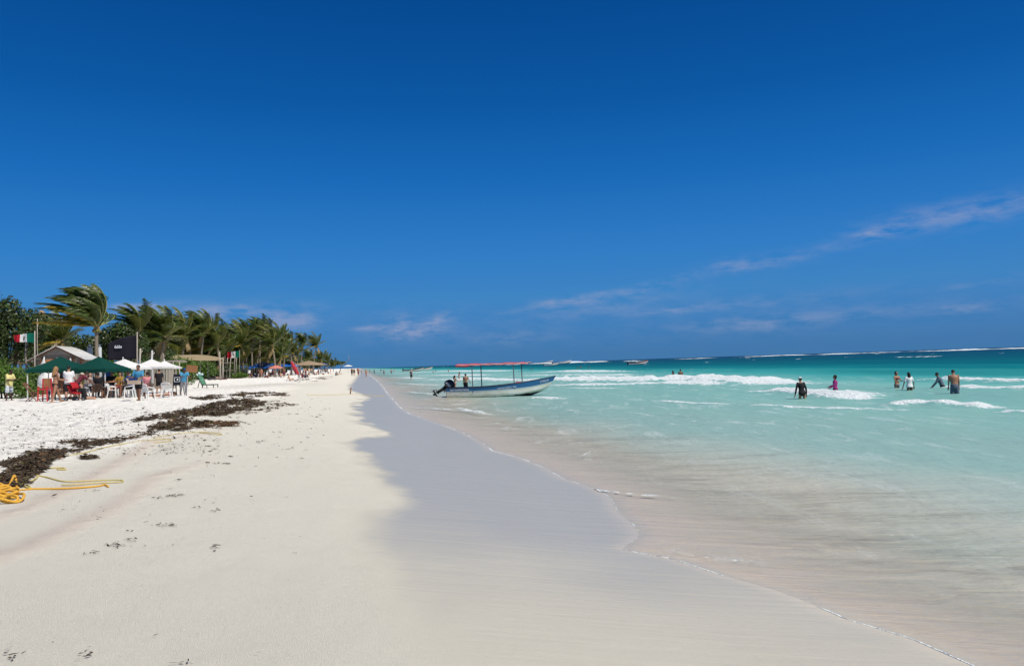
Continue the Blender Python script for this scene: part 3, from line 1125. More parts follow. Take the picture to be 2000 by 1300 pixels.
def shrub(name, px, Y, w, h, mats, label, cat='bush', n=4000, leaf=0.13, seed=0, tree=False, group=None, depth=None, dx=0.0, sky_gap=0.55):
    g = ground_at(px, Y)
    rng = np.random.default_rng(abs(seed + int(px * 3 + Y)))
    pr = random.Random(abs(seed + int(px * 3 + Y)))
    root = thing(name, (g.x + dx, g.y, g.z - 0.05), label, cat, group)
    depth = depth or w * 0.7
    clumps = []
    nb = 9 if tree else 8
    for i in range(nb):
        u = (i + 0.5) / nb
        if tree:
            x = (u - 0.5) * w * 0.8; zc = h * (0.50 + 0.34 * math.sin(math.pi * (0.12 + 0.76 * u))) * pr.uniform(0.86, 1.1)
            rr = (w * pr.uniform(0.15, 0.22), depth * pr.uniform(0.22, 0.32), h * pr.uniform(0.12, 0.19))
        else:
            x = (u - 0.5) * w * 0.82; zc = h * pr.uniform(0.3, 0.52) * (0.55 + 0.6 * math.sin(math.pi * (0.1 + 0.8 * u)))
            rr = (w * pr.uniform(0.15, 0.24), depth * pr.uniform(0.25, 0.4), h * pr.uniform(0.22, 0.36))
        clumps.append(((x, pr.uniform(-0.3, 0.3) * depth, zc), rr))
    extra = 7
    for i in range(extra):
        clumps.append(((pr.uniform(-0.42, 0.42) * w, pr.uniform(-0.4, 0.2) * depth, h * pr.uniform(0.35, 0.82) * (0.9 if tree else 0.75)),
                       (w * pr.uniform(0.07, 0.13), depth * pr.uniform(0.1, 0.2), h * pr.uniform(0.07, 0.14))))
    me = leaf_cloud(rng, clumps, n, leaf, mats, sky_gap)
    link('crown' if tree else 'foliage', me, root)
    mb = MB()
    for (c, rr) in clumps[:nb]:
        base = Vector((c[0] * (0.12 if tree else 0.45), c[1] * 0.2, 0.0))
        mid = Vector((c[0] * 0.35, c[1] * 0.4, c[2] * 0.5))
        mb.tube([base, mid, Vector(c)], [0.10 if tree else 0.05, 0.06 if tree else 0.03, 0.02], 6)
    if tree:
        mb.tube([(0, 0, 0), (0.1, 0, h * 0.25), (-0.05, 0, h * 0.45)], [0.2, 0.15, 0.1], 8)
    mb.build('trunk' if tree else 'stems', BARK_DARK, root, True)
    return root


def _tree_label(px, h):
    where = 'behind the palms at the shade sail' if px < 440 else 'behind the palms at the lookout tower' if px < 500 else 'behind the palms at the blue umbrellas' if px < 560 else 'behind the thatched bar'
    return ('%s dark broadleaf tree %s' % ('low' if h < 4.7 else 'high', where), '%s trees %s' % ('low' if h < 4.7 else 'high', where))


def _palm_label(px, py, kind):
    where = 'behind the white parasols' if px < 335 else 'behind the tan shade sail' if px < 440 else 'behind the lookout tower' if px < 482 else 'over the blue umbrellas' if px < 535 else 'behind the red feather flag'
    look = ('yellow green' if kind == 'olive' else 'dark green') + (' low' if py > 684 else ' tall' if py < 660 else '')
    return ('%s windswept palm %s' % (look, where), '%s palms %s' % (look, where))


def build_vegetation():
    shrub('sea_grape_tree', 14, 57, 5.4, 6.9, [LEAF_DARK, LEAF_MID], 'tall dark sea grape tree behind the striped flag', 'tree', 9500, 0.19, 1, True)
    shrub('sea_grape_tree', -62, 55, 5.0, 5.6, [LEAF_DARK, LEAF_MID], 'lower dark sea grape tree beside the tall one', 'tree', 5000, 0.19, 2, True)
    shrub('sea_grape_tree', 70, 66, 4.2, 5.3, [LEAF_DARK, LEAF_MID], 'dark sea grape tree rising behind the plank hut', 'tree', 5000, 0.2, 22, True)
    shrub('beach_bush', 4, 45.5, 3.9, 2.9, [LEAF_LIME, LEAF_MID], 'large bright green bush behind the man in yellow', 'bush', 9000, 0.115, 3)
    shrub('beach_bush', 52, 47.5, 2.0, 2.1, [LEAF_LIME, LEAF_MID], 'smaller green bush between the big bush and the hut', 'bush', 3500, 0.11, 4)
    shrub('sea_grape_tree', 246, 66, 3.9, 5.6, [LEAF_DARK, LEAF_MID], 'round dark tree behind the black flag', 'tree', 7000, 0.2, 5, True)
    shrub('sea_grape_tree', 205, 68, 3.0, 4.9, [LEAF_DARK, LEAF_MID], 'dark tree behind the trunk of the golden palm', 'tree', 4500, 0.2, 6, True)
    shrub('sea_grape_tree', 150, 72, 4.6, 5.0, [LEAF_DARK, LEAF_MID], 'dark tree filling the gap behind the hut ridge', 'tree', 5500, 0.21, 23, True)
    shrub('beach_bush', 150, 60, 4.2, 3.4, [LEAF_MID, LEAF_DARK], 'leafy thicket directly behind the plank hut', 'bush', 4500, 0.17, 7)
    shrub('beach_bush', 232, 60, 3.4, 3.0, [LEAF_LIME, LEAF_MID], 'green thicket right under the black flag', 'bush', 4500, 0.15, 8)
    shrub('beach_bush', 290, 63, 3.6, 3.0, [LEAF_MID, LEAF_LIME], 'thicket behind the plank fence and the white parasols', 'bush', 4500, 0.15, 9)
    shrub('beach_bush', 338, 74, 4.2, 3.6, [LEAF_LIME, LEAF_MID], 'bright thicket beyond the fence end', 'bush', 4500, 0.17, 10)
    shrub('beach_bush', 380, 122, 7.5, 4.4, [LEAF_MID, LEAF_LIME], 'wide thicket behind the tan shade sail', 'bush', 5000, 0.27, 11)
    shrub('beach_bush', 434, 136, 7.0, 3.9, [LEAF_MID, LEAF_DARK], 'dark thicket behind the lookout tower', 'bush', 4500, 0.28, 12)
    shrub('beach_bush', 470, 132, 2.4, 1.35, [LEAF_LIME, LEAF_MID], 'low lime green bush at the foot of the flag pole', 'bush', 1800, 0.2, 13)
    far = [(300, 84, 5.0, 5.0), (345, 100, 7, 5.4), (395, 120, 8, 6.0), (440, 140, 9, 6.2), (480, 160, 9, 6.2), (515, 182, 10, 6.0), (548, 210, 11, 5.6), (580, 240, 12, 5.6), (608, 285, 14, 5.6), (634, 350, 18, 5.4),
           (325, 92, 6, 3.2), (370, 106, 7, 3.4), (415, 126, 8, 3.6), (455, 142, 8, 3.4), (495, 168, 9, 3.2), (532, 196, 10, 3.0)]
    for i, (px, Y, w, h) in enumerate(far):
        k = max(1.0, (132 + 0.3 * (px - 330)) / Y) if px >= 325 else 1.0
        Y *= k; w *= k; h *= min(k, 1.25)
        shrub('coastal_tree', px, Y, w, h, [LEAF_DARK, LEAF_MID], *_tree_label(px, h)[:1], 'tree', 3600, 0.0024 * Y, 30 + i, True, _tree_label(px, h)[1], sky_gap=0.3)
    palm(189, 54, 640, 'gold', 11, 'big palm with golden lower fronds behind the green canopies', 1.0, 46, (0.05, 0.0), None, 3.9)
    spec = [
        ('low leaning palm between the hut roof and the golden palm', [(120, 62, 668, 'mid', 12, .8)]),
        ('small palm top showing behind the black flag pole', [(272, 70, 646, 'mid', 13, .85)]),
        ('tall windswept palm rising behind the white parasols', [(322, 73, 660, 'mid', 14, 1.05)]),
    ]
    for lab, ps in spec:
        for (px, Y, py, kind, sd_, sc) in ps:
            palm(px, Y, py, kind, sd_, lab, sc)
    row = [(358, 84, 650, 'mid', 12), (398, 92, 645, 'mid', 14), (424, 98, 668, 'mid', 13), (388, 86, 678, 'olive', 15), (448, 108, 660, 'mid', 14),
           (470, 114, 668, 'mid', 12), (492, 120, 664, 'mid', 13), (340, 98, 650, 'mid', 13), (522, 128, 655, 'mid', 14), (546, 136, 668, 'mid', 12),
           (506, 132, 680, 'olive', 15), (532, 112, 676, 'olive', 15), (460, 100, 690, 'mid', 12), (558, 160, 684, 'mid', 13), (432, 92, 694, 'olive', 15),
           (482, 124, 690, 'mid', 14), (572, 178, 690, 'mid', 12), (565, 170, 672, 'mid', 14),
           (376, 94, 692, 'olive', 12), (408, 102, 690, 'mid', 15), (345, 80, 690, 'mid', 13), (300, 76, 684, 'olive', 12), (500, 118, 700, 'olive', 13), (520, 122, 698, 'mid', 12),
           (548, 130, 700, 'mid', 15), (470, 112, 704, 'mid', 13), (330, 86, 672, 'mid', 15), (372, 90, 664, 'mid', 13), (412, 104, 648, 'mid', 12), (436, 112, 676, 'mid', 14), (508, 136, 652, 'mid', 13), (478, 128, 652, 'mid', 15)]
    for i, (px, Y, py, kind, sd_) in enumerate(row):
        # the grove stands behind the shade sail, the tower and the umbrella row
        Y2 = Y if px < 330 else max(Y, 119 + (i % 5) * 4) if px < 442 else max(Y, 142 + (i % 5) * 4) if px < 480 else max(Y, 150 + (i % 6) * 5) if px not in (532,) else 138
        gs = min(1.28, 1.05 * Y2 / Y); Y = Y2
        py += 7 if 330 < px < 480 else 0
        palm(px, Y, py, kind, sd_, *_palm_label(px, py, kind)[:1], gs, 26, (0.6 * math.sin(i * 2.1), 0.2), _palm_label(px, py, kind)[1])
    end = [(593, 200, 672, 'mid', 14, 1.05), (618, 215, 676, 'mid', 12, 1.15)]
    for (px, Y, py, kind, sd_, sc) in end:
        palm(px, Y, py, kind, sd_, 'tall palm against the sky at the grove end, ' + ('nearest the thatched bar' if px < 600 else 'wider and outermost'), sc, 26, (0.9, 0.2), 'two tall palms at the end of the grove')
    for (px, Y, py, kind, sd_) in [(582, 190, 694, 'mid', 13), (605, 230, 700, 'mid', 14), (628, 245, 702, 'olive', 15), (641, 295, 704, 'mid', 12), (652, 335, 713, 'mid', 13)]:
        palm(px, Y, py, kind, sd_, 'short palm at the far end of the grove', 1.0, 26, (0.3, 0.1), 'short palms at the far end of the grove')


build_vegetation()

# ------------------------------------------------------------------ paints, cloths, woods
WHITE_CLOTH = mat('white_canvas', (0.80, 0.79, 0.76), 0.85, 0.06, 3, 0.1, 0.2, 0, 0.18)
GREEN_CLOTH = mat('green_canvas', (0.002, 0.050, 0.036), 0.8, 0.15, 3, 0.1, 0.2, 0, 0.10)
TAN_CLOTH = mat('tan_canvas', (0.36, 0.285, 0.165), 0.85, 0.12, 2, 0.1, 0.2, 0, 0.15)
BLACK_CLOTH = mat('black_flag_cloth', (0.010, 0.009, 0.016), 0.8, 0.2, 3)
FLAG_GREEN = mat('flag_green', (0.004, 0.150, 0.095), 0.7, 0.1, 5, 0, 0.2, 0, 0.2)
FLAG_WHITE = mat('flag_white', (0.80, 0.79, 0.76), 0.7, 0.05, 5, 0, 0.2, 0, 0.2)
FLAG_RED = mat('flag_red', (0.480, 0.014, 0.030), 0.7, 0.1, 5, 0, 0.2, 0, 0.2)
EMBLEM = mat('flag_emblem', (0.070, 0.090, 0.050), 0.8, 0.5, 30)
WHITE_METAL = mat('white_painted_metal', (0.62, 0.62, 0.60), 0.5, 0.1, 8)
GREY_METAL = mat('grey_metal', (0.30, 0.31, 0.33), 0.45, 0.2, 8, 0, 0.5, 0.4)
ROOF_METAL = mat('corrugated_roof', (0.58, 0.58, 0.56), 0.5, 0.22, 3, 0.2, 0.4)
PLASTIC_WHITE = mat('white_plastic', (0.78, 0.78, 0.76), 0.4, 0.05, 6, 0, 0.4)
WOOD_GREY = mat('weathered_plank', (0.235, 0.20, 0.165), 0.9, 0.35, 7, 0.4)
WOOD_GREY2 = mat('weathered_plank_pale', (0.33, 0.29, 0.245), 0.9, 0.3, 7, 0.4)
WOOD_BROWN = mat('brown_wood', (0.190, 0.085, 0.048), 0.7, 0.3, 9, 0.3)
WOOD_ORANGE = mat('orange_wood', (0.360, 0.170, 0.075), 0.7, 0.3, 6, 0.3)
DRIFTWOOD = mat('driftwood', (0.40, 0.36, 0.31), 0.9, 0.25, 8, 0.5)
RED_PAINT = mat('red_paint', (0.52, 0.045, 0.050), 0.5, 0.12, 6)
RED_CLOTH = mat('red_cloth', (0.36, 0.012, 0.018), 0.8, 0.2, 6)
BLACK_PLASTIC = mat('black_plastic', (0.016, 0.016, 0.018), 0.4, 0.3, 8, 0, 0.5)
BLUE_CLOTH = mat('blue_canvas', (0.018, 0.115, 0.420), 0.8, 0.2, 2, 0, 0.2, 0, 0.15)
SALMON_CLOTH = mat('salmon_canvas', (0.62, 0.235, 0.180), 0.8, 0.1, 2, 0, 0.2, 0, 0.15)
LOUNGE_GREEN = mat('green_lounger_fabric', (0.075, 0.205, 0.120), 0.8, 0.1, 5)
TOWEL = mat('pale_blue_towel', (0.50, 0.66, 0.68), 0.9, 0.15, 12, 0.3)
THATCH = mat('thatch', (0.30, 0.225, 0.145), 0.95, 0.35, 14, 0.8)
CARDBOARD = mat('cardboard', (0.42, 0.33, 0.25), 0.9, 0.12, 5)
LETTER_WHITE = mat('white_lettering', (0.75, 0.77, 0.78), 0.6, 0.05, 10)
LETTER_PALE = mat('pale_lettering', (0.52, 0.56, 0.58), 0.6, 0.05, 10)
YELLOW_ROPE = mat('yellow_rope', (0.66, 0.36, 0.045), 0.8, 0.3, 30, 0.4)
PALE_ROPE = mat('pale_yellow_rope', (0.58, 0.47, 0.16), 0.8, 0.3, 30, 0.4)
GLASSY_BLUE = mat('blue_cooler', (0.020, 0.110, 0.400), 0.4, 0.1, 6)


def text_mesh(body, size, name, m_, extrude=0.002):
    cu = bpy.data.curves.new('lettering_curve', 'FONT')
    cu.body = body
    cu.size = size
    cu.extrude = extrude
    cu.offset = size * 0.018
    cu.align_x = 'LEFT'
    tmp = bpy.data.objects.new('lettering_tmp', cu)
    COL.objects.link(tmp)
    dg = bpy.context.evaluated_depsgraph_get()
    me = bpy.data.meshes.new_from_object(tmp.evaluated_get(dg))
    bpy.data.objects.remove(tmp)
    bpy.data.curves.remove(cu)
    me.name = name
    me.materials.clear()
    me.materials.append(m_)
    return me


TEXTS = {'flag': text_mesh('dubbs', 0.30, 'lettering', LETTER_WHITE), 'stern': text_mesh('NAT EXPEDITIONS', 0.15, 'lettering', LETTER_WHITE),
         'mid': text_mesh('LUNA DE CARIBE 2  MAR', 0.115, 'lettering', LETTER_WHITE), 'bow': text_mesh('STELLA', 0.20, 'lettering', LETTER_PALE)}

FOLD = lambda u, v, ph: 0.05 * math.sin(7.0 * u + ph) * u + 0.025 * math.sin(13 * u + 2.5 * v + ph * 2) * u


# ------------------------------------------------------------------ shelters
def pyramid_cover(half, eave, peak, valance, scallop=0.0, n=8):
    """square canopy with sagging faces and a hanging valance"""
    mb = MB()
    rows = []
    N_ = n * 2
    for i in range(N_ + 1):
        r = []
        for j in range(N_ + 1):
            x = -1 + 2 * i / N_; y = -1 + 2 * j / N_
            m = max(abs(x), abs(y))
            z = eave + (peak - eave) * ((1 - m) ** 0.92) - 0.05 * math.sin(math.pi * min(1, m)) * (1 - abs(abs(x) - abs(y)))
            r.append((x * half, y * half, z))
        rows.append(r)
    mb.sheet(rows, 0, 0.012)
    cs = [(-half, -half), (half, -half), (half, half), (-half, half)]
    for a, b in zip(cs, cs[1:] + cs[:1]):
        seg = []
        for row in range(2):
            r = []
            for k in range(13):
                t = k / 12
                s_ = 1.006 if row == 0 else 1.012
                drop = 0 if row == 0 else valance * (0.86 + 0.14 * math.cos(t * math.pi * 6)) if scallop else (0 if row == 0 else valance)
                r.append(((a[0] + (b[0] - a[0]) * t) * s_, (a[1] + (b[1] - a[1]) * t) * s_, eave + 0.004 - drop))
            seg.append(r)
        mb.sheet(seg, 0, 0.006)
    return mb


def canopy_tent(px, Y, half, eave, peak, label, rz):
    g = ground_at(px, Y)
    root = thing('canopy_tent', g, label, 'canopy tent', None, rz)
    pyramid_cover(half, eave, peak, 0.2, 0.2).build('canopy', GREEN_CLOTH, root, False)
    for sx in (-1, 1):
        for sy in (-1, 1):
            leg = MB().bar((sx * half * 0.96, sy * half * 0.96, -0.06), (sx * half * 0.96, sy * half * 0.96, eave - 0.01), 0.04)
            leg.box((sx * half * 0.96, sy * half * 0.96, 0.0), (0.11, 0.11, 0.02))
            leg.build('leg', WHITE_METAL, root)
    fr = MB()
    for s in (-1, 1):
        fr.bar((-half * 0.96, s * half * 0.96, eave - 0.06), (half * 0.96, s * half * 0.96, eave - 0.06), 0.025)
        fr.bar((s * half * 0.96, -half * 0.96, eave - 0.09), (s * half * 0.96, half * 0.96, eave - 0.09), 0.025)
    fr.build('frame', WHITE_METAL, root)
    return root


def parasol(name, px, Y, half, eave, peak, cloth, label, rz=0.0, group=None, tilt=0.0, pole_m=None, cat='parasol', valance=0.10):
    g = ground_at(px, Y)
    root = thing(name, g, label, cat, group, rz)
    c = pyramid_cover(half, eave, peak, valance).build('canopy', cloth, root)
    c.rotation_euler = (0, tilt, 0)
    MB().tube([(0, 0, -0.3), (0, 0, peak + 0.05)], 0.028, 8).ellipsoid((0, 0, peak + 0.07), (0.04, 0.04, 0.05), 8).build('pole', pole_m or WHITE_METAL, root, True)
    rb = MB()
    for k in range(8):
        a = k * math.pi / 4
        r = half * (1.0 if k % 2 == 0 else 1.38) * 0.97
        rb.bar((0, 0, peak - 0.05), (math.cos(a) * r, math.sin(a) * r, eave - 0.035), 0.018)
    o = rb.build('ribs', pole_m or WHITE_METAL, root); o.rotation_euler = (0, tilt, 0)
    return root


def round_parasol(px, Y, r, h, cloth, label, group, rng):
    g = ground_at(px, Y)
    root = thing('beach_umbrella', g, label, 'umbrella', group, rng.uniform(0, 1))
    n = 12
    rings = []
    for i, (t, z) in enumerate([(0.02, 0.52), (0.35, 0.42), (0.7, 0.24), (1.0, 0.0)]):
        rings.append([(math.cos(2 * math.pi * k / n) * r * t, math.sin(2 * math.pi * k / n) * r * t, h - 0.5 + z * (1.0 if k % 2 else 0.96)) for k in range(n + 1)])
    MB().sheet(rings, 0, 0.01).build('canopy', cloth, root)
    MB().tube([(0, 0, -0.3), (0, 0, h + 0.1)], 0.03, 6).build('pole', DRIFTWOOD, root, True)
    return root


# ------------------------------------------------------------------ flags
def flag_cloth(W, H, lift, mats_cols, ph, taper=1.0):
    """cloth streaming towards -x from the pole at x=0; columns coloured in bands"""
    mb = MB()
    nu, nv = 24, 8
    P = []
    for i in range(nu + 1):
        u = i / nu
        col = []
        for j in range(nv + 1):
            v = j / nv
            hh = H * (1 - (1 - taper) * u)
            col.append(Vector((-W * u + 0.02 * math.sin(9 * u), FOLD(u * 2, v, ph), lift * u + H * 0.5 + (v - 0.5) * hh - 0.12 * u * u * H + 0.04 * math.sin(6 * u + ph) * u)))
        P.append(col)
    for i in range(nu):
        u = (i + 0.5) / nu
        mi = min(len(mats_cols) - 1, int(u * len(mats_cols)))
        vs = P[i] + P[i + 1]
        fs = [(j, j + 1, j + 1 + nv + 1, j + nv + 1) for j in range(nv)]
        mb.add(vs, fs, mi)
    return mb, P


def weld(o):
    bm = bmesh.new(); bm.from_mesh(o.data)
    bmesh.ops.remove_doubles(bm, verts=bm.verts, dist=1e-5)
    bm.to_mesh(o.data); bm.free()
    o.data.polygons.foreach_set('use_smooth', np.ones(len(o.data.polygons), dtype=bool))


def tricolour(px, Y, top_py, W, H, label, lift=0.0, pole_top=None, ph=0.4, taper=1.0, base_px=None):
    g = ground_at(px, Y)
    root = thing('flag', g, label, 'flag')
    top = at_depth(px, top_py, Y)
    zt = top.z - g.z
    pole_z = zt + 0.15
    lean = (top.x - g.x)
    MB().tube([(0, 0, -0.4), (lean * 0.5, 0, pole_z * 0.5), (lean, 0, pole_z)], [0.045, 0.04, 0.03], 8).build('pole', DRIFTWOOD, root, True)
    mb, P = flag_cloth(W, H, lift, [0, 1, 2], ph, taper)
    cl = mb.build('cloth', [FLAG_GREEN, FLAG_WHITE, FLAG_RED], root)
    weld(cl)
    cl.location = (lean - 0.03, 0, zt - H)
    # the eagle emblem in the white band, on both faces
    em = MB()
    for face in (-1, 1):
        for (du, dv, ru, rv) in ((0.5, 0.56, .045, .15), (0.485, 0.66, .03, .07), (0.525, 0.60, .05, .08), (0.475, 0.52, .05, .06), (0.5, 0.36, .065, .055), (0.5, 0.29, .03, .04)):
            i = int(du * 24); j = int(dv * 8)
            c = P[i][j]
            em.ellipsoid((c.x - (du * 24 - i) * W / 24, c.y + face * 0.008, c.z), (ru * W, 0.006, rv * H), 10)
    em_o = em.build('emblem', EMBLEM, cl, True)
    return root


def black_flag():
    Y = 52
    g = ground_at(268, Y)
    root = thing('flag', g, 'large black flag with small white lettering on a wooden pole', 'flag')
    s = Y / F_PX
    top = at_depth(269, 648, Y).z - g.z
    MB().tube([(0, 0, -0.4), (0.02, 0, top * 0.5), (0.05, 0, top)], [0.055, 0.05, 0.04], 8).build('pole', WOOD_GREY2, root, True)
    W, Hh = 2.0, 1.62
    mb = MB()
    nu, nv = 20, 12
    rows = []
    for i in range(nu + 1):
        u = i / nu; r = []
        for j in range(nv + 1):
            v = j / nv
            zt = -0.52 * u + 0.10 * math.sin(u * 3.1); zb = -Hh - 0.02 * u
            r.append((-W * u, 0.05 * math.sin(5 * u + 2 * v) * u + 0.03 * math.sin(11 * u), zt + (zb - zt) * (1 - v)))
        rows.append(r)
    c = mb.sheet(rows, 0, 0.006).build('cloth', BLACK_CLOTH, root, True)
    c.location = (0.02, 0, at_depth(268, 654, Y).z - g.z)
    t = link('lettering', TEXTS['flag'], c)
    t.rotation_euler = (math.pi / 2, 0, 0)
    t.location = (-1.50, -0.10, -0.86)
    t.scale = (0.72, 1.0, 1)


# ------------------------------------------------------------------ plank hut and fence
def hut():
    Y = 52.0
    g = ground_at(129, Y)
    root = thing('plank_hut', g, 'weathered plank hut with a pale metal gable roof behind the green canopies', 'hut', None, R(9))
    hw, dp = 1.42, 2.4           # half width of walls, depth
    eave, ridge = 2.42, 3.20
    rng = random.Random(3)
    pm = [MB().box((0, 0, 0.5), (0.17, 0.03, 1.0)).mesh('plank', [m_]) for m_ in (WOOD_GREY, WOOD_GREY2, WOOD_BROWN)]

    def plank(x, y, z0, h, rz=0.0, m=None):
        o = link('plank', pm[m if m is not None else (0 if rng.random() < 0.6 else 1)], root)
        o.location = (x, y + rng.uniform(-0.008, 0.008), z0)
        o.rotation_euler = (rng.uniform(-0.01, 0.01), rng.uniform(-0.012, 0.012), rz)
        o.scale = (rng.uniform(0.92, 1.0), 1, h)
    n = int(2 * hw / 0.18)
    for i in range(n):
        x = -hw + 0.09 + i * (2 * hw / n)
        top = eave - 0.02
        if -0.9 < x < 0.85:
            continue                                   # serving hatch under the lintel
        plank(x, -dp / 2, -0.1, top + 0.1)
    for i in range(12):
        plank(-hw, -dp / 2 + 0.12 + i * 0.2, -0.1, eave, math.pi / 2)
        plank(hw, -dp / 2 + 0.12 + i * 0.2, -0.1, eave, math.pi / 2)
    for i in range(n):
        plank(-hw + 0.09 + i * (2 * hw / n), dp / 2, -0.1, eave)
    # gable: three overlapping boards and a lintel
    for k, (z0, z1) in enumerate(((2.42, 2.66), (2.67, 2.90), (2.91, 3.12))):
        w0 = hw * (ridge - z0) / (ridge - eave) * 0.97; w1 = hw * (ridge - z1) / (ridge - eave) * 0.97
        MB().loft([[(-w0, -dp / 2 - 0.03, z0), (w0, -dp / 2 - 0.03, z0), (w1, -dp / 2 - 0.03, z1), (-w1, -dp / 2 - 0.03, z1)],
                   [(-w0, -dp / 2 + 0.01, z0), (w0, -dp / 2 + 0.01, z0), (w1, -dp / 2 + 0.01, z1), (-w1, -dp / 2 + 0.01, z1)]]).build('gable_board', WOOD_GREY2 if k else WOOD_GREY, root)
    MB().box((-0.02, -dp / 2 - 0.05, 2.26), (2.15, 0.05, 0.24)).build('lintel_board', WOOD_ORANGE, root)
    MB().box((-0.02, -dp / 2 - 0.052, 2.02), (2.1, 0.04, 0.12)).build('lintel_board', WOOD_ORANGE, root)
    MB().box((-0.02, -dp / 2 - 0.14, 1.02), (1.95, 0.34, 0.05)).build('counter', WOOD_ORANGE, root)
    for i in range(9):
        plank(-0.86 + i * 0.215, -dp / 2, -0.1, 1.1, 0, 2)
    for x in (-hw - 0.02, -0.95, 0.9, hw + 0.02):
        MB().box((x, -dp / 2 - 0.03, 1.2), (0.11, 0.11, 2.6)).build('post', WOOD_BROWN, root)
    # corrugated sheets
    for s in (-1, 1):
        rows = []
        for i in range(2):
            r = []
            for j in range(49):
                y = -dp / 2 - 0.42 + (dp + 0.8) * j / 48
                rip = 0.014 * math.cos(j * math.pi / 1.5)
                x = (0.0 if i == 0 else s * (hw + 0.42)); z = ridge + 0.05 if i == 0 else eave - 0.14
                r.append((x, y, z + rip))
            rows.append(r)
        if s > 0:
            rows = [list(reversed(q)) for q in rows]
        MB().sheet(rows, 0, 0.02).build('roof_sheet', ROOF_METAL, root, True)
    for k, y in enumerate((-dp / 2 - 0.3, 0, dp / 2 + 0.2)):
        rf = MB()
        for s in (-1, 1):
            rf.bar((0, y, ridge - 0.02), (s * (hw + 0.36), y, eave - 0.19), 0.05, 0.09)
        rf.build('rafter', WOOD_BROWN, root)


def fence():
    Y = 60.0
    a = ground_at(150, 58.5); b = ground_at(346, 61.0)
    root = thing('plank_fence', a, 'fence of upright weathered planks behind the parasols and seated guests', 'fence')
    rng = random.Random(9)
    pm = [MB().box((0, 0, 0.5), (0.15, 0.03, 1.0)).mesh('plank', [m_]) for m_ in (WOOD_GREY, WOOD_GREY2)]
    d = b - a
    n = int(d.length / 0.165)
    for i in range(n):
        t = (i + 0.5) / n
        o = link('plank', pm[0 if rng.random() < 0.55 else 1], root)
        o.location = (d.x * t, d.y * t + rng.uniform(-0.012, 0.012), d.z * t - 0.15)
        o.rotation_euler = (0, rng.uniform(-0.025, 0.025), math.atan2(d.y, d.x))
        o.scale = (rng.uniform(0.85, 1.02), 1, rng.uniform(1.62, 1.84))
    for z in (0.45, 1.25):
        MB().bar((0, 0.05, z), (d.x, d.y + 0.05, d.z + z), 0.06, 0.09).build('rail', WOOD_GREY, root)


def log_post(px, Y, top_py, r, label, crook=0.0, m_=None, group=None):
    g = ground_at(px, Y)
    t = at_depth(px, top_py, Y)
    h = t.z - g.z
    root = thing('log_post', g, label, 'post', group)
    MB().tube([(0, 0, -0.4), (crook * 0.4, 0, h * 0.35), (-crook, 0, h * 0.7), (crook * 0.3, 0, h)], [r * 1.15, r, r * 0.95, r * 0.8], 9).build('shaft', m_ or DRIFTWOOD, root, True)
    MB().tube([(crook * 0.1, 0, h * 0.86), (r * 2.2, 0.02, h * 0.95)], [r * 0.45, r * 0.3], 7).build('branch_stub', m_ or DRIFTWOOD, root, True)
    return root


def shade_sail():
    Y = 110.0
    s = Y / F_PX
    g = ground_at(382, Y)
    root = thing('shade_sail', g, 'wide tan shade sail stretched between driftwood poles', 'shade sail')
    x0 = at_depth(331, 700, Y).x - g.x; x1 = at_depth(432, 704, Y).x - g.x
    rows = []
    for i in range(25):
        t = i / 24
        x = x0 + (x1 - x0) * t
        r = []
        for j in range(9):
            v = j / 8
            zc = 3.52 - 0.62 * t + 0.20 * math.sin(math.pi * t * 1.1)
            dep = 2.4 * (0.35 + 0.65 * math.sin(math.pi * min(1, 0.12 + 0.8 * t)))
            sag = -0.55 * math.sin(math.pi * t) * (0.8 - v) * 0.9
            r.append((x, (v - 0.5) * 2 * dep, zc + sag + 0.30 * v))
        rows.append(r)
    MB().sheet(rows, 0, 0.015).build('cloth', TAN_CLOTH, root, True)
    for k, (px, topy, dy, r) in enumerate(((378, 701, -1.4, 0.075), (391, 702, 1.2, 0.06), (406, 702, 1.8, 0.05), (430, 686, -0.6, 0.085), (342, 697, 0.9, 0.06), (436, 697, 1.8, 0.06))):
        p0 = ground_at(px, Y + dy); tp = at_depth(px, topy, Y + dy)
        MB().tube([(p0.x - g.x, dy, p0.z - g.z - 0.3), (p0.x - g.x + 0.06, dy, (tp.z - g.z) * 0.5), (p0.x - g.x, dy, tp.z - g.z)], [r * 1.1, r, r * 0.8], 8).build('pole', DRIFTWOOD, root, True)


def pergola():
    """low brushwood shelter behind the parasols' end"""
    Y = 66.0
    g = ground_at(346, Y)
    root = thing('brushwood_shelter', g, 'low flat brushwood shelter on thin posts beside the fence end', 'shelter')
    x0 = at_depth(303, 706, Y).x - g.x; x1 = at_depth(358, 706, Y).x - g.x
    zt = at_depth(330, 706, Y).z - g.z
    rng = random.Random(5)
    mb = MB()
    for k in range(40):
        y = -0.9 + 1.8 * rng.random(); z = zt + rng.uniform(-0.05, 0.08)
        mb.tube([(x0 + rng.uniform(-0.2, 0.5), y, z), ((x0 + x1) / 2, y + rng.uniform(-0.2, 0.2), z + rng.uniform(-0.04, 0.06)), (x1 + rng.uniform(-0.5, 0.25), y, z + rng.uniform(-0.05, 0.05))], [0.02, 0.025, 0.014], 5)
    mb.build('brushwood_roof', DRIFTWOOD, root)
    for px in (318, 345, 357):
        p = at_depth(px, 730, Y)
        MB().tube([(p.x - g.x, -0.7, -0.3), (p.x - g.x + 0.03, -0.7, zt)], [0.05, 0.04], 7).build('post', DRIFTWOOD, root, True)
    MB().box((x1 + 0.62, 0.3, 1.55), (0.95, 0.05, 0.62), (0.06, 0.1, 0)).build('sign_board', WOOD_ORANGE, root)
    MB().bar((x1 + 0.2, 0.34, -0.2), (x1 + 0.2, 0.34, 1.8), 0.06).build('post', DRIFTWOOD, root)


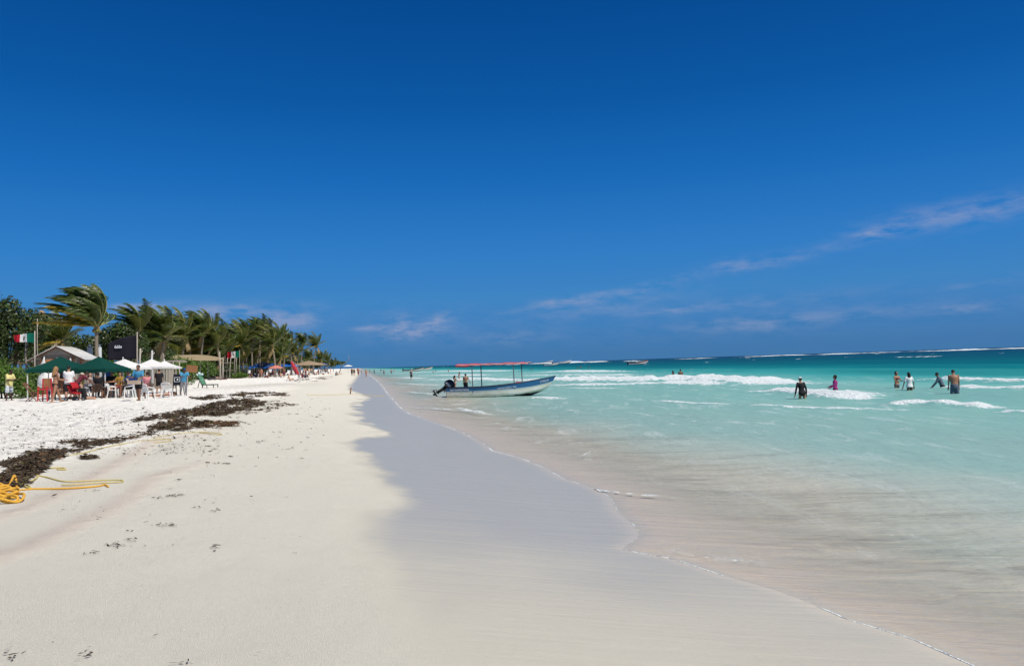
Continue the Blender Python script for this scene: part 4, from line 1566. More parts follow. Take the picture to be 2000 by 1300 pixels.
def tower():
    Y = 133.0
    g = ground_at(448, Y)
    root = thing('lookout_tower', g, 'slender lookout tower of driftwood poles below the far flag', 'tower')
    for (x, y, r) in ((-0.95, -0.5, 0.075), (0.35, -0.5, 0.07), (0.75, 0.5, 0.065), (-0.55, 0.5, 0.065), (1.15, 0.2, 0.05)):
        MB().tube([(x - 0.15, y, -0.3), (x, y, 2.0), (x + 0.14, y * 0.9, 3.7)], [r * 1.1, r, r * 0.8], 7).build('pole', DRIFTWOOD, root, True)
    for z in (1.45, 2.75):
        for y in (-0.5, 0.5):
            MB().bar((-0.95, y, z), (0.85, y, z), 0.08).build('crossbeam', WOOD_GREY2, root)
    for k in range(6):
        MB().box((-0.72 + k * 0.28, 0, 2.83), (0.24, 1.1, 0.04)).build('deck_plank', WOOD_GREY, root)


# ------------------------------------------------------------------ seats and small furniture
def plastic_chair(px, Y, rz, label, m_=None):
    g = ground_at(px, Y)
    m_ = m_ or PLASTIC_WHITE
    root = thing('plastic_chair', g, label, 'chair', None, rz)
    rows = [[(x, y, 0.44 + 0.012 * math.cos(x * 8) - 0.02 * (y < -0.1)) for y in (-0.22, -0.1, 0.05, 0.2)] for x in (-0.23, -0.08, 0.08, 0.23)]
    MB().sheet(rows, 0, 0.025).build('seat', m_, root, True)
    for sx in (-1, 1):
        MB().bar((sx * 0.25, -0.24, -0.02), (sx * 0.22, -0.20, 0.64), 0.05).build('leg', m_, root)
        MB().bar((sx * 0.26, 0.27, -0.02), (sx * 0.22, 0.19, 0.46), 0.05).build('leg', m_, root)
        MB().tube([(sx * 0.23, -0.22, 0.64), (sx * 0.27, 0.0, 0.66), (sx * 0.25, 0.24, 0.70)], [0.026, 0.03, 0.026], 6).build('armrest', m_, root, True)
    bk = MB()
    for k in range(7):
        x = -0.21 + k * 0.07
        bk.bar((x, 0.20, 0.45), (x * 1.05, 0.31, 0.82 + 0.03 * math.cos(x * 6)), 0.042, 0.014)
    bk.tube([(-0.25, 0.30, 0.74), (-0.2, 0.315, 0.84), (0, 0.325, 0.87), (0.2, 0.315, 0.84), (0.25, 0.30, 0.74)], 0.022, 6)
    bk.build('backrest', m_, root)
    root.scale = (0.88,) * 3
    return root


def folding_chair(px, Y, rz, label):
    g = ground_at(px, Y)
    root = thing('folding_chair', g, label, 'chair', None, rz)
    for s in (-1, 1):
        MB().bar((0.30, s * 0.22, -0.02), (-0.34, s * 0.22, 0.92), 0.045, 0.03).build('leg', WOOD_BROWN, root)      # runs up into the back
        MB().bar((-0.28, s * 0.19, -0.02), (0.26, s * 0.19, 0.46), 0.045, 0.03).build('leg', WOOD_BROWN, root)
    for k in range(5):
        MB().box((-0.12 + k * 0.09, 0, 0.455), (0.07, 0.44, 0.02)).build('seat_slat', WOOD_BROWN, root)
    for z in (0.68, 0.80, 0.90):
        x = 0.30 - 0.64 * z / 0.94
        MB().box((x, 0, z), (0.02, 0.46, 0.075), (0, -0.6, 0)).build('back_slat', WOOD_BROWN, root)
    return root


def red_stool():
    g = ground_at(88, 37.2)
    root = thing('bar_chair', g, 'tall chair with red painted frame and amber wooden back', 'chair')
    for sx in (-1, 1):
        for sy in (-1, 1):
            MB().bar((sx * 0.24, sy * 0.2, -0.03), (sx * 0.20, sy * 0.18, 0.74 if sy < 0 else 1.12), 0.05).build('leg', RED_PAINT, root)
    MB().box((0, 0, 0.60), (0.5, 0.46, 0.06)).build('seat', RED_PAINT, root)
    for k in range(3):
        MB().box((-0.14 + 0.14 * k, 0.20, 0.90), (0.12, 0.03, 0.46)).build('back_slat', WOOD_ORANGE, root)
    MB().bar((-0.23, -0.19, 0.28), (0.23, -0.19, 0.28), 0.035).build('footrest', RED_PAINT, root)


def stroller():
    g = ground_at(146, 36.4)
    root = thing('baby_stroller', g, 'baby stroller with a red seat, hood and black wheels', 'stroller', None, R(-20))
    rows = []
    for i in range(9):
        a = math.pi * (0.02 + 0.62 * i / 8)
        rows.append([(-0.26 + 0.40 * math.cos(a) * 0.9, y, 0.72 + 0.42 * math.sin(a)) for y in (-0.24, -0.12, 0, 0.12, 0.24)])
    MB().sheet(rows, 0, 0.015).build('hood', RED_CLOTH, root, True)
    MB().loft([[(-0.38, -0.22, 0.92), (-0.38, 0.22, 0.92), (-0.28, 0.22, 0.95), (-0.28, -0.22, 0.95)], [(-0.12, -0.22, 0.45), (-0.12, 0.22, 0.45), (-0.02, 0.22, 0.52), (-0.02, -0.22, 0.52)],
               [(0.28, -0.2, 0.42), (0.28, 0.2, 0.42), (0.28, 0.2, 0.5), (0.28, -0.2, 0.5)]]).build('seat', RED_CLOTH, root)
    fr = MB()
    for s in (-1, 1):
        fr.tube([(-0.62, s * 0.24, 1.05), (-0.4, s * 0.24, 0.8), (0.45, s * 0.2, 0.14)], 0.016, 6)
        fr.tube([(0.1, s * 0.24, 0.44), (-0.38, s * 0.24, 0.14)], 0.016, 6)
        fr.tube([(0.28, s * 0.2, 0.45), (0.42, s * 0.2, 0.25)], 0.014, 6)
    fr.tube([(-0.62, -0.24, 1.05), (-0.62, 0.24, 1.05)], 0.02, 6)
    fr.tube([(-0.38, -0.26, 0.14), (-0.38, 0.26, 0.14)], 0.014, 6)
    fr.build('frame', BLACK_PLASTIC, root)
    for (x, y, r) in ((-0.38, -0.27, 0.15), (-0.38, 0.27, 0.15), (0.45, -0.2, 0.13), (0.45, 0.2, 0.13)):
        w = MB().tube([(x, y - 0.025, r - 0.02), (x, y + 0.025, r - 0.02)], r, 16).build('wheel', BLACK_PLASTIC, root, True)
        MB().tube([(x, y - 0.03, r - 0.02), (x, y + 0.03, r - 0.02)], r * 0.5, 12).build('hub', GREY_METAL, w, True)
    MB().box((-0.1, 0, 0.2), (0.45, 0.36, 0.14)).build('basket', BLACK_PLASTIC, root)
    root.scale = (0.8,) * 3


def table(px, Y, w, h, m_, label, rz=0.0):
    g = ground_at(px, Y)
    root = thing('plastic_table', g, label, 'table', None, rz)
    MB().box((0, 0, h - 0.02), (w, w, 0.035)).build('tabletop', m_, root)
    for sx in (-1, 1):
        for sy in (-1, 1):
            MB().bar((sx * w * 0.44, sy * w * 0.44, -0.03), (sx * w * 0.40, sy * w * 0.40, h - 0.03), 0.05).build('leg', m_, root)
    return root


def lounger():
    g = ground_at(404, 60.5)
    root = thing('sun_lounger', g, 'green folding sun lounger with a pale blue towel hung over its back', 'sun lounger', None, R(-12))
    fr = MB()
    for s in (-1, 1):
        fr.bar((-0.25, s * 0.3, 0.22), (0.85, s * 0.3, 0.20), 0.05)
        fr.bar((-0.25, s * 0.3, 0.22), (-0.62, s * 0.3, 0.98), 0.045)
        fr.bar((-0.60, s * 0.3, 0.0), (-0.42, s * 0.3, 0.58), 0.04)
    fr.build('frame', mat('dark_frame', (0.03, 0.035, 0.03), 0.6), root)
    for x in (-0.2, 0.78):
        for s in (-1, 1):
            MB().bar((x, s * 0.3, -0.03), (x, s * 0.3, 0.2), 0.045).build('leg', BLACK_PLASTIC, root)
    MB().box((0.3, 0, 0.245), (1.05, 0.56, 0.03)).build('seat', LOUNGE_GREEN, root)
    MB().box((-0.43, 0, 0.62), (0.035, 0.56, 0.82), (0, -0.453, 0)).build('backrest', LOUNGE_GREEN, root)
    rows = [[(-0.40 - 0.30 * t + 0.02 * math.sin(9 * y), y * 0.62 + 0.04 * math.sin(5 * t), 0.56 + 0.55 * t + 0.02 * math.sin(14 * y + t)) for y in [q / 8 - 0.5 for q in range(9)]] for t in (0, 0.3, 0.6, 0.9, 1.0)]
    tw = MB().sheet(rows, 0, 0.02)
    tw.ellipsoid((-0.62, -0.06, 1.13), (0.10, 0.13, 0.13), 10).ellipsoid((-0.52, 0.16, 1.05), (0.10, 0.12, 0.10), 10)
    tw.build('draped_towel', TOWEL, root, True)


def menu_board():
    g = ground_at(347, 42.5)
    root = thing('menu_easel', g, 'black wooden menu easel with white print beside the waiter in blue', 'easel')
    MB().box((0, 0, 0.86), (0.46, 0.04, 0.62), (-0.14, 0, 0)).build('board', BLACK_PLASTIC, root)
    for s in (-1, 1):
        MB().bar((s * 0.24, -0.14, -0.03), (s * 0.2, 0.05, 1.2), 0.04).build('leg', BLACK_PLASTIC, root)
        MB().bar((s * 0.22, 0.4, -0.03), (s * 0.19, 0.07, 1.15), 0.035).build('leg', BLACK_PLASTIC, root)
    pr = MB()
    for (x, z, w, h) in ((0, 1.00, 0.30, 0.022), (0, 0.76, 0.30, 0.022), (-0.15, 0.88, 0.022, 0.24), (0.15, 0.88, 0.022, 0.24), (0.02, 0.88, 0.08, 0.08)):
        pr.box((x, -0.035 + (z - 0.86) * 0.14, z), (w, 0.01, h), (-0.14, 0, 0))
    pr.build('printed_panel', LETTER_WHITE, root)


def white_sheets():
    """white canvas pieces stored and hung by the hut"""
    Y = 44.0
    g = ground_at(92, Y)
    root = thing('folded_parasol', g, 'tilted white parasol lowered under the first green canopy', 'parasol')
    n = 10
    rings = []
    for (t, z) in ((0.03, 0.42), (0.45, 0.32), (0.8, 0.14), (1.0, -0.05), (1.02, -0.2)):
        rings.append([(math.cos(2 * math.pi * k / n) * 0.62 * t, math.sin(2 * math.pi * k / n) * 0.62 * t, z * (1 if k % 2 else 0.9)) for k in range(n + 1)])
    c = MB().sheet(rings, 0, 0.01).build('canopy', WHITE_CLOTH, root, True)
    c.location = (0.02, 0, 1.12); c.rotation_euler = (R(35), R(-18), 0)
    MB().tube([(0.1, 0.3, -0.2), (0.02, 0.05, 1.45)], 0.025, 8).build('pole', WHITE_METAL, root, True)
    g2 = ground_at(86, 45.5)
    r2 = thing('sail_banner', g2, 'white triangular sail banner rising behind the first green canopy', 'banner')
    zt = at_depth(88, 697, 45.5).z - g2.z
    rows = []
    for i in range(7):
        t = i / 6
        rows.append([(-0.50 * (1 - t) + 0.06 * math.sin(3 * t), 0.02 * math.sin(6 * t), 1.55 + (zt - 1.55) * t), (0.16 * (1 - 0.75 * t) + 0.02, 0.03 * math.sin(5 * t + 1), 1.50 + (zt - 1.5) * t)])
    MB().sheet(rows, 0, 0.008).build('cloth', WHITE_CLOTH, r2, True)
    MB().tube([(0.2, 0.02, -0.3), (0.14, 0.02, zt * 0.6), (0.02, 0.0, zt + 0.05)], [0.025, 0.02, 0.012], 7).build('pole', WHITE_METAL, r2, True)
    for (px, topy) in ((112, 698), (138, 699)):
        g3 = ground_at(px, 45.8)
        zt = at_depth(px, topy, 45.8).z - g3.z
        r3 = thing('pennant', g3, 'small white pennant tip showing over the green canopy', 'pennant', 'white pennants over the canopy')
        MB().sheet([[(-0.18, 0, zt - 0.42), (0.14, 0.02, zt - 0.46)], [(-0.10, 0.02, zt - 0.2), (0.09, 0.0, zt - 0.22)], [(-0.02, 0, zt), (0.02, 0, zt)]], 0, 0.008).build('cloth', WHITE_CLOTH, r3)
        MB().tube([(0.02, 0, -0.3), (0.02, 0.0, zt)], 0.016, 6).build('pole', WHITE_METAL, r3, True)


def tanks():
    for i, (px, w) in enumerate(((176.5, 0.36), (195, 0.30))):
        Y = 55.5
        g = ground_at(px, Y)
        zt = at_depth(px, 672, Y).z - g.z
        root = thing('gate_pillar', g, ['wider white masonry pillar with knob cap beside the palm trunk', 'narrow white masonry pillar with knob cap beside the palm trunk'][i], 'pillar')
        m_ = mat('white_masonry', (0.52, 0.55, 0.57), 0.8, 0.08, 4)
        MB().tube([(0, 0, -0.3), (0, 0, zt - 0.3), (0, 0, zt - 0.24)], [w / 2, w / 2, w * 0.42], 14).build('shaft', m_, root, True)
        MB().box((0, 0, zt - 0.23), (w * 0.86, w * 0.86, 0.06), None, 0, 0.6).tube([(0, 0, zt - 0.22), (0, 0, zt - 0.1)], 0.07, 8).ellipsoid((0, 0, zt - 0.06), (0.10, 0.10, 0.08), 10).build('cap', m_, root, True)


def palapa(px, Y, top_py, r, label, post_h=2.3):
    g = ground_at(px, Y)
    zt = at_depth(px, top_py, Y).z - g.z
    root = thing('thatched_roof_hut', g, label, 'hut')
    n = 18
    rings = []
    rng = random.Random(int(px))
    for (t, k) in ((0.03, 1.0), (0.4, 0.62), (0.75, 0.3), (1.0, 0.02), (1.02, -0.06)):
        rings.append([(math.cos(2 * math.pi * j / n) * r * t * rng.uniform(0.97, 1.03), math.sin(2 * math.pi * j / n) * r * t, post_h + (zt - post_h) * k * rng.uniform(0.96, 1.0)) for j in range(n)] )
        rings[-1].append(rings[-1][0])
    MB().sheet(rings, 0, 0.12).build('thatch_roof', THATCH, root, True)
    for j in range(6):
        a = j * math.pi / 3
        MB().tube([(math.cos(a) * r * 0.8, math.sin(a) * r * 0.8, -0.3), (math.cos(a) * r * 0.8, math.sin(a) * r * 0.8, post_h + 0.3)], 0.09, 7).build('post', DRIFTWOOD, root, True)


def feather_flag(px, Y, top_py, label):
    g = ground_at(px, Y)
    zt = at_depth(px, top_py, Y).z - g.z
    root = thing('feather_flag', g, label, 'flag')
    MB().tube([(0.75, 0, -0.3), (0.55, 0, zt * 0.4), (0.1, 0, zt * 0.85), (-0.55, 0, zt)], [0.04, 0.035, 0.03, 0.02], 7).build('pole', DRIFTWOOD, root, True)
    rows = []
    for i in range(9):
        t = i / 8
        x = 0.66 - 0.62 * t - 0.25 * t * t
        z = 0.55 + (zt - 0.75) * t
        rows.append([(x - 0.62 * (0.35 + 0.65 * math.sin(math.pi * (0.15 + 0.8 * t))), 0.05 * math.sin(6 * t), z + 0.12), (x, 0, z)])
    MB().sheet(rows, 0, 0.01).build('cloth', mat('coral_red_cloth', (0.60, 0.065, 0.085), 0.7, 0.1, 4, 0, 0.2, 0, 0.2), root, True)


def bent_pole():
    Y = 230.0
    g = ground_at(664, Y)
    root = thing('bare_leaning_palm', g, 'thin bare leaning palm trunk against the sky past the grove', 'palm tree')
    pts = []
    for (px, py) in ((662, 717), (668, 712), (674, 709), (679, 705), (682, 700), (681, 696)):
        p = at_depth(px, py, Y)
        pts.append((p.x - g.x, 0, p.z - g.z))
    pts[0] = (pts[0][0], 0, -0.2)
    MB().tube(pts, [0.13, 0.11, 0.1, 0.09, 0.08, 0.05], 8).build('trunk', mat('grey_bark', (0.22, 0.22, 0.24), 0.9, 0.2), root, True)
    MB().tube([pts[-1], (pts[-1][0] - 0.2, 0, pts[-1][2] + 0.35)], [0.05, 0.01], 5).build('dead_spear', DRIFTWOOD, root)


def build_left():
    hut()
    fence()
    tanks()
    canopy_tent(119, 40.6, 1.17, 1.60, 2.28, 'dark green pop-up canopy in front of the plank hut', R(7))
    canopy_tent(194, 41.0, 1.12, 1.52, 2.22, 'dark green pop-up canopy beside the white parasols', R(-6))
    parasol('square_parasol', 241, 43.5, 1.02, 1.62, 2.10, WHITE_CLOTH, 'square white parasol next to the green canopy', R(-10), None, R(3))
    parasol('square_parasol', 297, 46.8, 0.98, 1.62, 2.12, WHITE_CLOTH, 'square white parasol between two other white parasols', R(5))
    parasol('square_parasol', 322, 48.6, 0.86, 1.58, 2.02, WHITE_CLOTH, 'square white parasol at the open end of the fence', R(12))
    tricolour(68, 50, 650, 1.42, 0.66, 'green white and red striped flag flying beside the hut roof', 0.10, taper=0.62)
    black_flag()
    tricolour(468, 134, 685, 2.15, 1.15, 'green white and red striped flag on the lookout tower', 0.0, ph=1.7, taper=0.95)
    log_post(275, 57, 680, 0.075, 'knotted log post right beside the black flag pole', 0.05)
    log_post(298, 60, 684, 0.085, 'pale bleached log post standing behind the white parasols', 0.03, mat('bleached_log', (0.47, 0.46, 0.45), 0.9, 0.15, 6, 0.3))
    log_post(320, 62, 690, 0.07, 'brown log post at the brushwood shelter', 0.04, WOOD_GREY)
    log_post(52, 53, 660, 0.07, 'grey log post behind the big green bush', 0.04, WOOD_GREY)
    log_post(74, 56, 622, 0.035, 'tall bare mast behind the hut roof', 0.02, WOOD_GREY2)
    shade_sail()
    pergola()
    tower()
    folding_chair(63, 37.6, R(12), 'brown wooden folding chair standing empty in the sun')
    red_stool()
    stroller()
    table(112, 38.6, 0.62, 0.46, BLACK_PLASTIC, 'low black table behind the blond woman')
    plastic_chair(289, 36.0, R(160), 'grey white plastic armchair right beside the waiter with the box')
    plastic_chair(326, 39.4, R(190), 'bright white plastic armchair in the sun beside the person in black')
    plastic_chair(221, 40.2, R(100), 'white plastic armchair under the green canopy edge')
    table(252, 41.5, 0.7, 0.66, PLASTIC_WHITE, 'white plastic table under the white parasol', R(10))
    lounger()
    menu_board()
    white_sheets()
    palapa(83, 74, 606, 2.6, 'thatched roof peak showing between the dark tree and the golden palm', 2.7)
    palapa(262, 90, 622, 3.2, 'thatched roof peak behind the round dark tree', 4.0)
    palapa(604, 178, 705, 4.0, 'wide low thatched bar among the blue umbrellas', 2.2)
    feather_flag(576, 98, 703, 'tall coral red feather flag on a bent pole')
    bent_pole()
    g = ground_at(212, 41.6)
    r = thing('beach_cooler', g, 'tilted blue cooler lid held up under the green canopy', 'cooler', None, R(10))
    MB().box((0, 0, 1.22), (0.42, 0.07, 0.42), (0.1, 0.35, 0.2)).build('lid', GLASSY_BLUE, r)
    MB().box((0.02, 0, 0.48), (0.5, 0.36, 1.0), None, 0, 0.96).build('body', mat('dark_cooler', (0.03, 0.04, 0.06), 0.5), r)
    MB().tube([(-0.02, 0, 0.95), (-0.02, 0, 1.1)], 0.03, 6).build('hinge', GREY_METAL, r)
    g = ground_at(263, 40.8)
    r = thing('ice_bucket', g, 'tall grey green bucket beside the white table', 'bucket')
    MB().tube([(0, 0, -0.02), (0, 0, 0.02), (0, 0, 0.52), (0, 0, 0.56)], [0.15, 0.17, 0.215, 0.225], 16).build('body', mat('grey_green_plastic', (0.22, 0.28, 0.27), 0.5), r, True)
    MB().tube([(-0.21, 0, 0.5), (-0.15, -0.08, 0.36), (0.15, -0.08, 0.36), (0.21, 0, 0.5)], 0.008, 5).build('handle', GREY_METAL, r)
    rng = random.Random(21)
    for (px, Y, s) in ((474, 150, 1.0), (484, 158, .9), (492, 162, 1.0), (501, 150, .95), (513, 152, 1.15), (520, 165, .9), (538, 160, 1.1), (552, 175, 1.0), (557, 168, 1.0), (566, 180, 1.1), (573, 172, 1.0), (612, 205, 1.2), (630, 225, 1.2)):
        round_parasol(px, Y, 1.5 * s, 2.5 * s, BLUE_CLOTH, 'blue beach umbrella ' + ('by the lime bush and the flag tower' if px < 496 else 'behind the salmon umbrella' if px < 560 else 'by the red feather flag' if px < 580 else 'at the thatched bar'), 'blue umbrellas ' + ('by the flag tower' if px < 496 else 'behind the salmon one' if px < 560 else 'by the feather flag' if px < 580 else 'at the bar'), rng)
    round_parasol(539, 128, 1.35, 2.05, SALMON_CLOTH, 'single salmon pink umbrella before the blue ones', None, rng)
    round_parasol(680, 260, 1.6, 2.6, WHITE_CLOTH, 'lone white umbrella on the far open sand', None, rng)


build_left()


# ------------------------------------------------------------------ boats
def hull_paint():
    t = NT('boat_hull_paint')
    v = t.coord('Object')
    sep = t.n('ShaderNodeSeparateXYZ'); t.set(sep.inputs[0], v)
    n1 = t.noise(t.coord('Object', (0.8, 0.8, 2.2)), 2.2, 5, 0.65)
    n2 = t.noise(t.coord('Object', (0.5, 0.5, 3)), 5.0, 5, 0.7)
    white = t.mix(t.math('MULTIPLY_ADD', n1, 2.6, -1.0, clamp=True), (0.82, 0.81, 0.74), (0.66, 0.61, 0.44))
    # algae and scuffs low on the hull
    low = t.math('MULTIPLY_ADD', sep.outputs[2], -4.0, 1.35, clamp=True)
    scuff = t.math('MULTIPLY', t.math('MULTIPLY_ADD', n2, 7.0, -3.9, clamp=True), low)
    c = t.mix(scuff, white, (0.10, 0.085, 0.045))
    # worn black bottom paint rising towards the bow
    line = t.math('SUBTRACT', t.math('MULTIPLY', t.math('SUBTRACT', sep.outputs[0], 4.0), 0.115), t.math('SUBTRACT', sep.outputs[2], t.math('MULTIPLY_ADD', n2, 0.5, -0.22)))
    blk = t.math('MULTIPLY', t.math('MULTIPLY_ADD', line, 14.0, 0.0, clamp=True), t.math('MULTIPLY_ADD', sep.outputs[0], 1.2, -4.6, clamp=True))
    c = t.mix(blk, c, (0.016, 0.015, 0.013))
    return t.done(t.principled(**{'Base Color': c, 'Roughness': 0.5, 'Specular IOR Level': 0.35}))


BOAT_BLUE = mat('boat_blue_paint', (0.022, 0.130, 0.290), 0.5, 0.28, 2.5, 0, 0.4)
BOAT_GREYBLUE = mat('boat_grey_band', (0.50, 0.58, 0.57), 0.55, 0.15, 3)
BOAT_IN = mat('boat_inside', (0.30, 0.34, 0.34), 0.7, 0.2, 3)


class Hull:
    def __init__(self, L=7.35, beam=0.95, g0=0.62, g1=1.22, k0=-0.16, k1=0.42):
        self.L = L; self.beam = beam; self.g0 = g0; self.g1 = g1; self.k0 = k0; self.k1 = k1

    def b(self, s):
        return self.beam * (0.88 + 0.12 * math.sin(math.pi * min(1, s * 1.5))) * max(0.0, 1 - max(0, (s - 0.45) / 0.55) ** 2.3) + 0.015

    def g(self, s):
        return self.g0 + (self.g1 - self.g0) * max(0, (s - 0.25) / 0.75) ** 1.75

    def k(self, s):
        return self.k0 + (self.k1 - self.k0) * max(0, (s - 0.62) / 0.38) ** 2.0

    def x(self, s, w):
        """raked stem: lower points end further aft; w = 0 keel .. 1 gunwale"""
        return self.L * s - (1 - w) * 0.62 * max(0, (s - 0.55) / 0.45) ** 1.6

    def pt(self, s, w, side, out=0.0):
        b, g, k = self.b(s), self.g(s), self.k(s)
        chine = 0.30
        if w < chine:
            y = b * 0.86 * (w / chine) ** 0.8; z = k + (g - k) * 0.22 * (w / chine)
        else:
            q = (w - chine) / (1 - chine)
            y = b * (0.86 + 0.14 * q ** 0.75); z = k + (g - k) * (0.22 + 0.78 * q)
        return Vector((self.x(s, w), side * (y + out), z))


def panga(loc, rz, label, detail=True, name='motor_boat', cat='boat', group=None, canopy=None, H=None, band=None, pitch=0.0):
    H = H or Hull()
    root = thing(name, loc, label, cat, group, rz)
    root.rotation_euler = (0, pitch, rz)
    S = [i / 28 for i in range(29)]
    W = [0, 0.1, 0.2, 0.3, 0.42, 0.56, 0.7, 0.85, 1.0]
    hull = MB()
    for side in (-1, 1):
        rows = [[H.pt(s, w, side) for w in W] for s in S]
        if side > 0:
            rows = [list(reversed(r)) for r in rows]
        hull.sheet(rows, 0)
        inn = [[H.pt(s, w, side, -0.035 if w > 0.25 else 0) + Vector((0, 0, 0.03)) for w in W] for s in S]
        if side < 0:
            inn = [list(reversed(r)) for r in inn]
        hull.sheet(inn, 1)
        for i in range(len(S) - 1):
            a, b = H.pt(S[i], 1, side), H.pt(S[i + 1], 1, side)
            c, d = H.pt(S[i], 1, side, -0.035) + Vector((0, 0, 0.03)), H.pt(S[i + 1], 1, side, -0.035) + Vector((0, 0, 0.03))
            hull.add([a, b, d, c], [(0, 1, 2, 3)], 1)
    ob = hull.build('hull', [hull_paint() if detail else mat('white_hull', (0.66, 0.66, 0.63), 0.5, 0.12, 2), BOAT_IN], root, True)
    # transom; shade on this face is put into its dark colour
    tr = [H.pt(0, w, -1) for w in W] + [H.pt(0, w, 1) for w in reversed(W[1:])]
    MB().loft([[p + Vector((-0.03, 0, 0)) for p in tr], [p + Vector((0.04, 0, 0)) for p in tr]]).build('transom', mat('transom_shaded', (0.16, 0.155, 0.12), 0.7, 0.35, 4), root)
    if band:
        for side in (-1, 1):
            for (w0, w1, out, m_, nm) in ((0.76, 1.0, 0.008, band[0], 'blue_band'), (0.69, 0.758, 0.006, band[1], 'grey_band')) if len(band) > 1 else ((0.66, 1.0, 0.008, band[0], 'colour_band'),):
                drop = (lambda s: 0.13 * max(0.0, (s - 0.45) / 0.55)) if len(band) > 1 else (lambda s: 0.0)
                rows = [[H.pt(s, w0 - drop(s) + (w1 - w0 + (drop(s) if nm != 'grey_band' else 0)) * q / 3, side, out) for q in range(4)] for s in S]
                if side > 0:
                    rows = [list(reversed(r)) for r in rows]
                MB().sheet(rows).build(nm, m_, root, True)
    for side in (-1, 1):
        MB().tube([H.pt(s, 1, side, 0.005) + Vector((0, 0, 0.012)) for s in S], 0.026, 6).build('gunwale_rail', mat('dark_rail', (0.035, 0.045, 0.07), 0.5, 0.3), root, True)
    # deck, foredeck and benches
    deck = [[Vector((H.x(s, 0.35), y * H.b(s) * 0.70, H.k(s) + 0.24)) for y in (-1, -0.5, 0, 0.5, 1)] for s in [q / 10 * 0.86 for q in range(11)]]
    MB().sheet(deck, 0, 0.02).build('deck', BOAT_IN, root)
    fd = [[Vector((H.x(s, 1) - 0.01, y * H.b(s) * 0.94, H.g(s) - 0.05 + 0.04 * (1 - y * y))) for y in (-1, -0.5, 0, 0.5, 1)] for s in (0.76, 0.82, 0.88, 0.94, 0.995)]
    MB().sheet(fd, 0, 0.02).build('foredeck', BOAT_BLUE if detail else BOAT_IN, root, True)
    for s in (0.2, 0.4, 0.58):
        MB().box((H.L * s, 0, H.g(s) - 0.18), (0.28, H.b(s) * 1.86, 0.05)).build('bench', WOOD_GREY2 if detail else BOAT_IN, root)
    return root, H


def outboard(root, H, tilt=R(58), big=True, col=None):
    """a tilted-up outboard engine on the transom"""
    e = bpy.data.objects.new('outboard_engine', None)
    COL.objects.link(e); e.parent = root
    e.location = (-0.06, 0.0, H.g(0) - 0.06)
    e.rotation_euler = (0, tilt, 0)
    # local: z up the engine, leg down, propeller aft (-x)
    rings = []
    for (z, lx, ly, cx) in ((0.02, 0.20, 0.15, -0.16), (0.10, 0.31, 0.20, -0.18), (0.30, 0.34, 0.22, -0.19), (0.48, 0.31, 0.20, -0.17), (0.60, 0.22, 0.15, -0.14), (0.64, 0.10, 0.08, -0.12)):
        rings.append([(cx + lx * math.copysign(abs(math.cos(a)) ** 0.7, math.cos(a)), ly * math.copysign(abs(math.sin(a)) ** 0.7, math.sin(a)), z) for a in [2 * math.pi * k / 16 for k in range(16)]])
    MB().loft(rings).build('cowling', col or mat('engine_black', (0.018, 0.019, 0.021), 0.28, 0.2, 6, 0, 0.5), e, True)
    if big:
        for s in (-1, 1):
            MB().loft([[(-0.40, s * 0.205, 0.16), (-0.02, s * 0.218, 0.20), (0.02, s * 0.214, 0.36), (-0.38, s * 0.210, 0.30)],
                       [(-0.40, s * 0.230, 0.16), (-0.02, s * 0.236, 0.20), (0.02, s * 0.232, 0.36), (-0.38, s * 0.230, 0.30)]]).build('decal', mat('engine_decal', (0.55, 0.55, 0.57), 0.4, 0.3, 18), e)
    lg = MB()
    lg.loft([[(-0.30, -0.10, 0.03), (-0.02, -0.10, 0.03), (-0.02, 0.10, 0.03), (-0.30, 0.10, 0.03)], [(-0.26, -0.07, -0.35), (-0.05, -0.07, -0.35), (-0.05, 0.07, -0.35), (-0.26, 0.07, -0.35)],
             [(-0.27, -0.045, -0.75), (-0.09, -0.045, -0.75), (-0.09, 0.045, -0.75), (-0.27, 0.045, -0.75)]])
    lg.box((-0.22, 0, -0.66), (0.42, 0.24, 0.025))
    lg.capsule((-0.36, 0, -0.84), (0.0, 0, -0.84), 0.055, 0.045, 10)
    lg.loft([[(-0.24, -0.012, -0.85), (-0.06, -0.012, -0.85), (-0.06, 0.012, -0.85), (-0.24, 0.012, -0.85)], [(-0.26, -0.008, -1.02), (-0.14, -0.008, -1.02), (-0.14, 0.008, -1.02), (-0.26, 0.008, -1.02)]])
    lg.build('drive_leg', mat('engine_leg', (0.035, 0.037, 0.04), 0.45, 0.3, 9), e, True)
    pr = MB()
    for k in range(3):
        a = k * 2.094
        pr.ellipsoid((-0.42, 0.10 * math.cos(a), -0.84 + 0.10 * math.sin(a)), (0.02, 0.075, 0.05), 8, 0, (a + 0.4, 0.5, 0))
    pr.capsule((-0.46, 0, -0.84), (-0.38, 0, -0.84), 0.03, 0.04, 8)
    pr.build('propeller', BLACK_PLASTIC, e, True)
    MB().box((0.03, 0, -0.12), (0.12, 0.22, 0.30)).build('clamp_bracket', GREY_METAL, e)
    return e


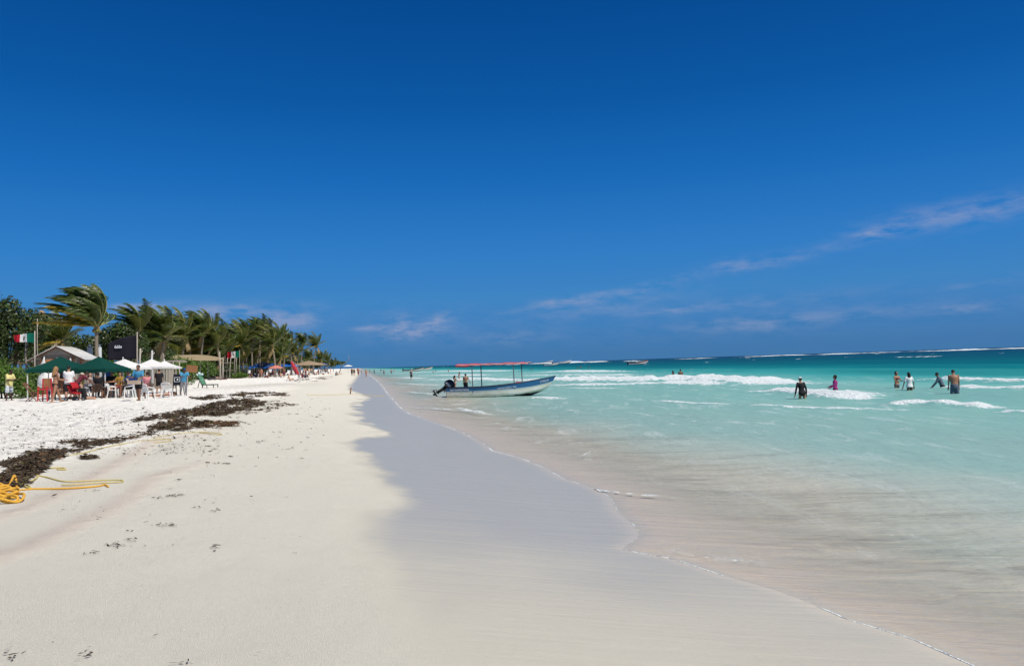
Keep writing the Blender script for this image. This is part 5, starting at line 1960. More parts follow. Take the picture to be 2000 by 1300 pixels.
def main_boat():
    Y = 51.6
    st = at_depth(872, 775, Y)
    rz = R(-2.5)
    root, H = panga((st.x + 0.12, Y, 0.03), rz, 'blue and white wooden motor boat with a red sun awning, grounded in the shallows', band=(BOAT_BLUE, BOAT_GREYBLUE), pitch=R(0.0))
    outboard(root, H)
    # awning
    z = 2.16
    x0, x1 = 0.72, 5.28
    aw = mat('awning_red', (0.46, 0.055, 0.075), 0.8, 0.25, 3, 0, 0.2, 0, 0.1)
    pk = mat('awning_pink', (0.66, 0.32, 0.33), 0.8, 0.12, 3, 0, 0.2, 0, 0.1)
    rows = []
    for i in range(21):
        t = i / 20
        x = x0 + (x1 - x0) * t
        rows.append([(x, y * 0.82, z + 0.05 * (1 - y * y) - 0.03 * math.sin(t * math.pi * 4) ** 2 + (0.02 * math.sin(9 * t + y * 3))) for y in (-1, -0.6, -0.2, 0.2, 0.6, 1)])
    MB().sheet(rows, 0, 0.02).build('awning', aw, root, True)
    for y in (-0.84, 0.84):
        n = 22
        MB().tube([(x0 - 0.05 + (x1 - x0 + 0.25) * i / n, y, z - 0.03 + 0.015 * math.sin(i * 1.7)) for i in range(n + 1)],
                  [0.035 + 0.02 * math.sin(i * 2.3) ** 2 for i in range(n + 1)], 7).build('rolled_side_curtain', pk, root, True)
    MB().ellipsoid((x0 + 0.12, -0.6, z - 0.04), (0.26, 0.24, 0.10), 10).ellipsoid((x0 + 0.55, -0.82, z - 0.07), (0.4, 0.05, 0.08), 10).build('awning_bundle', mat('awning_scarlet', (0.62, 0.025, 0.04), 0.8, 0.2, 4), root, True)
    MB().tube([(x1 - 0.3, 0.84, z + 0.02), (x1 + 0.42, 0.6, z + 0.03)], 0.03, 6).build('awning_batten', pk, root, True)
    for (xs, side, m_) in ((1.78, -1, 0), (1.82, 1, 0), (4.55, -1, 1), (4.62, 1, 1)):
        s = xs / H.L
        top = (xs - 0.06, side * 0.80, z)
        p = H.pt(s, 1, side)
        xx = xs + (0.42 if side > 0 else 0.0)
        MB().bar((xx, side * (H.b(s) - 0.06), H.g(s) - 0.32), (xx - 0.03, side * 0.80, z), 0.065).build('awning_post', mat('post_shaded', (0.10, 0.115, 0.14), 0.6, 0.2), root)  # dark grey of the shaded side is put into the post colour
    # red bag and life ring on the thwart
    MB().box((4.82, -0.42, H.g(0.66) - 0.02), (0.34, 0.3, 0.22), (0, 0, 0.2)).build('red_crate', mat('faded_red', (0.46, 0.10, 0.09), 0.6), root)
    MB().bar((2.3, -0.55, 0.60), (4.6, -0.78, 0.84), 0.05).build('oar', mat('oar_dark', (0.03, 0.03, 0.035), 0.6), root)
    # lettering along the near side
    for (key, s0, w, sx) in (('stern', 0.035, 0.80, 1.0), ('mid', 0.465, 0.78, 1.0), ('bow', 0.865, 0.76, 1.0)):
        a = H.pt(s0, w, -1, 0.022); b = H.pt(min(s0 + 0.12, 0.97), w, -1, 0.022)
        up = (H.pt(s0 + 0.05, 0.98, -1, 0.022) - H.pt(s0 + 0.05, 0.62, -1, 0.022)).normalized()
        ex = (b - a).normalized(); ez = ex.cross(up).normalized(); ey = ez.cross(ex)
        M_ = Matrix((ex, ey, ez)).transposed().to_4x4()
        M_.translation = a
        o = link('lettering', TEXTS[key], root)
        o.matrix_local = M_ @ Matrix.Diagonal((sx, 1, 1, 1))
    # mooring line from the stern across to a peg on the sand
    peg = ray_ground(683, 769)
    pr = thing('mooring_peg', (peg.x, peg.y, peg.z), 'short dark mooring peg leaning in the sand by the wet line', 'peg')
    MB().tube([(0, 0, -0.3), (0.10, 0, 0.42)], [0.045, 0.04], 7).build('stake', WOOD_BROWN, pr, True)
    MB().tube([(0.06, -0.05, 0.22), (0.12, 0.05, 0.25), (0.02, 0.05, 0.24), (0.06, -0.05, 0.23)], 0.018, 5).build('rope_turn', PALE_ROPE, pr)


def far_boats():
    wh = mat('white_hull', (0.66, 0.66, 0.63), 0.5, 0.12, 2)
    specs = [
        (788, 725.5, 828, R(2), 'long white open boat drawn up at the far waterline', None, mat('hull_dark_band', (0.10, 0.08, 0.07), 0.6)),
        (812, 723.5, 846, R(14), 'white boat with a tan band and upright bow at the far waterline', None, mat('hull_tan_band', (0.42, 0.30, 0.22), 0.6)),
        (1227, 712.0, 1268, R(4), 'white motor boat alone on the lagoon with its bow raised', None, mat('hull_rust_band', (0.30, 0.13, 0.10), 0.6)),
        (1062, 714.3, 1092, R(0), 'white open boat moored nearest the surf in the lagoon cluster', None, wh),
        (1079, 711.2, 1117, R(8), 'white boat with a high pale bow in the lagoon cluster', None, wh),
        (1052, 709.6, 1080, R(-6), 'small white boat behind the others in the lagoon cluster', None, wh),
    ]
    for (px0, py, px1, rz, label, _, band) in specs:
        p = ray_ground(px0, py)
        d = ray_ground(px0, py)
        L = (px1 - px0) / F_PX * p.y
        sc = L / 7.35
        root, H = panga((p.x, p.y, -0.02), rz, label, False, band=(band,), H=Hull(L, 0.95 * sc, 0.66 * sc, 1.35 * sc, -0.2, 0.45 * sc), group='white boats off the beach')
        root.rotation_euler = (0, R(-1.2), rz)
        outboard(root, H, R(15), False)
        # windscreen arch or console
        MB().box((L * 0.42, 0, H.g(0.42) + 0.05), (0.5, 0.6, 0.75), None, 0, 0.8).build('console', wh, root)


main_boat()
far_boats()


# ------------------------------------------------------------------ weed, debris and ropes on the sand
def in_poly(x, y, P):
    c = False
    j = len(P) - 1
    for i in range(len(P)):
        if (P[i][1] > y) != (P[j][1] > y) and x < (P[j][0] - P[i][0]) * (y - P[i][1]) / (P[j][1] - P[i][1]) + P[i][0]:
            c = not c
        j = i
    return c


SURF_CACHE = {}


def sand_z(X, Y):
    v = vcoord(X, Y)
    a = np.array([[float(X)]]); b = np.array([[float(Y)]])
    return float(base_z(X, Y)) + float(((fbm(a * 0.35, b * 0.2, 3, 1) - 0.5) * 0.10 * smooth(1.5, 6, v))[0, 0])


WEED1 = mat('dry_seaweed', (0.066, 0.047, 0.031), 0.95, 0.5, 6)
WEED2 = mat('rusty_seaweed', (0.120, 0.062, 0.028), 0.95, 0.4, 6)
WEED3 = mat('olive_seaweed', (0.085, 0.075, 0.030), 0.95, 0.4, 6)

WRACK = [  # photo outlines of the thick mats, density, height
    ([(225, 830), (300, 812), (380, 800), (440, 784), (470, 776), (515, 786), (500, 795), (470, 803), (440, 812), (350, 818), (280, 822), (232, 826)], 1900, 0.14),
    ([(295, 833), (360, 818), (400, 824), (470, 826), (462, 834), (390, 835), (350, 842), (300, 842)], 900, 0.12),
    ([(375, 778), (420, 772), (440, 775), (400, 781)], 230, 0.09),
    ([(445, 770), (500, 764), (560, 768), (560, 773), (500, 775), (460, 776)], 380, 0.08),
    ([(0, 935), (20, 922), (45, 908), (90, 890), (120, 882), (125, 893), (90, 905), (92, 918), (60, 932), (40, 950), (0, 954)], 1300, 0.15),
    ([(50, 887), (80, 880), (125, 884), (118, 892), (60, 892)], 330, 0.10),
    ([(115, 864), (170, 858), (230, 860), (228, 866), (150, 872)], 240, 0.07),
    ([(160, 897), (172, 891), (185, 894), (180, 899)], 80, 0.10),
    ([(130, 880), (180, 868), (240, 852), (300, 842), (305, 846), (250, 858), (190, 874), (140, 886)], 260, 0.05),
    ([(0, 905), (50, 890), (60, 898), (0, 918)], 160, 0.05),
    ([(470, 790), (540, 782), (580, 790), (520, 806), (470, 812)], 170, 0.04),
    ([(590, 741), (620, 738), (650, 734), (640, 739), (610, 744)], 220, 0.10),
    ([(560, 744), (590, 741), (600, 744), (575, 746)], 90, 0.08),
]


def weed_pieces(rng, cen, k, spread, size, hgt):
    """k strap-like scraps round a point; heights are laid on the sand afterwards"""
    out = []
    for _ in range(k):
        x = cen.x + rng.normal(0, spread); y = cen.y + rng.normal(0, spread)
        a = rng.normal(0.25, 0.9)
        ln = size * rng.uniform(0.4, 1.5); wd = size * rng.uniform(0.10, 0.32)
        ex = np.array([math.cos(a), math.sin(a), rng.normal(0, 0.30)]) * ln * 0.5
        ey = np.array([-math.sin(a), math.cos(a), rng.normal(0, 0.6)]) * wd * 0.5
        c = np.array([x, y, abs(rng.normal(0, hgt * 0.5)) + 0.012])
        q = np.stack([c - ex - ey * 0.4, c + ex * 0.1 - ey, c + ex + ey * 0.3, c - ex * 0.2 + ey])
        q[:, 2] = np.maximum(q[:, 2], 0.006)
        out.append(q)
    return out


def lay_on_sand(quads):
    v = np.concatenate(quads)
    X = v[:, 0]; Y = v[:, 1]
    v[:, 2] += base_z(X, Y) + (fbm(X * 0.35, Y * 0.2, 3, 1) - 0.5) * 0.10 * smooth(1.5, 6, vcoord(X, Y))
    return v


def build_weed():
    rng = np.random.default_rng(12)
    quads = []; mi = []
    for (P, n, hgt) in WRACK:
        xs = [p[0] for p in P]; ys = [p[1] for p in P]
        cnt = 0
        while cnt < n * 1.35:
            px = rng.uniform(min(xs) - 3, max(xs) + 3); py = rng.uniform(min(ys) - 1, max(ys) + 1)
            if not in_poly(px + rng.normal(0, 5), py + rng.normal(0, 1.0), P):
                continue
            if mnoise.noise(Vector((px * 0.05, py * 0.30, 0))) + 0.7 * mnoise.noise(Vector((px * 0.13, py * 0.7, 4))) < 0.0 and rng.random() < 0.94:
                cnt += 0.6
                continue
            c = ray_ground(px, py)
            s = 0.0075 * c.y
            got = weed_pieces(rng, c, 4, 0.055 * c.y / 25, min(0.17, 0.045 + s * 0.5), hgt * 0.5 * min(1.0, c.y / 25))
            quads += got
            rusty = (px > 400 and 822 < py < 840 and rng.random() < 0.7)
            mi += [1 if rusty or rng.random() < 0.10 else (2 if rng.random() < 0.12 else 0)] * len(got)
            cnt += 1
    v = lay_on_sand(quads)
    o = link('seaweed_wrack', quads_mesh('seaweed_wrack', v, len(quads), [WEED1, WEED2, WEED3], mi=np.array(mi)))
    tag(o, 'dark dry seaweed wrack lying in mats along the upper beach', 'seaweed', None, 'stuff')
    # loose scraps scattered over the sand
    quads = []
    zones = [((0, 798, 430, 890), 2600), ((200, 845, 620, 900), 110), ((300, 900, 520, 1000), 70), ((150, 1000, 520, 1090), 45), ((0, 1240, 520, 1300), 22),
             ((440, 770, 640, 850), 280), ((540, 880, 600, 1200), 10), ((0, 900, 300, 1000), 60)]
    for ((x0, y0, x1, y1), n) in zones:
        for _ in range(n):
            px = rng.uniform(x0, x1); py = rng.uniform(y0, y1)
            if px > 640 or (py > 900 and mnoise.noise(Vector((px * 0.02, py * 0.03, 3))) < -0.1):
                continue
            c = ray_ground(px, py)
            sz = float(np.clip(rng.gamma(2.0, 0.016), 0.012, 0.12)) * (0.45 + c.y / 24)
            k = 1 if rng.random() < 0.7 else 4
            quads += weed_pieces(rng, c, k, sz * 0.6, sz, 0.02)
    for (px, py, k) in ((320, 1027, 9), (332, 1029, 6), (253, 1056, 6), (225, 1067, 8), (235, 1068, 5), (181, 1081, 6), (312, 971, 8), (330, 968, 9), (345, 968, 8), (357, 967, 4), (425, 906, 9), (410, 905, 5), (440, 907, 8),
                        (505, 862, 9), (515, 861, 6), (24, 1284, 4), (350, 938, 4), (180, 957, 3), (505, 865, 5), (475, 872, 6), (385, 993, 4), (420, 1000, 4)):
        c = ray_ground(px, py)
        quads += weed_pieces(rng, c, k + 3, 0.04, 0.05, 0.012)
    v = lay_on_sand(quads)
    o = link('seaweed_scraps', quads_mesh('seaweed_scraps', v, len(quads), [WEED1]))
    tag(o, 'loose scraps of dry weed and twigs strewn over the pale sand', 'seaweed', None, 'stuff')


def rope_path(pts, wob, rng, lift=0.0, n_sub=5):
    W = [ray_ground(*p) for p in pts]
    out = []
    for i in range(len(W) - 1):
        p0 = W[max(0, i - 1)]; p1 = W[i]; p2 = W[i + 1]; p3 = W[min(len(W) - 1, i + 2)]
        for k in range(n_sub):
            t = k / n_sub
            q = 0.5 * ((2 * p1) + (p2 - p0) * t + (2 * p0 - 5 * p1 + 4 * p2 - p3) * t * t + (3 * p1 - p0 - 3 * p2 + p3) * t ** 3)
            out.append(q)
    out.append(W[-1])
    res = []
    ph0 = rng.uniform(0, 6)
    for i, q in enumerate(out):
        x = q.x + wob * math.sin(i * 0.7); y = q.y + wob * math.sin(i * 0.9 + 1)
        res.append(Vector((x, y, sand_z(x, y) + 0.012 + lift * (0.5 + 0.5 * math.sin(i * 0.33 + ph0)))))
    return res


def build_ropes():
    rng = random.Random(4)
    o0 = ray_ground(22, 962)
    root = thing('rope_heap', (o0.x, o0.y, sand_z(o0.x, o0.y)), 'tangled heap of thick yellow rope by the seaweed at the wrack line', 'rope')
    loops = []
    for k in range(9):
        cx = rng.uniform(-20, 8); cy = 955 + 20 * (k / 8) + rng.uniform(-2, 2); a = rng.uniform(20, 36); b = rng.uniform(2.5, 6)
        loops.append([(cx + a * math.cos(t * 0.9 + k), cy + b * math.sin(t * 0.9 + k)) for t in range(8)])
    loops.append([(0, 981), (20, 980), (38, 978), (47, 974), (44, 970), (30, 966), (12, 968), (2, 974)])
    loops.append([(10, 955), (22, 945), (28, 937), (32, 944), (33, 952), (36, 958)])
    loops.append([(0, 957), (12, 955), (24, 956), (34, 958)])
    for k, P in enumerate(loops):
        pts = rope_path(P, 0.0, rng, 0.05)
        pts = [p - root.location for p in pts]
        MB().tube(pts, 0.016, 6).build('coil', YELLOW_ROPE, root, True)
    strands = [
        ([(30, 957), (60, 954), (110, 953), (165, 951), (195, 948), (205, 946), (211, 950)], 'thick orange rope end trailing from the yellow heap', YELLOW_ROPE, 0.013),
        ([(40, 940), (52, 932), (66, 928), (74, 932), (64, 938), (50, 941), (62, 926), (80, 918), (100, 917), (118, 916), (126, 917), (128, 919), (112, 919)], 'yellow rope looping out past the seaweed mat', PALE_ROPE, 0.010),
        ([(70, 930), (90, 932), (108, 936), (130, 939), (165, 938), (215, 937), (238, 938), (239, 941), (215, 942), (180, 943), (150, 945), (120, 946)], 'long thin yellow rope with a far loop lying on smooth sand', PALE_ROPE, 0.009),
        ([(40, 944), (52, 950), (60, 953), (55, 947), (44, 948)], 'short frayed rope end beside the yellow heap', PALE_ROPE, 0.010),
        ([(130, 893), (150, 889), (175, 883), (200, 876), (240, 868), (290, 861), (330, 859), (331, 863), (300, 866)], 'thin yellow line ending in a narrow loop above the track', PALE_ROPE, 0.009),
        ([(300, 855), (330, 851), (340, 848), (375, 845), (400, 844), (432, 847), (425, 849), (390, 845)], 'thin yellow line running below the big seaweed mats', PALE_ROPE, 0.009),
    ]
    for (P, lab, m_, r) in strands:
        pts = rope_path(P, 0.004, rng)
        o = pts[0].copy()
        t = thing('beach_rope', o, lab, 'rope')
        MB().tube([p - o for p in pts], r, 6).build('strand', m_, t, True)
    pts = rope_path([(600, 771), (640, 771), (683, 769.5), (720, 772), (752, 774)], 0.01, rng)
    o = pts[0].copy()
    t = thing('mooring_line', o, 'thin mooring line stretched over the sand past the peg', 'rope')
    MB().tube([p - o for p in pts], 0.012, 5).build('strand', PALE_ROPE, t, True)


build_weed()
build_ropes()

# ------------------------------------------------------------------ people
def skin(name, c):
    return mat('skin_' + name, c, 0.55, 0.10, 9, 0, 0.35)


SK = {'pale': skin('pale', (0.58, 0.36, 0.27)), 'fair': skin('fair', (0.46, 0.26, 0.175)), 'tan': skin('tan', (0.33, 0.165, 0.095)),
      'brown': skin('brown', (0.20, 0.095, 0.055)), 'dark': skin('dark', (0.075, 0.036, 0.024))}
HAIR = {'black': mat('hair_black', (0.010, 0.008, 0.007), 0.5, 0.3, 20), 'brown': mat('hair_brown', (0.050, 0.028, 0.016), 0.5, 0.3, 20),
        'blond': mat('hair_blond', (0.300, 0.170, 0.070), 0.5, 0.3, 20), 'grey': mat('hair_grey', (0.25, 0.24, 0.23), 0.6, 0.2, 20)}
CL = {k: mat('cloth_' + k, c, 0.85, 0.14, 8) for k, c in {
    'black': (0.012, 0.012, 0.014), 'yellow': (0.66, 0.56, 0.22), 'white': (0.74, 0.73, 0.72), 'sky': (0.060, 0.260, 0.430), 'navy': (0.016, 0.040, 0.150),
    'magenta': (0.300, 0.030, 0.170), 'red': (0.46, 0.02, 0.03), 'olive': (0.16, 0.14, 0.05), 'mustard': (0.32, 0.185, 0.030), 'grey': (0.26, 0.26, 0.28),
    'pink': (0.58, 0.22, 0.24), 'teal': (0.02, 0.14, 0.13), 'wine': (0.16, 0.03, 0.045), 'cream': (0.55, 0.48, 0.36), 'slate': (0.10, 0.13, 0.17), 'blue': (0.04, 0.13, 0.38)}.items()}


def plaid():
    t = NT('plaid_cloth')
    v = t.coord('Object')
    sep = t.n('ShaderNodeSeparateXYZ'); t.set(sep.inputs[0], v)
    a = t.math('GREATER_THAN', t.math('SINE', t.math('MULTIPLY', t.math('ADD', sep.outputs[0], sep.outputs[1]), 55.0)), 0.1)
    b = t.math('GREATER_THAN', t.math('SINE', t.math('MULTIPLY', sep.outputs[2], 48.0)), 0.1)
    c = t.mix(t.math('MULTIPLY', t.math('ADD', a, b), 0.5), (0.66, 0.68, 0.70), (0.20, 0.26, 0.34))
    return t.done(t.principled(**{'Base Color': c, 'Roughness': 0.9}))


CL['plaid'] = plaid()


def two_tone():
    """yellow shirt, olive below the chest"""
    t = NT('two_tone_shirt')
    sep = t.n('ShaderNodeSeparateXYZ'); t.set(sep.inputs[0], t.coord('Object'))
    z = sep.outputs[2]
    m1 = t.math('MULTIPLY', t.math('GREATER_THAN', z, 1.00), t.math('LESS_THAN', z, 1.12))
    c = t.mix(m1, (0.68, 0.60, 0.25), (0.30, 0.27, 0.09))
    return t.done(t.principled(**{'Base Color': c, 'Roughness': 0.9}))


CL['two_tone'] = two_tone()

PENDING = []          # meshes waiting for one shared remesh pass


def rot_x(v, a):
    """tilt forward about the local x axis (facing +y)"""
    c, s = math.cos(a), math.sin(a)
    return Vector((v.x, v.y * c + v.z * s, v.z * c - v.y * s))


class Figure:
    """joint layout of a person facing +y"""
    def __init__(self, h=1.7, fem=False, lean=0, head=0, turn=0, armL=(5, 8, 15), armR=(5, 8, 15), legL=(0, 3, 2), legR=(0, 3, 2), side=0):
        self.h = h; self.fem = fem
        self.hw = h * (0.050 if not fem else 0.054)
        self.sw = h * (0.112 if not fem else 0.098)
        J = {}
        hip = Vector((0, 0, 0))
        la = R(lean)
        up = rot_x(Vector((math.sin(R(side)), 0, math.cos(R(side)))), la)
        fwd = rot_x(Vector((0, 1, 0)), la)
        right = up.cross(fwd) * -1
        self.up, self.fwd = up, fwd
        J['hip'] = hip; J['waist'] = hip + up * h * 0.10; J['chest'] = hip + up * h * 0.215; J['neck'] = hip + up * h * 0.315
        hup = rot_x(Vector((0, 0, 1)), la + R(head))
        J['head'] = J['neck'] + hup * h * 0.088
        self.hup = hup
        self.hfw = Matrix.Rotation(R(turn), 3, 'Z') @ rot_x(Vector((0, 1, 0)), la * 0.4 + R(head))
        for s, nm, arm, leg in ((-1, 'L', armL, legL), (1, 'R', armR, legR)):
            sh = hip + up * h * 0.292 + Vector((s, 0, 0)) * self.sw
            J['sh' + nm] = sh

            def limb(f, o):
                d = Vector((s * math.sin(R(o)), math.sin(R(f)) * math.cos(R(o)), -math.cos(R(f)) * math.cos(R(o))))
                return d
            d1 = limb(arm[0], arm[1]); el = sh + d1 * h * 0.172
            d2 = limb(arm[0] + arm[2], arm[1] * 0.4 + (arm[3] if len(arm) > 3 else 0)); wr = el + d2 * h * 0.150
            J['el' + nm] = el; J['wr' + nm] = wr; J['ha' + nm] = wr + d2 * h * 0.05; J['hd' + nm] = d2
            hp = hip + Vector((s * self.hw, 0, 0)); J['hp' + nm] = hp
            e1 = limb(leg[0], leg[1]); kn = hp + e1 * h * 0.245
            e2 = limb(leg[0] - leg[2], leg[1] * 0.5); an = kn + e2 * h * 0.235
            J['kn' + nm] = kn; J['an' + nm] = an
        self.J = J

    def shift(self, z=0.0, seat=None):
        J = self.J
        low = min(J['anL'].z, J['anR'].z) - 0.042 * self.h
        low = min(low, J['hip'].z - 0.075 * self.h) if seat is None else J['hip'].z - 0.075 * self.h
        d = Vector((0, 0, z - low + (seat or 0)))
        for k in J:
            if not k.startswith('hd'):
                J[k] = J[k] + d
        return self

    # closed solids -------------------------------------------------------
    def torso(self, mb, grow=0.0, t0=-0.075, t1=0.315, wscale=1.0):
        h, J = self.h, self.J
        if self.fem:
            prof = [(-0.085, .035, .05), (-0.055, .088, .062), (0.0, .102, .070), (0.05, .088, .058), (0.105, .072, .050), (0.17, .080, .058), (0.225, .090, .070), (0.275, .094, .055), (0.30, .075, .042), (0.325, .034, .034)]
        else:
            prof = [(-0.085, .035, .05), (-0.055, .084, .062), (0.0, .094, .068), (0.05, .092, .062), (0.105, .092, .060), (0.17, .102, .066), (0.225, .112, .072), (0.275, .116, .058), (0.30, .092, .046), (0.325, .038, .038)]
        rings = []
        ts = [p[0] for p in prof]
        xs = [t0] + [t for t in ts if t0 < t < t1] + [t1]
        for t in xs:
            w = np.interp(t, ts, [p[1] for p in prof]); d = np.interp(t, ts, [p[2] for p in prof])
            c = J['hip'] + self.up * (t * h)
            rings.append([c + Vector((1, 0, 0)) * ((w * h * wscale + grow) * math.cos(a)) + self.fwd * ((d * h + grow) * math.sin(a)) for a in [2 * math.pi * k / 16 for k in range(16)]])
        mb.loft(rings)

    def arm(self, mb, s, grow=0.0, t=1.0):
        h, J = self.h, self.J
        k = 0.86 if self.fem else 1.0
        a, b, c = J['sh' + s], J['el' + s], J['wr' + s]
        if t <= 0.5:
            e = a.lerp(b, t * 2)
            mb.capsule(a, e, .031 * h * k + grow, .027 * h * k + grow)
        else:
            mb.capsule(a, b, .031 * h * k + grow, .024 * h * k + grow)
            e = b.lerp(c, (t - 0.5) * 2)
            mb.capsule(b, e, .024 * h * k + grow, .017 * h * k + grow)

    def leg(self, mb, s, grow=0.0, t=1.0, flare=0.0):
        h, J = self.h, self.J
        a, b, c = J['hp' + s], J['kn' + s], J['an' + s]
        if t <= 0.5:
            e = a.lerp(b, t * 2)
            mb.capsule(a, e, .050 * h + grow, .042 * h + grow + flare)
        else:
            mb.capsule(a, b, .050 * h + grow, .031 * h + grow)
            e = b.lerp(c, (t - 0.5) * 2)
            mb.capsule(b, b.lerp(e, 0.35), .031 * h + grow, .033 * h + grow)
            mb.capsule(b.lerp(e, 0.3), e, .033 * h + grow, .020 * h + grow)

    def body(self):
        h, J = self.h, self.J
        mb = MB()
        self.torso(mb)
        for s in 'LR':
            self.arm(mb, s); self.leg(mb, s)
            mb.capsule(J['wr' + s], J['ha' + s], .019 * h, .021 * h)
            f = (self.fwd * Vector((1, 1, 0.0))); f = Vector((f.x, f.y, 0)); f = f.normalized() if f.length > 0.1 else Vector((0, 1, 0))
            sh_dir = (J['an' + s] - J['kn' + s]).normalized()
            toe = f if sh_dir.z < -0.5 else nrm(Vector((0, 0, 1)) + f * 0.3)
            heel = J['an' + s] + sh_dir * .018 * h - toe * .018 * h
            mb.capsule(heel, heel + toe * .105 * h, .023 * h, .017 * h)
        mb.capsule(J['neck'] - self.up * .02 * h, J['head'] - self.hup * .02 * h, .033 * h, .031 * h)
        hd = J['head']; fw = self.hfw
        mb.ellipsoid(hd + self.hup * .006 * h, (.044 * h, .054 * h, .062 * h), 14, 0, (-math.atan2(self.hup.y, self.hup.z), 0, 0))
        mb.ellipsoid(hd - self.hup * .034 * h + fw * .018 * h, (.034 * h, .036 * h, .032 * h), 12)
        mb.capsule(hd + fw * .050 * h - self.hup * .004 * h, hd + fw * .062 * h - self.hup * .016 * h, .007 * h, .010 * h, 6)
        sidev = fw.cross(self.hup).normalized()
        for s in (-1, 1):
            mb.ellipsoid(hd + sidev * s * .046 * h - self.hup * .004 * h, (.008 * h, .014 * h, .018 * h), 8)
        return mb

    def extras(self):
        """fingers, thumbs, eyes and mouth, added to the finished body surface"""
        h, J = self.h, self.J
        mb = MB()
        for s in 'LR':
            p = J['ha' + s]; d = J['hd' + s].normalized()
            side = d.cross(Vector((0, 0, 1)))
            side = side.normalized() if side.length > 0.2 else Vector((0, 1, 0))
            pal = side.cross(d).normalized()
            for k, (o, ln) in enumerate(((-1.3, 0.034), (-0.45, 0.044), (0.4, 0.047), (1.2, 0.040))):
                a = p + side * o * .0095 * h + d * .012 * h
                b = a + d * ln * 0.55 * h + pal * .003 * h
                c = b + d * ln * 0.45 * h + pal * .012 * h
                mb.tube([a, b, c], [.0055 * h, .005 * h, .004 * h], 5)
            a = p + side * (-1.8) * .0095 * h - d * .006 * h
            b = a - side * .012 * h + d * .018 * h
            mb.tube([a, b, b + d * .016 * h], [.0065 * h, .006 * h, .0045 * h], 5)
        hd = J['head']; fw = self.hfw; sidev = fw.cross(self.hup).normalized()
        for s in (-1, 1):
            mb.ellipsoid(hd + fw * .0505 * h + sidev * s * .018 * h + self.hup * .004 * h, (.0075 * h, .006 * h, .005 * h), 6, 1)
        mb.ellipsoid(hd + fw * .052 * h - self.hup * .034 * h, (.015 * h, .005 * h, .004 * h), 6, 2)
        return mb


DARK_EYE = mat('eye_dark', (0.02, 0.015, 0.012), 0.3)
LIP = mat('lips', (0.28, 0.09, 0.08), 0.5)


def queue(mb, name, mats, parent, voxel, extra=None):
    PENDING.append((mb, name, mats, parent, voxel, extra))


def garment(fig, kind):
    """returns an MB for a garment in the figure's pose"""
    mb = MB(); h = fig.h; J = fig.J
    g = 0.016
    if kind in ('tshirt', 'longsleeve', 'tank', 'loose'):
        fig.torso(mb, g + (0.02 if kind == 'loose' else 0.004), -0.03 if kind != 'loose' else -0.06, 0.302, 1.0)
        if kind != 'tank':
            for s in 'LR':
                fig.arm(mb, s, g, 0.34 if kind in ('tshirt', 'loose') else 0.97)
    elif kind in ('shorts', 'boardshorts', 'trousers'):
        fig.torso(mb, g, -0.085, 0.045)
        t = {'shorts': 0.30, 'boardshorts': 0.44, 'trousers': 0.93}[kind]
        for s in 'LR':
            fig.leg(mb, s, g, t, 0.012)
    elif kind == 'briefs':
        fig.torso(mb, 0.010, -0.085, 0.012)
    elif kind == 'bikini_top':
        fig.torso(mb, 0.010, 0.195, 0.245)
    elif kind == 'swimsuit':
        fig.torso(mb, 0.010, -0.085, 0.262)
    elif kind == 'dress':
        fig.torso(mb, g, -0.085, 0.30)
        a = (J['knL'] + J['knR']) / 2
        c0 = J['hip']; c1 = J['hip'].lerp(a, 0.75)
        mb.capsule(c0, c1, 0.095 * h, 0.10 * h, 14)
        for s in 'LR':
            fig.arm(mb, s, g, 0.3)
    elif kind == 'skirt':
        fig.torso(mb, g, -0.085, 0.05)
        a = (J['knL'] + J['knR']) / 2
        mb.capsule(J['hip'], J['hip'].lerp(a, 0.6), 0.085 * h, 0.095 * h, 14)
    return mb


def hair(fig, kind):
    mb = MB(); h = fig.h; J = fig.J; hd = J['head']; fw = fig.hfw; up = fig.hup
    rot = (-math.atan2(up.y, up.z), 0, 0)
    mb.ellipsoid(hd + up * .020 * h - fw * .010 * h, (.050 * h, .056 * h, .056 * h), 14, 0, rot)
    if kind in ('long', 'windblown', 'ponytail', 'bun'):
        mb.ellipsoid(hd - fw * .026 * h - up * .012 * h, (.050 * h, .038 * h, .062 * h), 12)
    if kind == 'long':
        mb.capsule(hd - fw * .034 * h - up * .02 * h, J['chest'] - fig.fwd * .075 * h - fig.up * .02 * h, .046 * h, .030 * h)
        mb.capsule(hd - fw * .030 * h - up * .02 * h + Vector((0.03, 0, 0)), J['chest'] - fig.fwd * .070 * h + Vector((.03 * h, 0, .02 * h)), .036 * h, .026 * h)
    elif kind == 'windblown':
        for q in range(4):
            a = hd - fw * .02 * h - up * (.0 + .014 * q) * h
            mb.tube([a, a + Vector((-.05, -.02, -.03)) * h - fw * .02 * h, a + Vector((-.095, -.03, -.075 - .02 * q)) * h], [.034 * h, .026 * h, .008 * h], 8)
    elif kind == 'ponytail':
        a = hd - fw * .05 * h
        mb.tube([a, a - fw * .028 * h - up * .05 * h, a - fw * .012 * h - up * .12 * h], [.020 * h, .020 * h, .008 * h], 8)
    elif kind == 'bun':
        mb.ellipsoid(hd - fw * .05 * h + up * .04 * h, (.024 * h, .024 * h, .024 * h), 10)
    return mb


def cap_hat(fig, brim=False):
    mb = MB(); h = fig.h; hd = fig.J['head']; up = fig.hup; fw = fig.hfw
    rot = (-math.atan2(up.y, up.z), 0, 0)
    mb.ellipsoid(hd + up * .028 * h - fw * .004 * h, (.053 * h, .060 * h, .048 * h), 14, 0, rot)
    if brim:
        mb.ellipsoid(hd + up * .026 * h, (.105 * h, .11 * h, .008 * h), 16, 0, rot)
    else:
        mb.ellipsoid(hd + up * .026 * h + fw * .07 * h, (.040 * h, .045 * h, .007 * h), 12, 0, rot)
    return mb


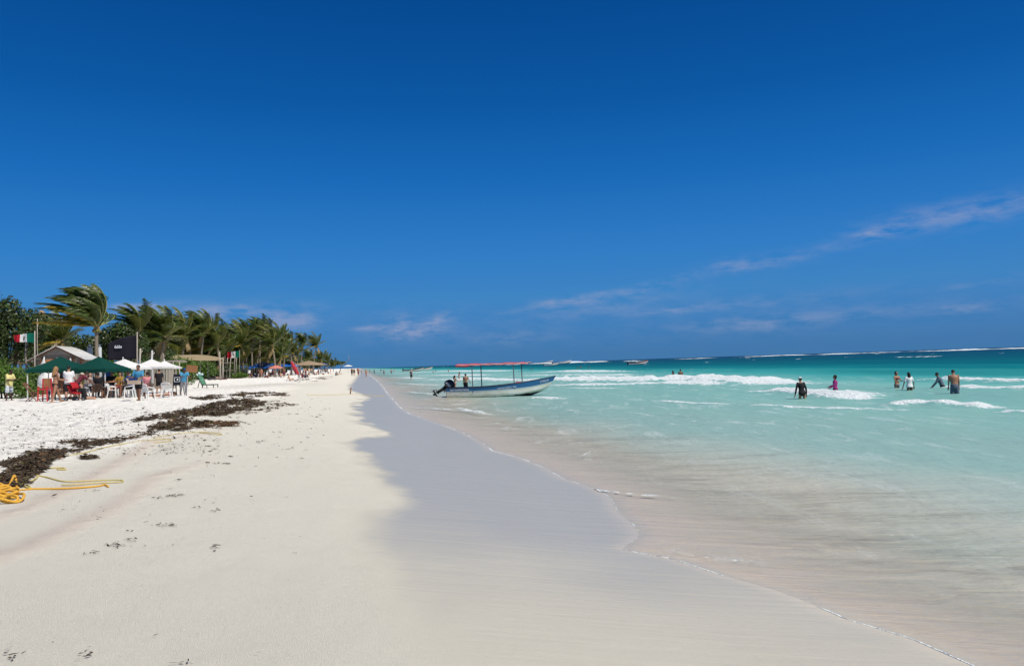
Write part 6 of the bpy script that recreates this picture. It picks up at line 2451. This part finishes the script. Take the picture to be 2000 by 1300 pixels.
def person(loc, yaw, label, fig, sk='tan', hr=('short', 'black'), wear=(), hat=None, group=None, near=True, lie=None, voxel=None, cat='person'):
    root = thing('person', loc, label, cat, group, R(yaw))
    if lie is not None:
        root.rotation_euler = (R(lie), 0, R(yaw))
    vx = voxel or (0.019 if near else 0.032)
    queue(fig.body(), 'body', [SK[sk], DARK_EYE, LIP], root, vx, fig.extras() if near else None)
    if hr:
        queue(hair(fig, hr[0]), 'hair', [HAIR[hr[1]]], root, vx)
    for (kind, colr) in wear:
        nm = {'tshirt': 'shirt', 'longsleeve': 'shirt', 'tank': 'shirt', 'loose': 'shirt', 'briefs': 'swim_briefs', 'boardshorts': 'shorts'}.get(kind, kind)
        queue(garment(fig, kind), nm, [CL[colr]], root, vx)
    if hat:
        queue(cap_hat(fig, hat[0] == 'brim'), 'hat', [CL[hat[1]]], root, vx)
    return root


def finish_people():
    """fuse each figure's overlapping solids into one skin with a single voxel remesh pass"""
    tmp = []
    for (mb, name, mats, parent, vx, extra) in PENDING:
        me = mb.mesh(name + '_src', mats[:1])
        o = bpy.data.objects.new(name + '_src', me)
        COL.objects.link(o)
        m = o.modifiers.new('fuse', 'REMESH'); m.mode = 'VOXEL'; m.voxel_size = vx; m.use_smooth_shade = True
        sm = o.modifiers.new('soften', 'SMOOTH'); sm.factor = 0.5; sm.iterations = 2
        tmp.append(o)
    dg = bpy.context.evaluated_depsgraph_get()
    for o, (mb, name, mats, parent, vx, extra) in zip(tmp, PENDING):
        me = bpy.data.meshes.new_from_object(o.evaluated_get(dg))
        if extra is not None:
            bm = bmesh.new(); bm.from_mesh(me)
            base = [bm.verts.new(v) for v in extra.v]
            bm.verts.index_update()
            for f, mi in zip(extra.f, extra.m):
                try:
                    bf = bm.faces.new([base[i] for i in f]); bf.material_index = mi; bf.smooth = True
                except ValueError:
                    pass
            bm.to_mesh(me); bm.free()
        me.name = name
        me.materials.clear()
        for m_ in mats:
            me.materials.append(m_)
        me.polygons.foreach_set('use_smooth', np.ones(len(me.polygons), dtype=bool))
        link(name, me, parent)
    for o in tmp:
        me = o.data
        bpy.data.objects.remove(o)
        bpy.data.meshes.remove(me)


# stances -------------------------------------------------------------
def stand(h=1.7, fem=False, **kw):
    return Figure(h, fem, **kw).shift(0)


def sit_chair(h=1.68, fem=False, lean=-8, seat=0.46, **kw):
    d = dict(armL=(35, 8, 55), armR=(35, 8, 55), legL=(84, 6, 82), legR=(84, 6, 78))
    d.update(kw)
    return Figure(h, fem, lean=lean, **d).shift(0, seat)


def sit_sand(h=1.68, fem=False, lean=-15, **kw):
    d = dict(armL=(-28, 14, 10), armR=(-28, 14, 10), legL=(118, 6, 92), legR=(112, 8, 80))
    d.update(kw)
    return Figure(h, fem, lean=lean, **d).shift(0, 0.0)


def lie_fig(h=1.68, fem=False, **kw):
    d = dict(armL=(0, 14, 10), armR=(0, 20, 16), legL=(2, 4, 4), legR=(6, 4, 10))
    d.update(kw)
    return Figure(h, fem, **d)


def water_spot(px, py, visible, h):
    """where a bather stands: the waterline on the body shows at (px, py), `visible` metres of h stand clear"""
    p = ray_ground(px, py)
    return Vector((p.x, p.y, visible - h))


def build_people():
    # --- on the sand, left
    person(ground_at(18, 39.2), -100, 'man in a yellow shirt and plaid shorts looking down at his hands', stand(1.66, lean=6, head=22, armL=(22, 4, 72, -12), armR=(22, 4, 72, -12), legL=(2, 5, 2), legR=(-2, 5, 2)),
           'dark', ('short', 'black'), [('loose', 'two_tone'), ('boardshorts', 'plaid')])
    person(ground_at(108, 34.8), -38, 'woman in a bikini with long blond hair walking under the canopy edge', stand(1.70, True, lean=4, armL=(18, 10, 60), armR=(10, 8, 70), legL=(24, 3, 8), legR=(-12, 3, 4)),
           'tan', ('long', 'blond'), [('bikini_top', 'black'), ('briefs', 'black')])
    person(ground_at(134, 38.0), 5, 'person in a loose white shirt standing under the first green canopy', stand(1.72, lean=3, armL=(10, 10, 30), armR=(15, 8, 40)), 'fair', ('short', 'black'), [('loose', 'white'), ('boardshorts', 'black')])
    person(ground_at(271, 34.9), 176, 'waiter in a sky blue printed shirt carrying a cardboard box', stand(1.68, lean=0, head=8, armL=(16, 8, 70), armR=(16, 8, 70), legL=(10, 2, 4), legR=(-8, 2, 10)),
           'brown', ('short', 'black'), [('tshirt', 'sky'), ('shorts', 'black')])
    w = ground_at(271, 34.9)
    b = thing('cardboard_box', (w.x, w.y - 0.40, w.z + 0.80), 'open cardboard box with a blue lining carried by the waiter', 'box')
    MB().box((0, 0, 0.07), (0.46, 0.34, 0.18)).build('body', CARDBOARD, b)
    MB().box((0, 0.02, 0.21), (0.40, 0.28, 0.13), None, 0, 0.9).build('lining', CL['navy'], b)
    for s in (-1, 1):
        MB().box((s * 0.25, 0, 0.20), (0.02, 0.34, 0.12), (0, s * 0.5, 0)).build('flap', CARDBOARD, b)
    person(ground_at(311, 44.6), 20, 'person in a black top and shorts standing with back turned by the fence', stand(1.50, lean=4, head=14, armL=(16, 12, 50), armR=(16, 12, 50), legL=(3, 5, 2), legR=(-3, 5, 2)),
           'tan', ('short', 'black'), [('loose', 'black'), ('shorts', 'black')])
    person(ground_at(359, 42.0), -140, 'waiter in a blue shirt and pale trousers leaning at the menu easel', stand(1.56, lean=16, head=10, armL=(34, 6, 40), armR=(40, 8, 40), legL=(6, 3, 4), legR=(-14, 3, 16)),
           'brown', ('short', 'black'), [('tshirt', 'sky'), ('trousers', 'grey')], ('cap', 'navy'))
    # --- seated under the canopies
    g = ground_at(168, 37.2)
    person(g, -70, 'woman in a black top leaning back on her hands beside the stroller', sit_sand(1.66, True, lean=-22, legL=(70, 8, 40), legR=(86, 6, 70)), 'fair', ('long', 'black'), [('tshirt', 'black'), ('briefs', 'black')])
    g = ground_at(150, 38.4)
    person(g, -60, 'person in a dark red top bending over behind the stroller', stand(1.62, lean=42, head=0, armL=(40, 5, 20), armR=(50, 5, 20), legL=(14, 4, 10), legR=(-2, 4, 8)), 'brown', ('short', 'black'), [('tshirt', 'wine'), ('shorts', 'black')])
    g = ground_at(157, 39.6)
    person(g, 150, 'person in an olive top and pale sun hat under the canopies', sit_chair(1.66), 'tan', ('short', 'brown'), [('tshirt', 'olive'), ('shorts', 'grey')], ('brim', 'cream'))
    g = ground_at(178, 39.0)
    person(g, -120, 'seated woman with dark hair and a striped grey top', sit_chair(1.66, True), 'fair', ('long', 'black'), [('tshirt', 'grey'), ('shorts', 'black')])
    g = ground_at(193, 38.4)
    person(g, 10, 'seated person in black with back turned at the canopy leg', sit_chair(1.70), 'brown', ('short', 'black'), [('tshirt', 'black'), ('trousers', 'black')])
    g = ground_at(217, 40.9)
    person(g, 170, 'seated man in a black shirt with sunglasses under the green canopy', sit_chair(1.74), 'tan', ('short', 'black'), [('tshirt', 'black'), ('shorts', 'slate')])
    g = ground_at(233, 40.7)
    person(g, 165, 'seated woman in a mustard top beside the parasol pole', sit_chair(1.64, True), 'tan', ('bun', 'black'), [('tshirt', 'mustard'), ('shorts', 'wine')])
    g = ground_at(254, 39.9)
    person(g, 100, 'seated man in a dark navy shirt under the white parasol', sit_chair(1.72, lean=6), 'brown', ('short', 'black'), [('tshirt', 'navy'), ('shorts', 'black')])
    g = ground_at(286, 38.2)
    person(g, 60, 'seated person in a red and pink top behind the grey chair', sit_chair(1.62, True), 'tan', ('short', 'black'), [('tshirt', 'pink'), ('shorts', 'red')])
    # seats for those guests
    for i, (px, Y, rz) in enumerate(((157, 39.6, -30), (178, 39.0, 60), (193, 38.4, 190), (217, 40.9, -10), (233, 40.7, -15), (254, 39.9, -80), (286, 38.2, -120))):
        g = ground_at(px, Y)
        plastic_chair(px, Y, R(rz), 'plastic armchair under ' + ['the guest in the pale sun hat', 'the woman in the striped grey top', 'the seated guest in black at the canopy leg', 'the man with sunglasses', 'the woman in the mustard top', 'the man in the navy shirt', 'the guest in the red and pink top'][i], PLASTIC_WHITE if i % 2 else mat('brown_plastic', (0.10, 0.055, 0.035), 0.5))['group'] = 'occupied plastic chairs'
    # sunbather lying in front of the fence end
    g = ground_at(343, 40.6)
    person((g.x - 0.65, g.y, g.z + 0.12), -90, 'sunbather lying on the sand beside the menu easel', lie_fig(1.55, True), 'fair', ('long', 'brown'), [('bikini_top', 'pink'), ('briefs', 'white')], None, None, True, -88)
    # --- far sand
    p = ray_ground(566, 744)
    person((p.x, p.y, p.z), -75, 'sunbather sitting upright on the sand near the red feather flag', sit_sand(1.65, True), 'fair', ('bun', 'brown'), [('bikini_top', 'cream'), ('briefs', 'cream')], None, None, False)
    p = ray_ground(584, 739)
    person((p.x, p.y, p.z), 160, 'person in slate clothes standing by the red feather flag', stand(1.75, armL=(30, 6, 60)), 'brown', ('short', 'black'), [('tshirt', 'slate'), ('trousers', 'slate')], None, None, False)
    for k, px in enumerate((590, 596)):
        p = ray_ground(px, 738)
        person((p.x, p.y, p.z), [-60, -100][k], ['brown haired sitter of the couple beside the far seaweed', 'dark haired sitter of the couple beside the far seaweed'][k], sit_sand(1.7, k == 1, lean=10, armL=(50, 6, 30), armR=(50, 6, 30)), 'brown', ('short', ['brown', 'black'][k]), [('boardshorts', ['wine', 'black'][k]), ('tank', ['wine', 'slate'][k])], None, None, False)
    for (px, py, yaw, lab, wear_, sk_) in ((604, 734, 30, 'person in cream swimwear standing past the seated couple', [('swimsuit', 'cream')], 'tan'),
                                           (555, 737, 10, 'man in wine red shorts near the salmon umbrella', [('boardshorts', 'wine')], 'brown'),
                                           (430, 738.5, 170, 'person in pink and dark clothes by the shade sail pole', [('tshirt', 'slate'), ('skirt', 'pink')], 'tan')):
        p = ray_ground(px, py)
        person((p.x, p.y, p.z), yaw, lab, stand(1.7), sk_, ('short', 'brown'), wear_, None, None, False)
    p = ray_ground(656, 733)
    person((p.x, p.y, p.z), -120, 'person crouched on the sand where the grove ends', sit_sand(1.7, lean=15, armL=(60, 5, 20), armR=(60, 5, 20)), 'brown', ('short', 'black'), [('tshirt', 'grey'), ('shorts', 'slate')], None, None, False)
    p = ray_ground(662, 731)
    person((p.x, p.y, p.z + 0.12), -60, 'sunbather lying flat past the crouched person', lie_fig(1.65, True), 'pale', ('short', 'brown'), [('bikini_top', 'pink'), ('briefs', 'pink')], None, None, False, -88)
    for (px, py, lab) in ((420, 741, 'pink sunbather lying under the tan shade sail'), (411, 740.5, 'second sunbather lying under the tan shade sail, in white')):
        p = ground_at(px, 112)
        person((p.x, p.y, p.z + 0.35), -80, lab, lie_fig(1.68, True), 'pale' if px == 420 else 'fair', ('short', 'brown'), [('briefs', 'wine' if px == 420 else 'white')], None, None, False, -86)
        lb = thing('beach_bed', (p.x + 0.75, p.y - 0.1, p.z), 'low red beach bed under the tan shade sail', 'beach bed', 'beach beds under the shade sail')
        MB().box((0, 0.1, 0.16), (1.9, 0.65, 0.1)).build('mattress', CL['wine'], lb)
        for sx in (-0.8, 0.8):
            for sy in (-0.15, 0.35):
                MB().bar((sx, sy, -0.05), (sx, sy, 0.12), 0.05).build('leg', WOOD_GREY, lb)
    # --- crowd in the shade of the blue umbrellas: a few builds, many individuals
    protos = []
    rng = random.Random(31)
    ws = [[('tshirt', 'white'), ('shorts', 'black')], [('boardshorts', 'slate')], [('swimsuit', 'black')], [('bikini_top', 'red'), ('briefs', 'red')], [('tshirt', 'grey'), ('shorts', 'wine')], [('boardshorts', 'wine')]]
    crowd = [(487, 128), (492, 133), (505, 130), (511, 128), (517, 131), (523, 126), (528, 130), (549, 128), (546, 140), (588, 165), (593, 170), (597, 160), (600, 168), (609, 172), (614, 165), (619, 175), (622, 168), (627, 180), (632, 172), (636, 190), (641, 200), (646, 185), (500, 140), (534, 136)]
    sit = [0, 1, 0, 0, 1, 1, 0, 1, 0, 1, 0, 0, 1, 0, 1, 1, 0, 0, 1, 0, 1, 0, 1, 0]
    for i, (px, Y) in enumerate(crowd):
        g = ground_at(px, Y)
        s = sit[i]
        person((g.x, g.y, g.z), rng.uniform(0, 360), ('guest sitting low ' if s else 'guest standing ') + ('near the salmon umbrella' if px < 560 else 'around the thatched bar'),
               (sit_sand if s else stand)(rng.uniform(1.6, 1.78), rng.random() < 0.5), rng.choice(['tan', 'brown', 'fair', 'pale']), ('short', rng.choice(['black', 'brown'])), ws[i % 6], None,
               ('guests sitting ' if s else 'guests standing ') + ('near the salmon umbrella' if px < 560 else 'around the bar'), False, None, 0.045)
    # --- strollers along the far shore
    walkers = [
        (687.5, 734, -10, 1.74, 'man in dark shorts walking at the head of the shoreline group', [('boardshorts', 'black')], 'brown', 'short'),
        (692, 734.5, 0, 1.62, 'woman in a black swimsuit in the shoreline group', [('swimsuit', 'black')], 'fair', 'long'),
        (700, 733.5, 180, 1.75, 'man in wine shorts facing back in the shoreline group', [('boardshorts', 'wine')], 'tan', 'short'),
        (706, 730.5, 60, 1.25, 'child bending at the wet sand beside the group', [('swimsuit', 'slate')], 'tan', 'short'),
        (715.5, 737.0, 170, 1.68, 'woman in a pink bikini walking out of the shoreline group', [('bikini_top', 'pink'), ('briefs', 'pink')], 'fair', 'bun'),
        (731, 729.5, 90, 1.72, 'slim dark figure standing at the far water edge', [('trousers', 'black'), ('tank', 'black')], 'brown', 'short'),
        (750, 732.5, 180, 1.70, 'person in grey walking ankle deep along the far water edge', [('tank', 'grey'), ('shorts', 'slate')], 'tan', 'short'),
        (764.5, 731, 20, 1.78, 'man in dark boardshorts wading near the far boats', [('boardshorts', 'slate')], 'fair', 'short'),
        (770, 727.5, 10, 1.6, 'pale bather wading past the man in boardshorts', [('bikini_top', 'white'), ('briefs', 'white')], 'pale', 'long'),
        (744, 727, 0, 1.7, 'bather with a white hat by the far boats', [('swimsuit', 'navy')], 'tan', 'short'),
        (722, 727.5, 100, 1.7, 'person in grey far along the shore before the boats', [('tshirt', 'grey'), ('shorts', 'black')], 'tan', 'short'),
        (698, 726, 20, 1.7, 'distant walker in red beyond the shoreline group', [('tshirt', 'red'), ('shorts', 'black')], 'tan', 'short'),
        (803.5, 741.5, 175, 1.78, 'man in dark shorts and an open dark shirt wading alone', [('boardshorts', 'black'), ('tank', 'slate')], 'pale', 'short'),
    ]
    for (px, py, yaw, h, lab, wr, sk_, hr_) in walkers:
        p = ray_ground(px, py)
        kw = dict(lean=35) if h < 1.4 else dict(legL=(12, 2, 4), legR=(-10, 2, 8))
        person((p.x, p.y, max(p.z, -0.05) - 0.03), yaw, lab, stand(h, hr_ != 'short', **kw), sk_, (hr_, 'brown'), wr, ('cap', 'white') if 'white hat' in lab else None, None, False)
    # --- bathers
    def bather(px, py, vis, h, yaw, lab, fig, sk_, hr_, wr, hat=None, near=True):
        person(water_spot(px, py, vis, h), yaw, lab, fig, sk_, hr_, wr, hat, None, near)
    bather(889, 760, 1.28, 1.64, -60, 'woman in a bikini with windblown dark hair beyond the boat stern', stand(1.64, True, armL=(30, 8, 70), armR=(40, 8, 60)), 'fair', ('windblown', 'black'), [('bikini_top', 'cream'), ('briefs', 'wine')])
    bather(910, 760, 1.42, 1.80, -15, 'broad man in black shorts standing with his back turned beyond the boat', stand(1.80, armL=(8, 10, 20), armR=(16, 14, 30)), 'tan', ('short', 'black'), [('boardshorts', 'black')])
    bather(897, 741, 1.2, 1.66, 120, 'slim woman in a pale swimsuit wading further out than the couple', stand(1.66, True), 'tan', ('long', 'black'), [('swimsuit', 'cream')], None, False)
    bather(876, 725.5, 0.9, 1.7, 20, 'swimmer standing chest deep in white surf beyond the boat', stand(1.7), 'fair', ('short', 'black'), [('boardshorts', 'navy')], None, False)
    bather(1567, 778, 1.08, 1.70, 12, 'woman in a black long sleeved swimsuit and white cap wading', stand(1.70, True, lean=9, armL=(-4, 20, 14), armR=(-4, 20, 14), legL=(8, 4, 4), legR=(-4, 4, 4)), 'tan', ('short', 'black'), [('swimsuit', 'black'), ('longsleeve', 'black')], ('cap', 'white'))
    bather(1632, 766, 0.98, 1.66, 62, 'person in a magenta rash shirt standing thigh deep', stand(1.66, True, armL=(10, 4, 50), armR=(14, 4, 60)), 'brown', ('bun', 'black'), [('longsleeve', 'magenta'), ('shorts', 'black')])
    bather(1752, 759, 1.02, 1.64, -160, 'woman in a patterned bikini facing the beach in the waves', stand(1.64, True, armL=(20, 12, 70), armR=(20, 12, 60)), 'tan', ('bun', 'black'), [('bikini_top', 'wine'), ('briefs', 'slate')])
    bather(1777, 763, 1.02, 1.64, 8, 'woman in a white shirt with a dark ponytail, back turned', stand(1.64, True, lean=3, armL=(4, 24, 10), armR=(4, 26, 10)), 'brown', ('ponytail', 'black'), [('tshirt', 'white'), ('briefs', 'black')])
    bather(1841, 759, 1.05, 1.72, 62, 'young man in a black rash shirt with a pale back panel, bending forward', stand(1.66, lean=22, head=-4, armL=(24, 6, 20), armR=(18, 6, 20), legL=(20, 4, 30), legR=(6, 4, 20)), 'brown', ('short', 'black'), [('longsleeve', 'slate'), ('boardshorts', 'black')])
    bather(1865, 769, 1.22, 1.74, -22, 'bare backed young man in dark shorts stooping in the water', stand(1.74, lean=12, head=20, armL=(8, 4, 12), armR=(6, 4, 12)), 'tan', ('short', 'black'), [('boardshorts', 'slate')])
    bather(1314.5, 739, 0.86, 1.66, 90, 'woman in a black swimsuit standing side on in the outer surf', stand(1.66, True, armL=(14, 5, 20)), 'brown', ('long', 'black'), [('swimsuit', 'black')])
    bather(1329.5, 738, 0.98, 1.76, 0, 'man with his back turned beside the woman in the outer surf', stand(1.76, armL=(5, 16, 20), armR=(5, 16, 20)), 'brown', ('short', 'black'), [('boardshorts', 'black')])
    for (px, py, lab) in ((977.5, 719.5, 'lone swimmer with only head and shoulders above water behind the boat awning'), (1039, 722.5, 'lone swimmer low in the water past the boat bow'),
                          (1129, 719.5, 'swimmer in the trio beyond the breakers, only the head showing'), (1135, 719, 'tallest swimmer in the trio beyond the breakers'), (1150, 719.2, 'swimmer apart from the trio beyond the breakers'),
                          (846, 727.5, 'swimmer bobbing by the far boats'), (851, 725, 'swimmer in the wash beside the far boats')):
        bather(px, py, 0.55 if 'tallest' not in lab else 0.85, 1.7, 40, lab, stand(1.7, armL=(60, 20, 20)), 'brown', ('short', 'black'), [('boardshorts', 'navy')], None, False)
    # skipper in the lagoon boat
    p = ray_ground(1233, 711)
    person((p.x, p.y, 0.15), -90, 'skipper standing at the stern of the lone lagoon boat', stand(1.7), 'brown', ('short', 'black'), [('tshirt', 'slate'), ('shorts', 'navy')], None, None, False)
    finish_people()


build_people()
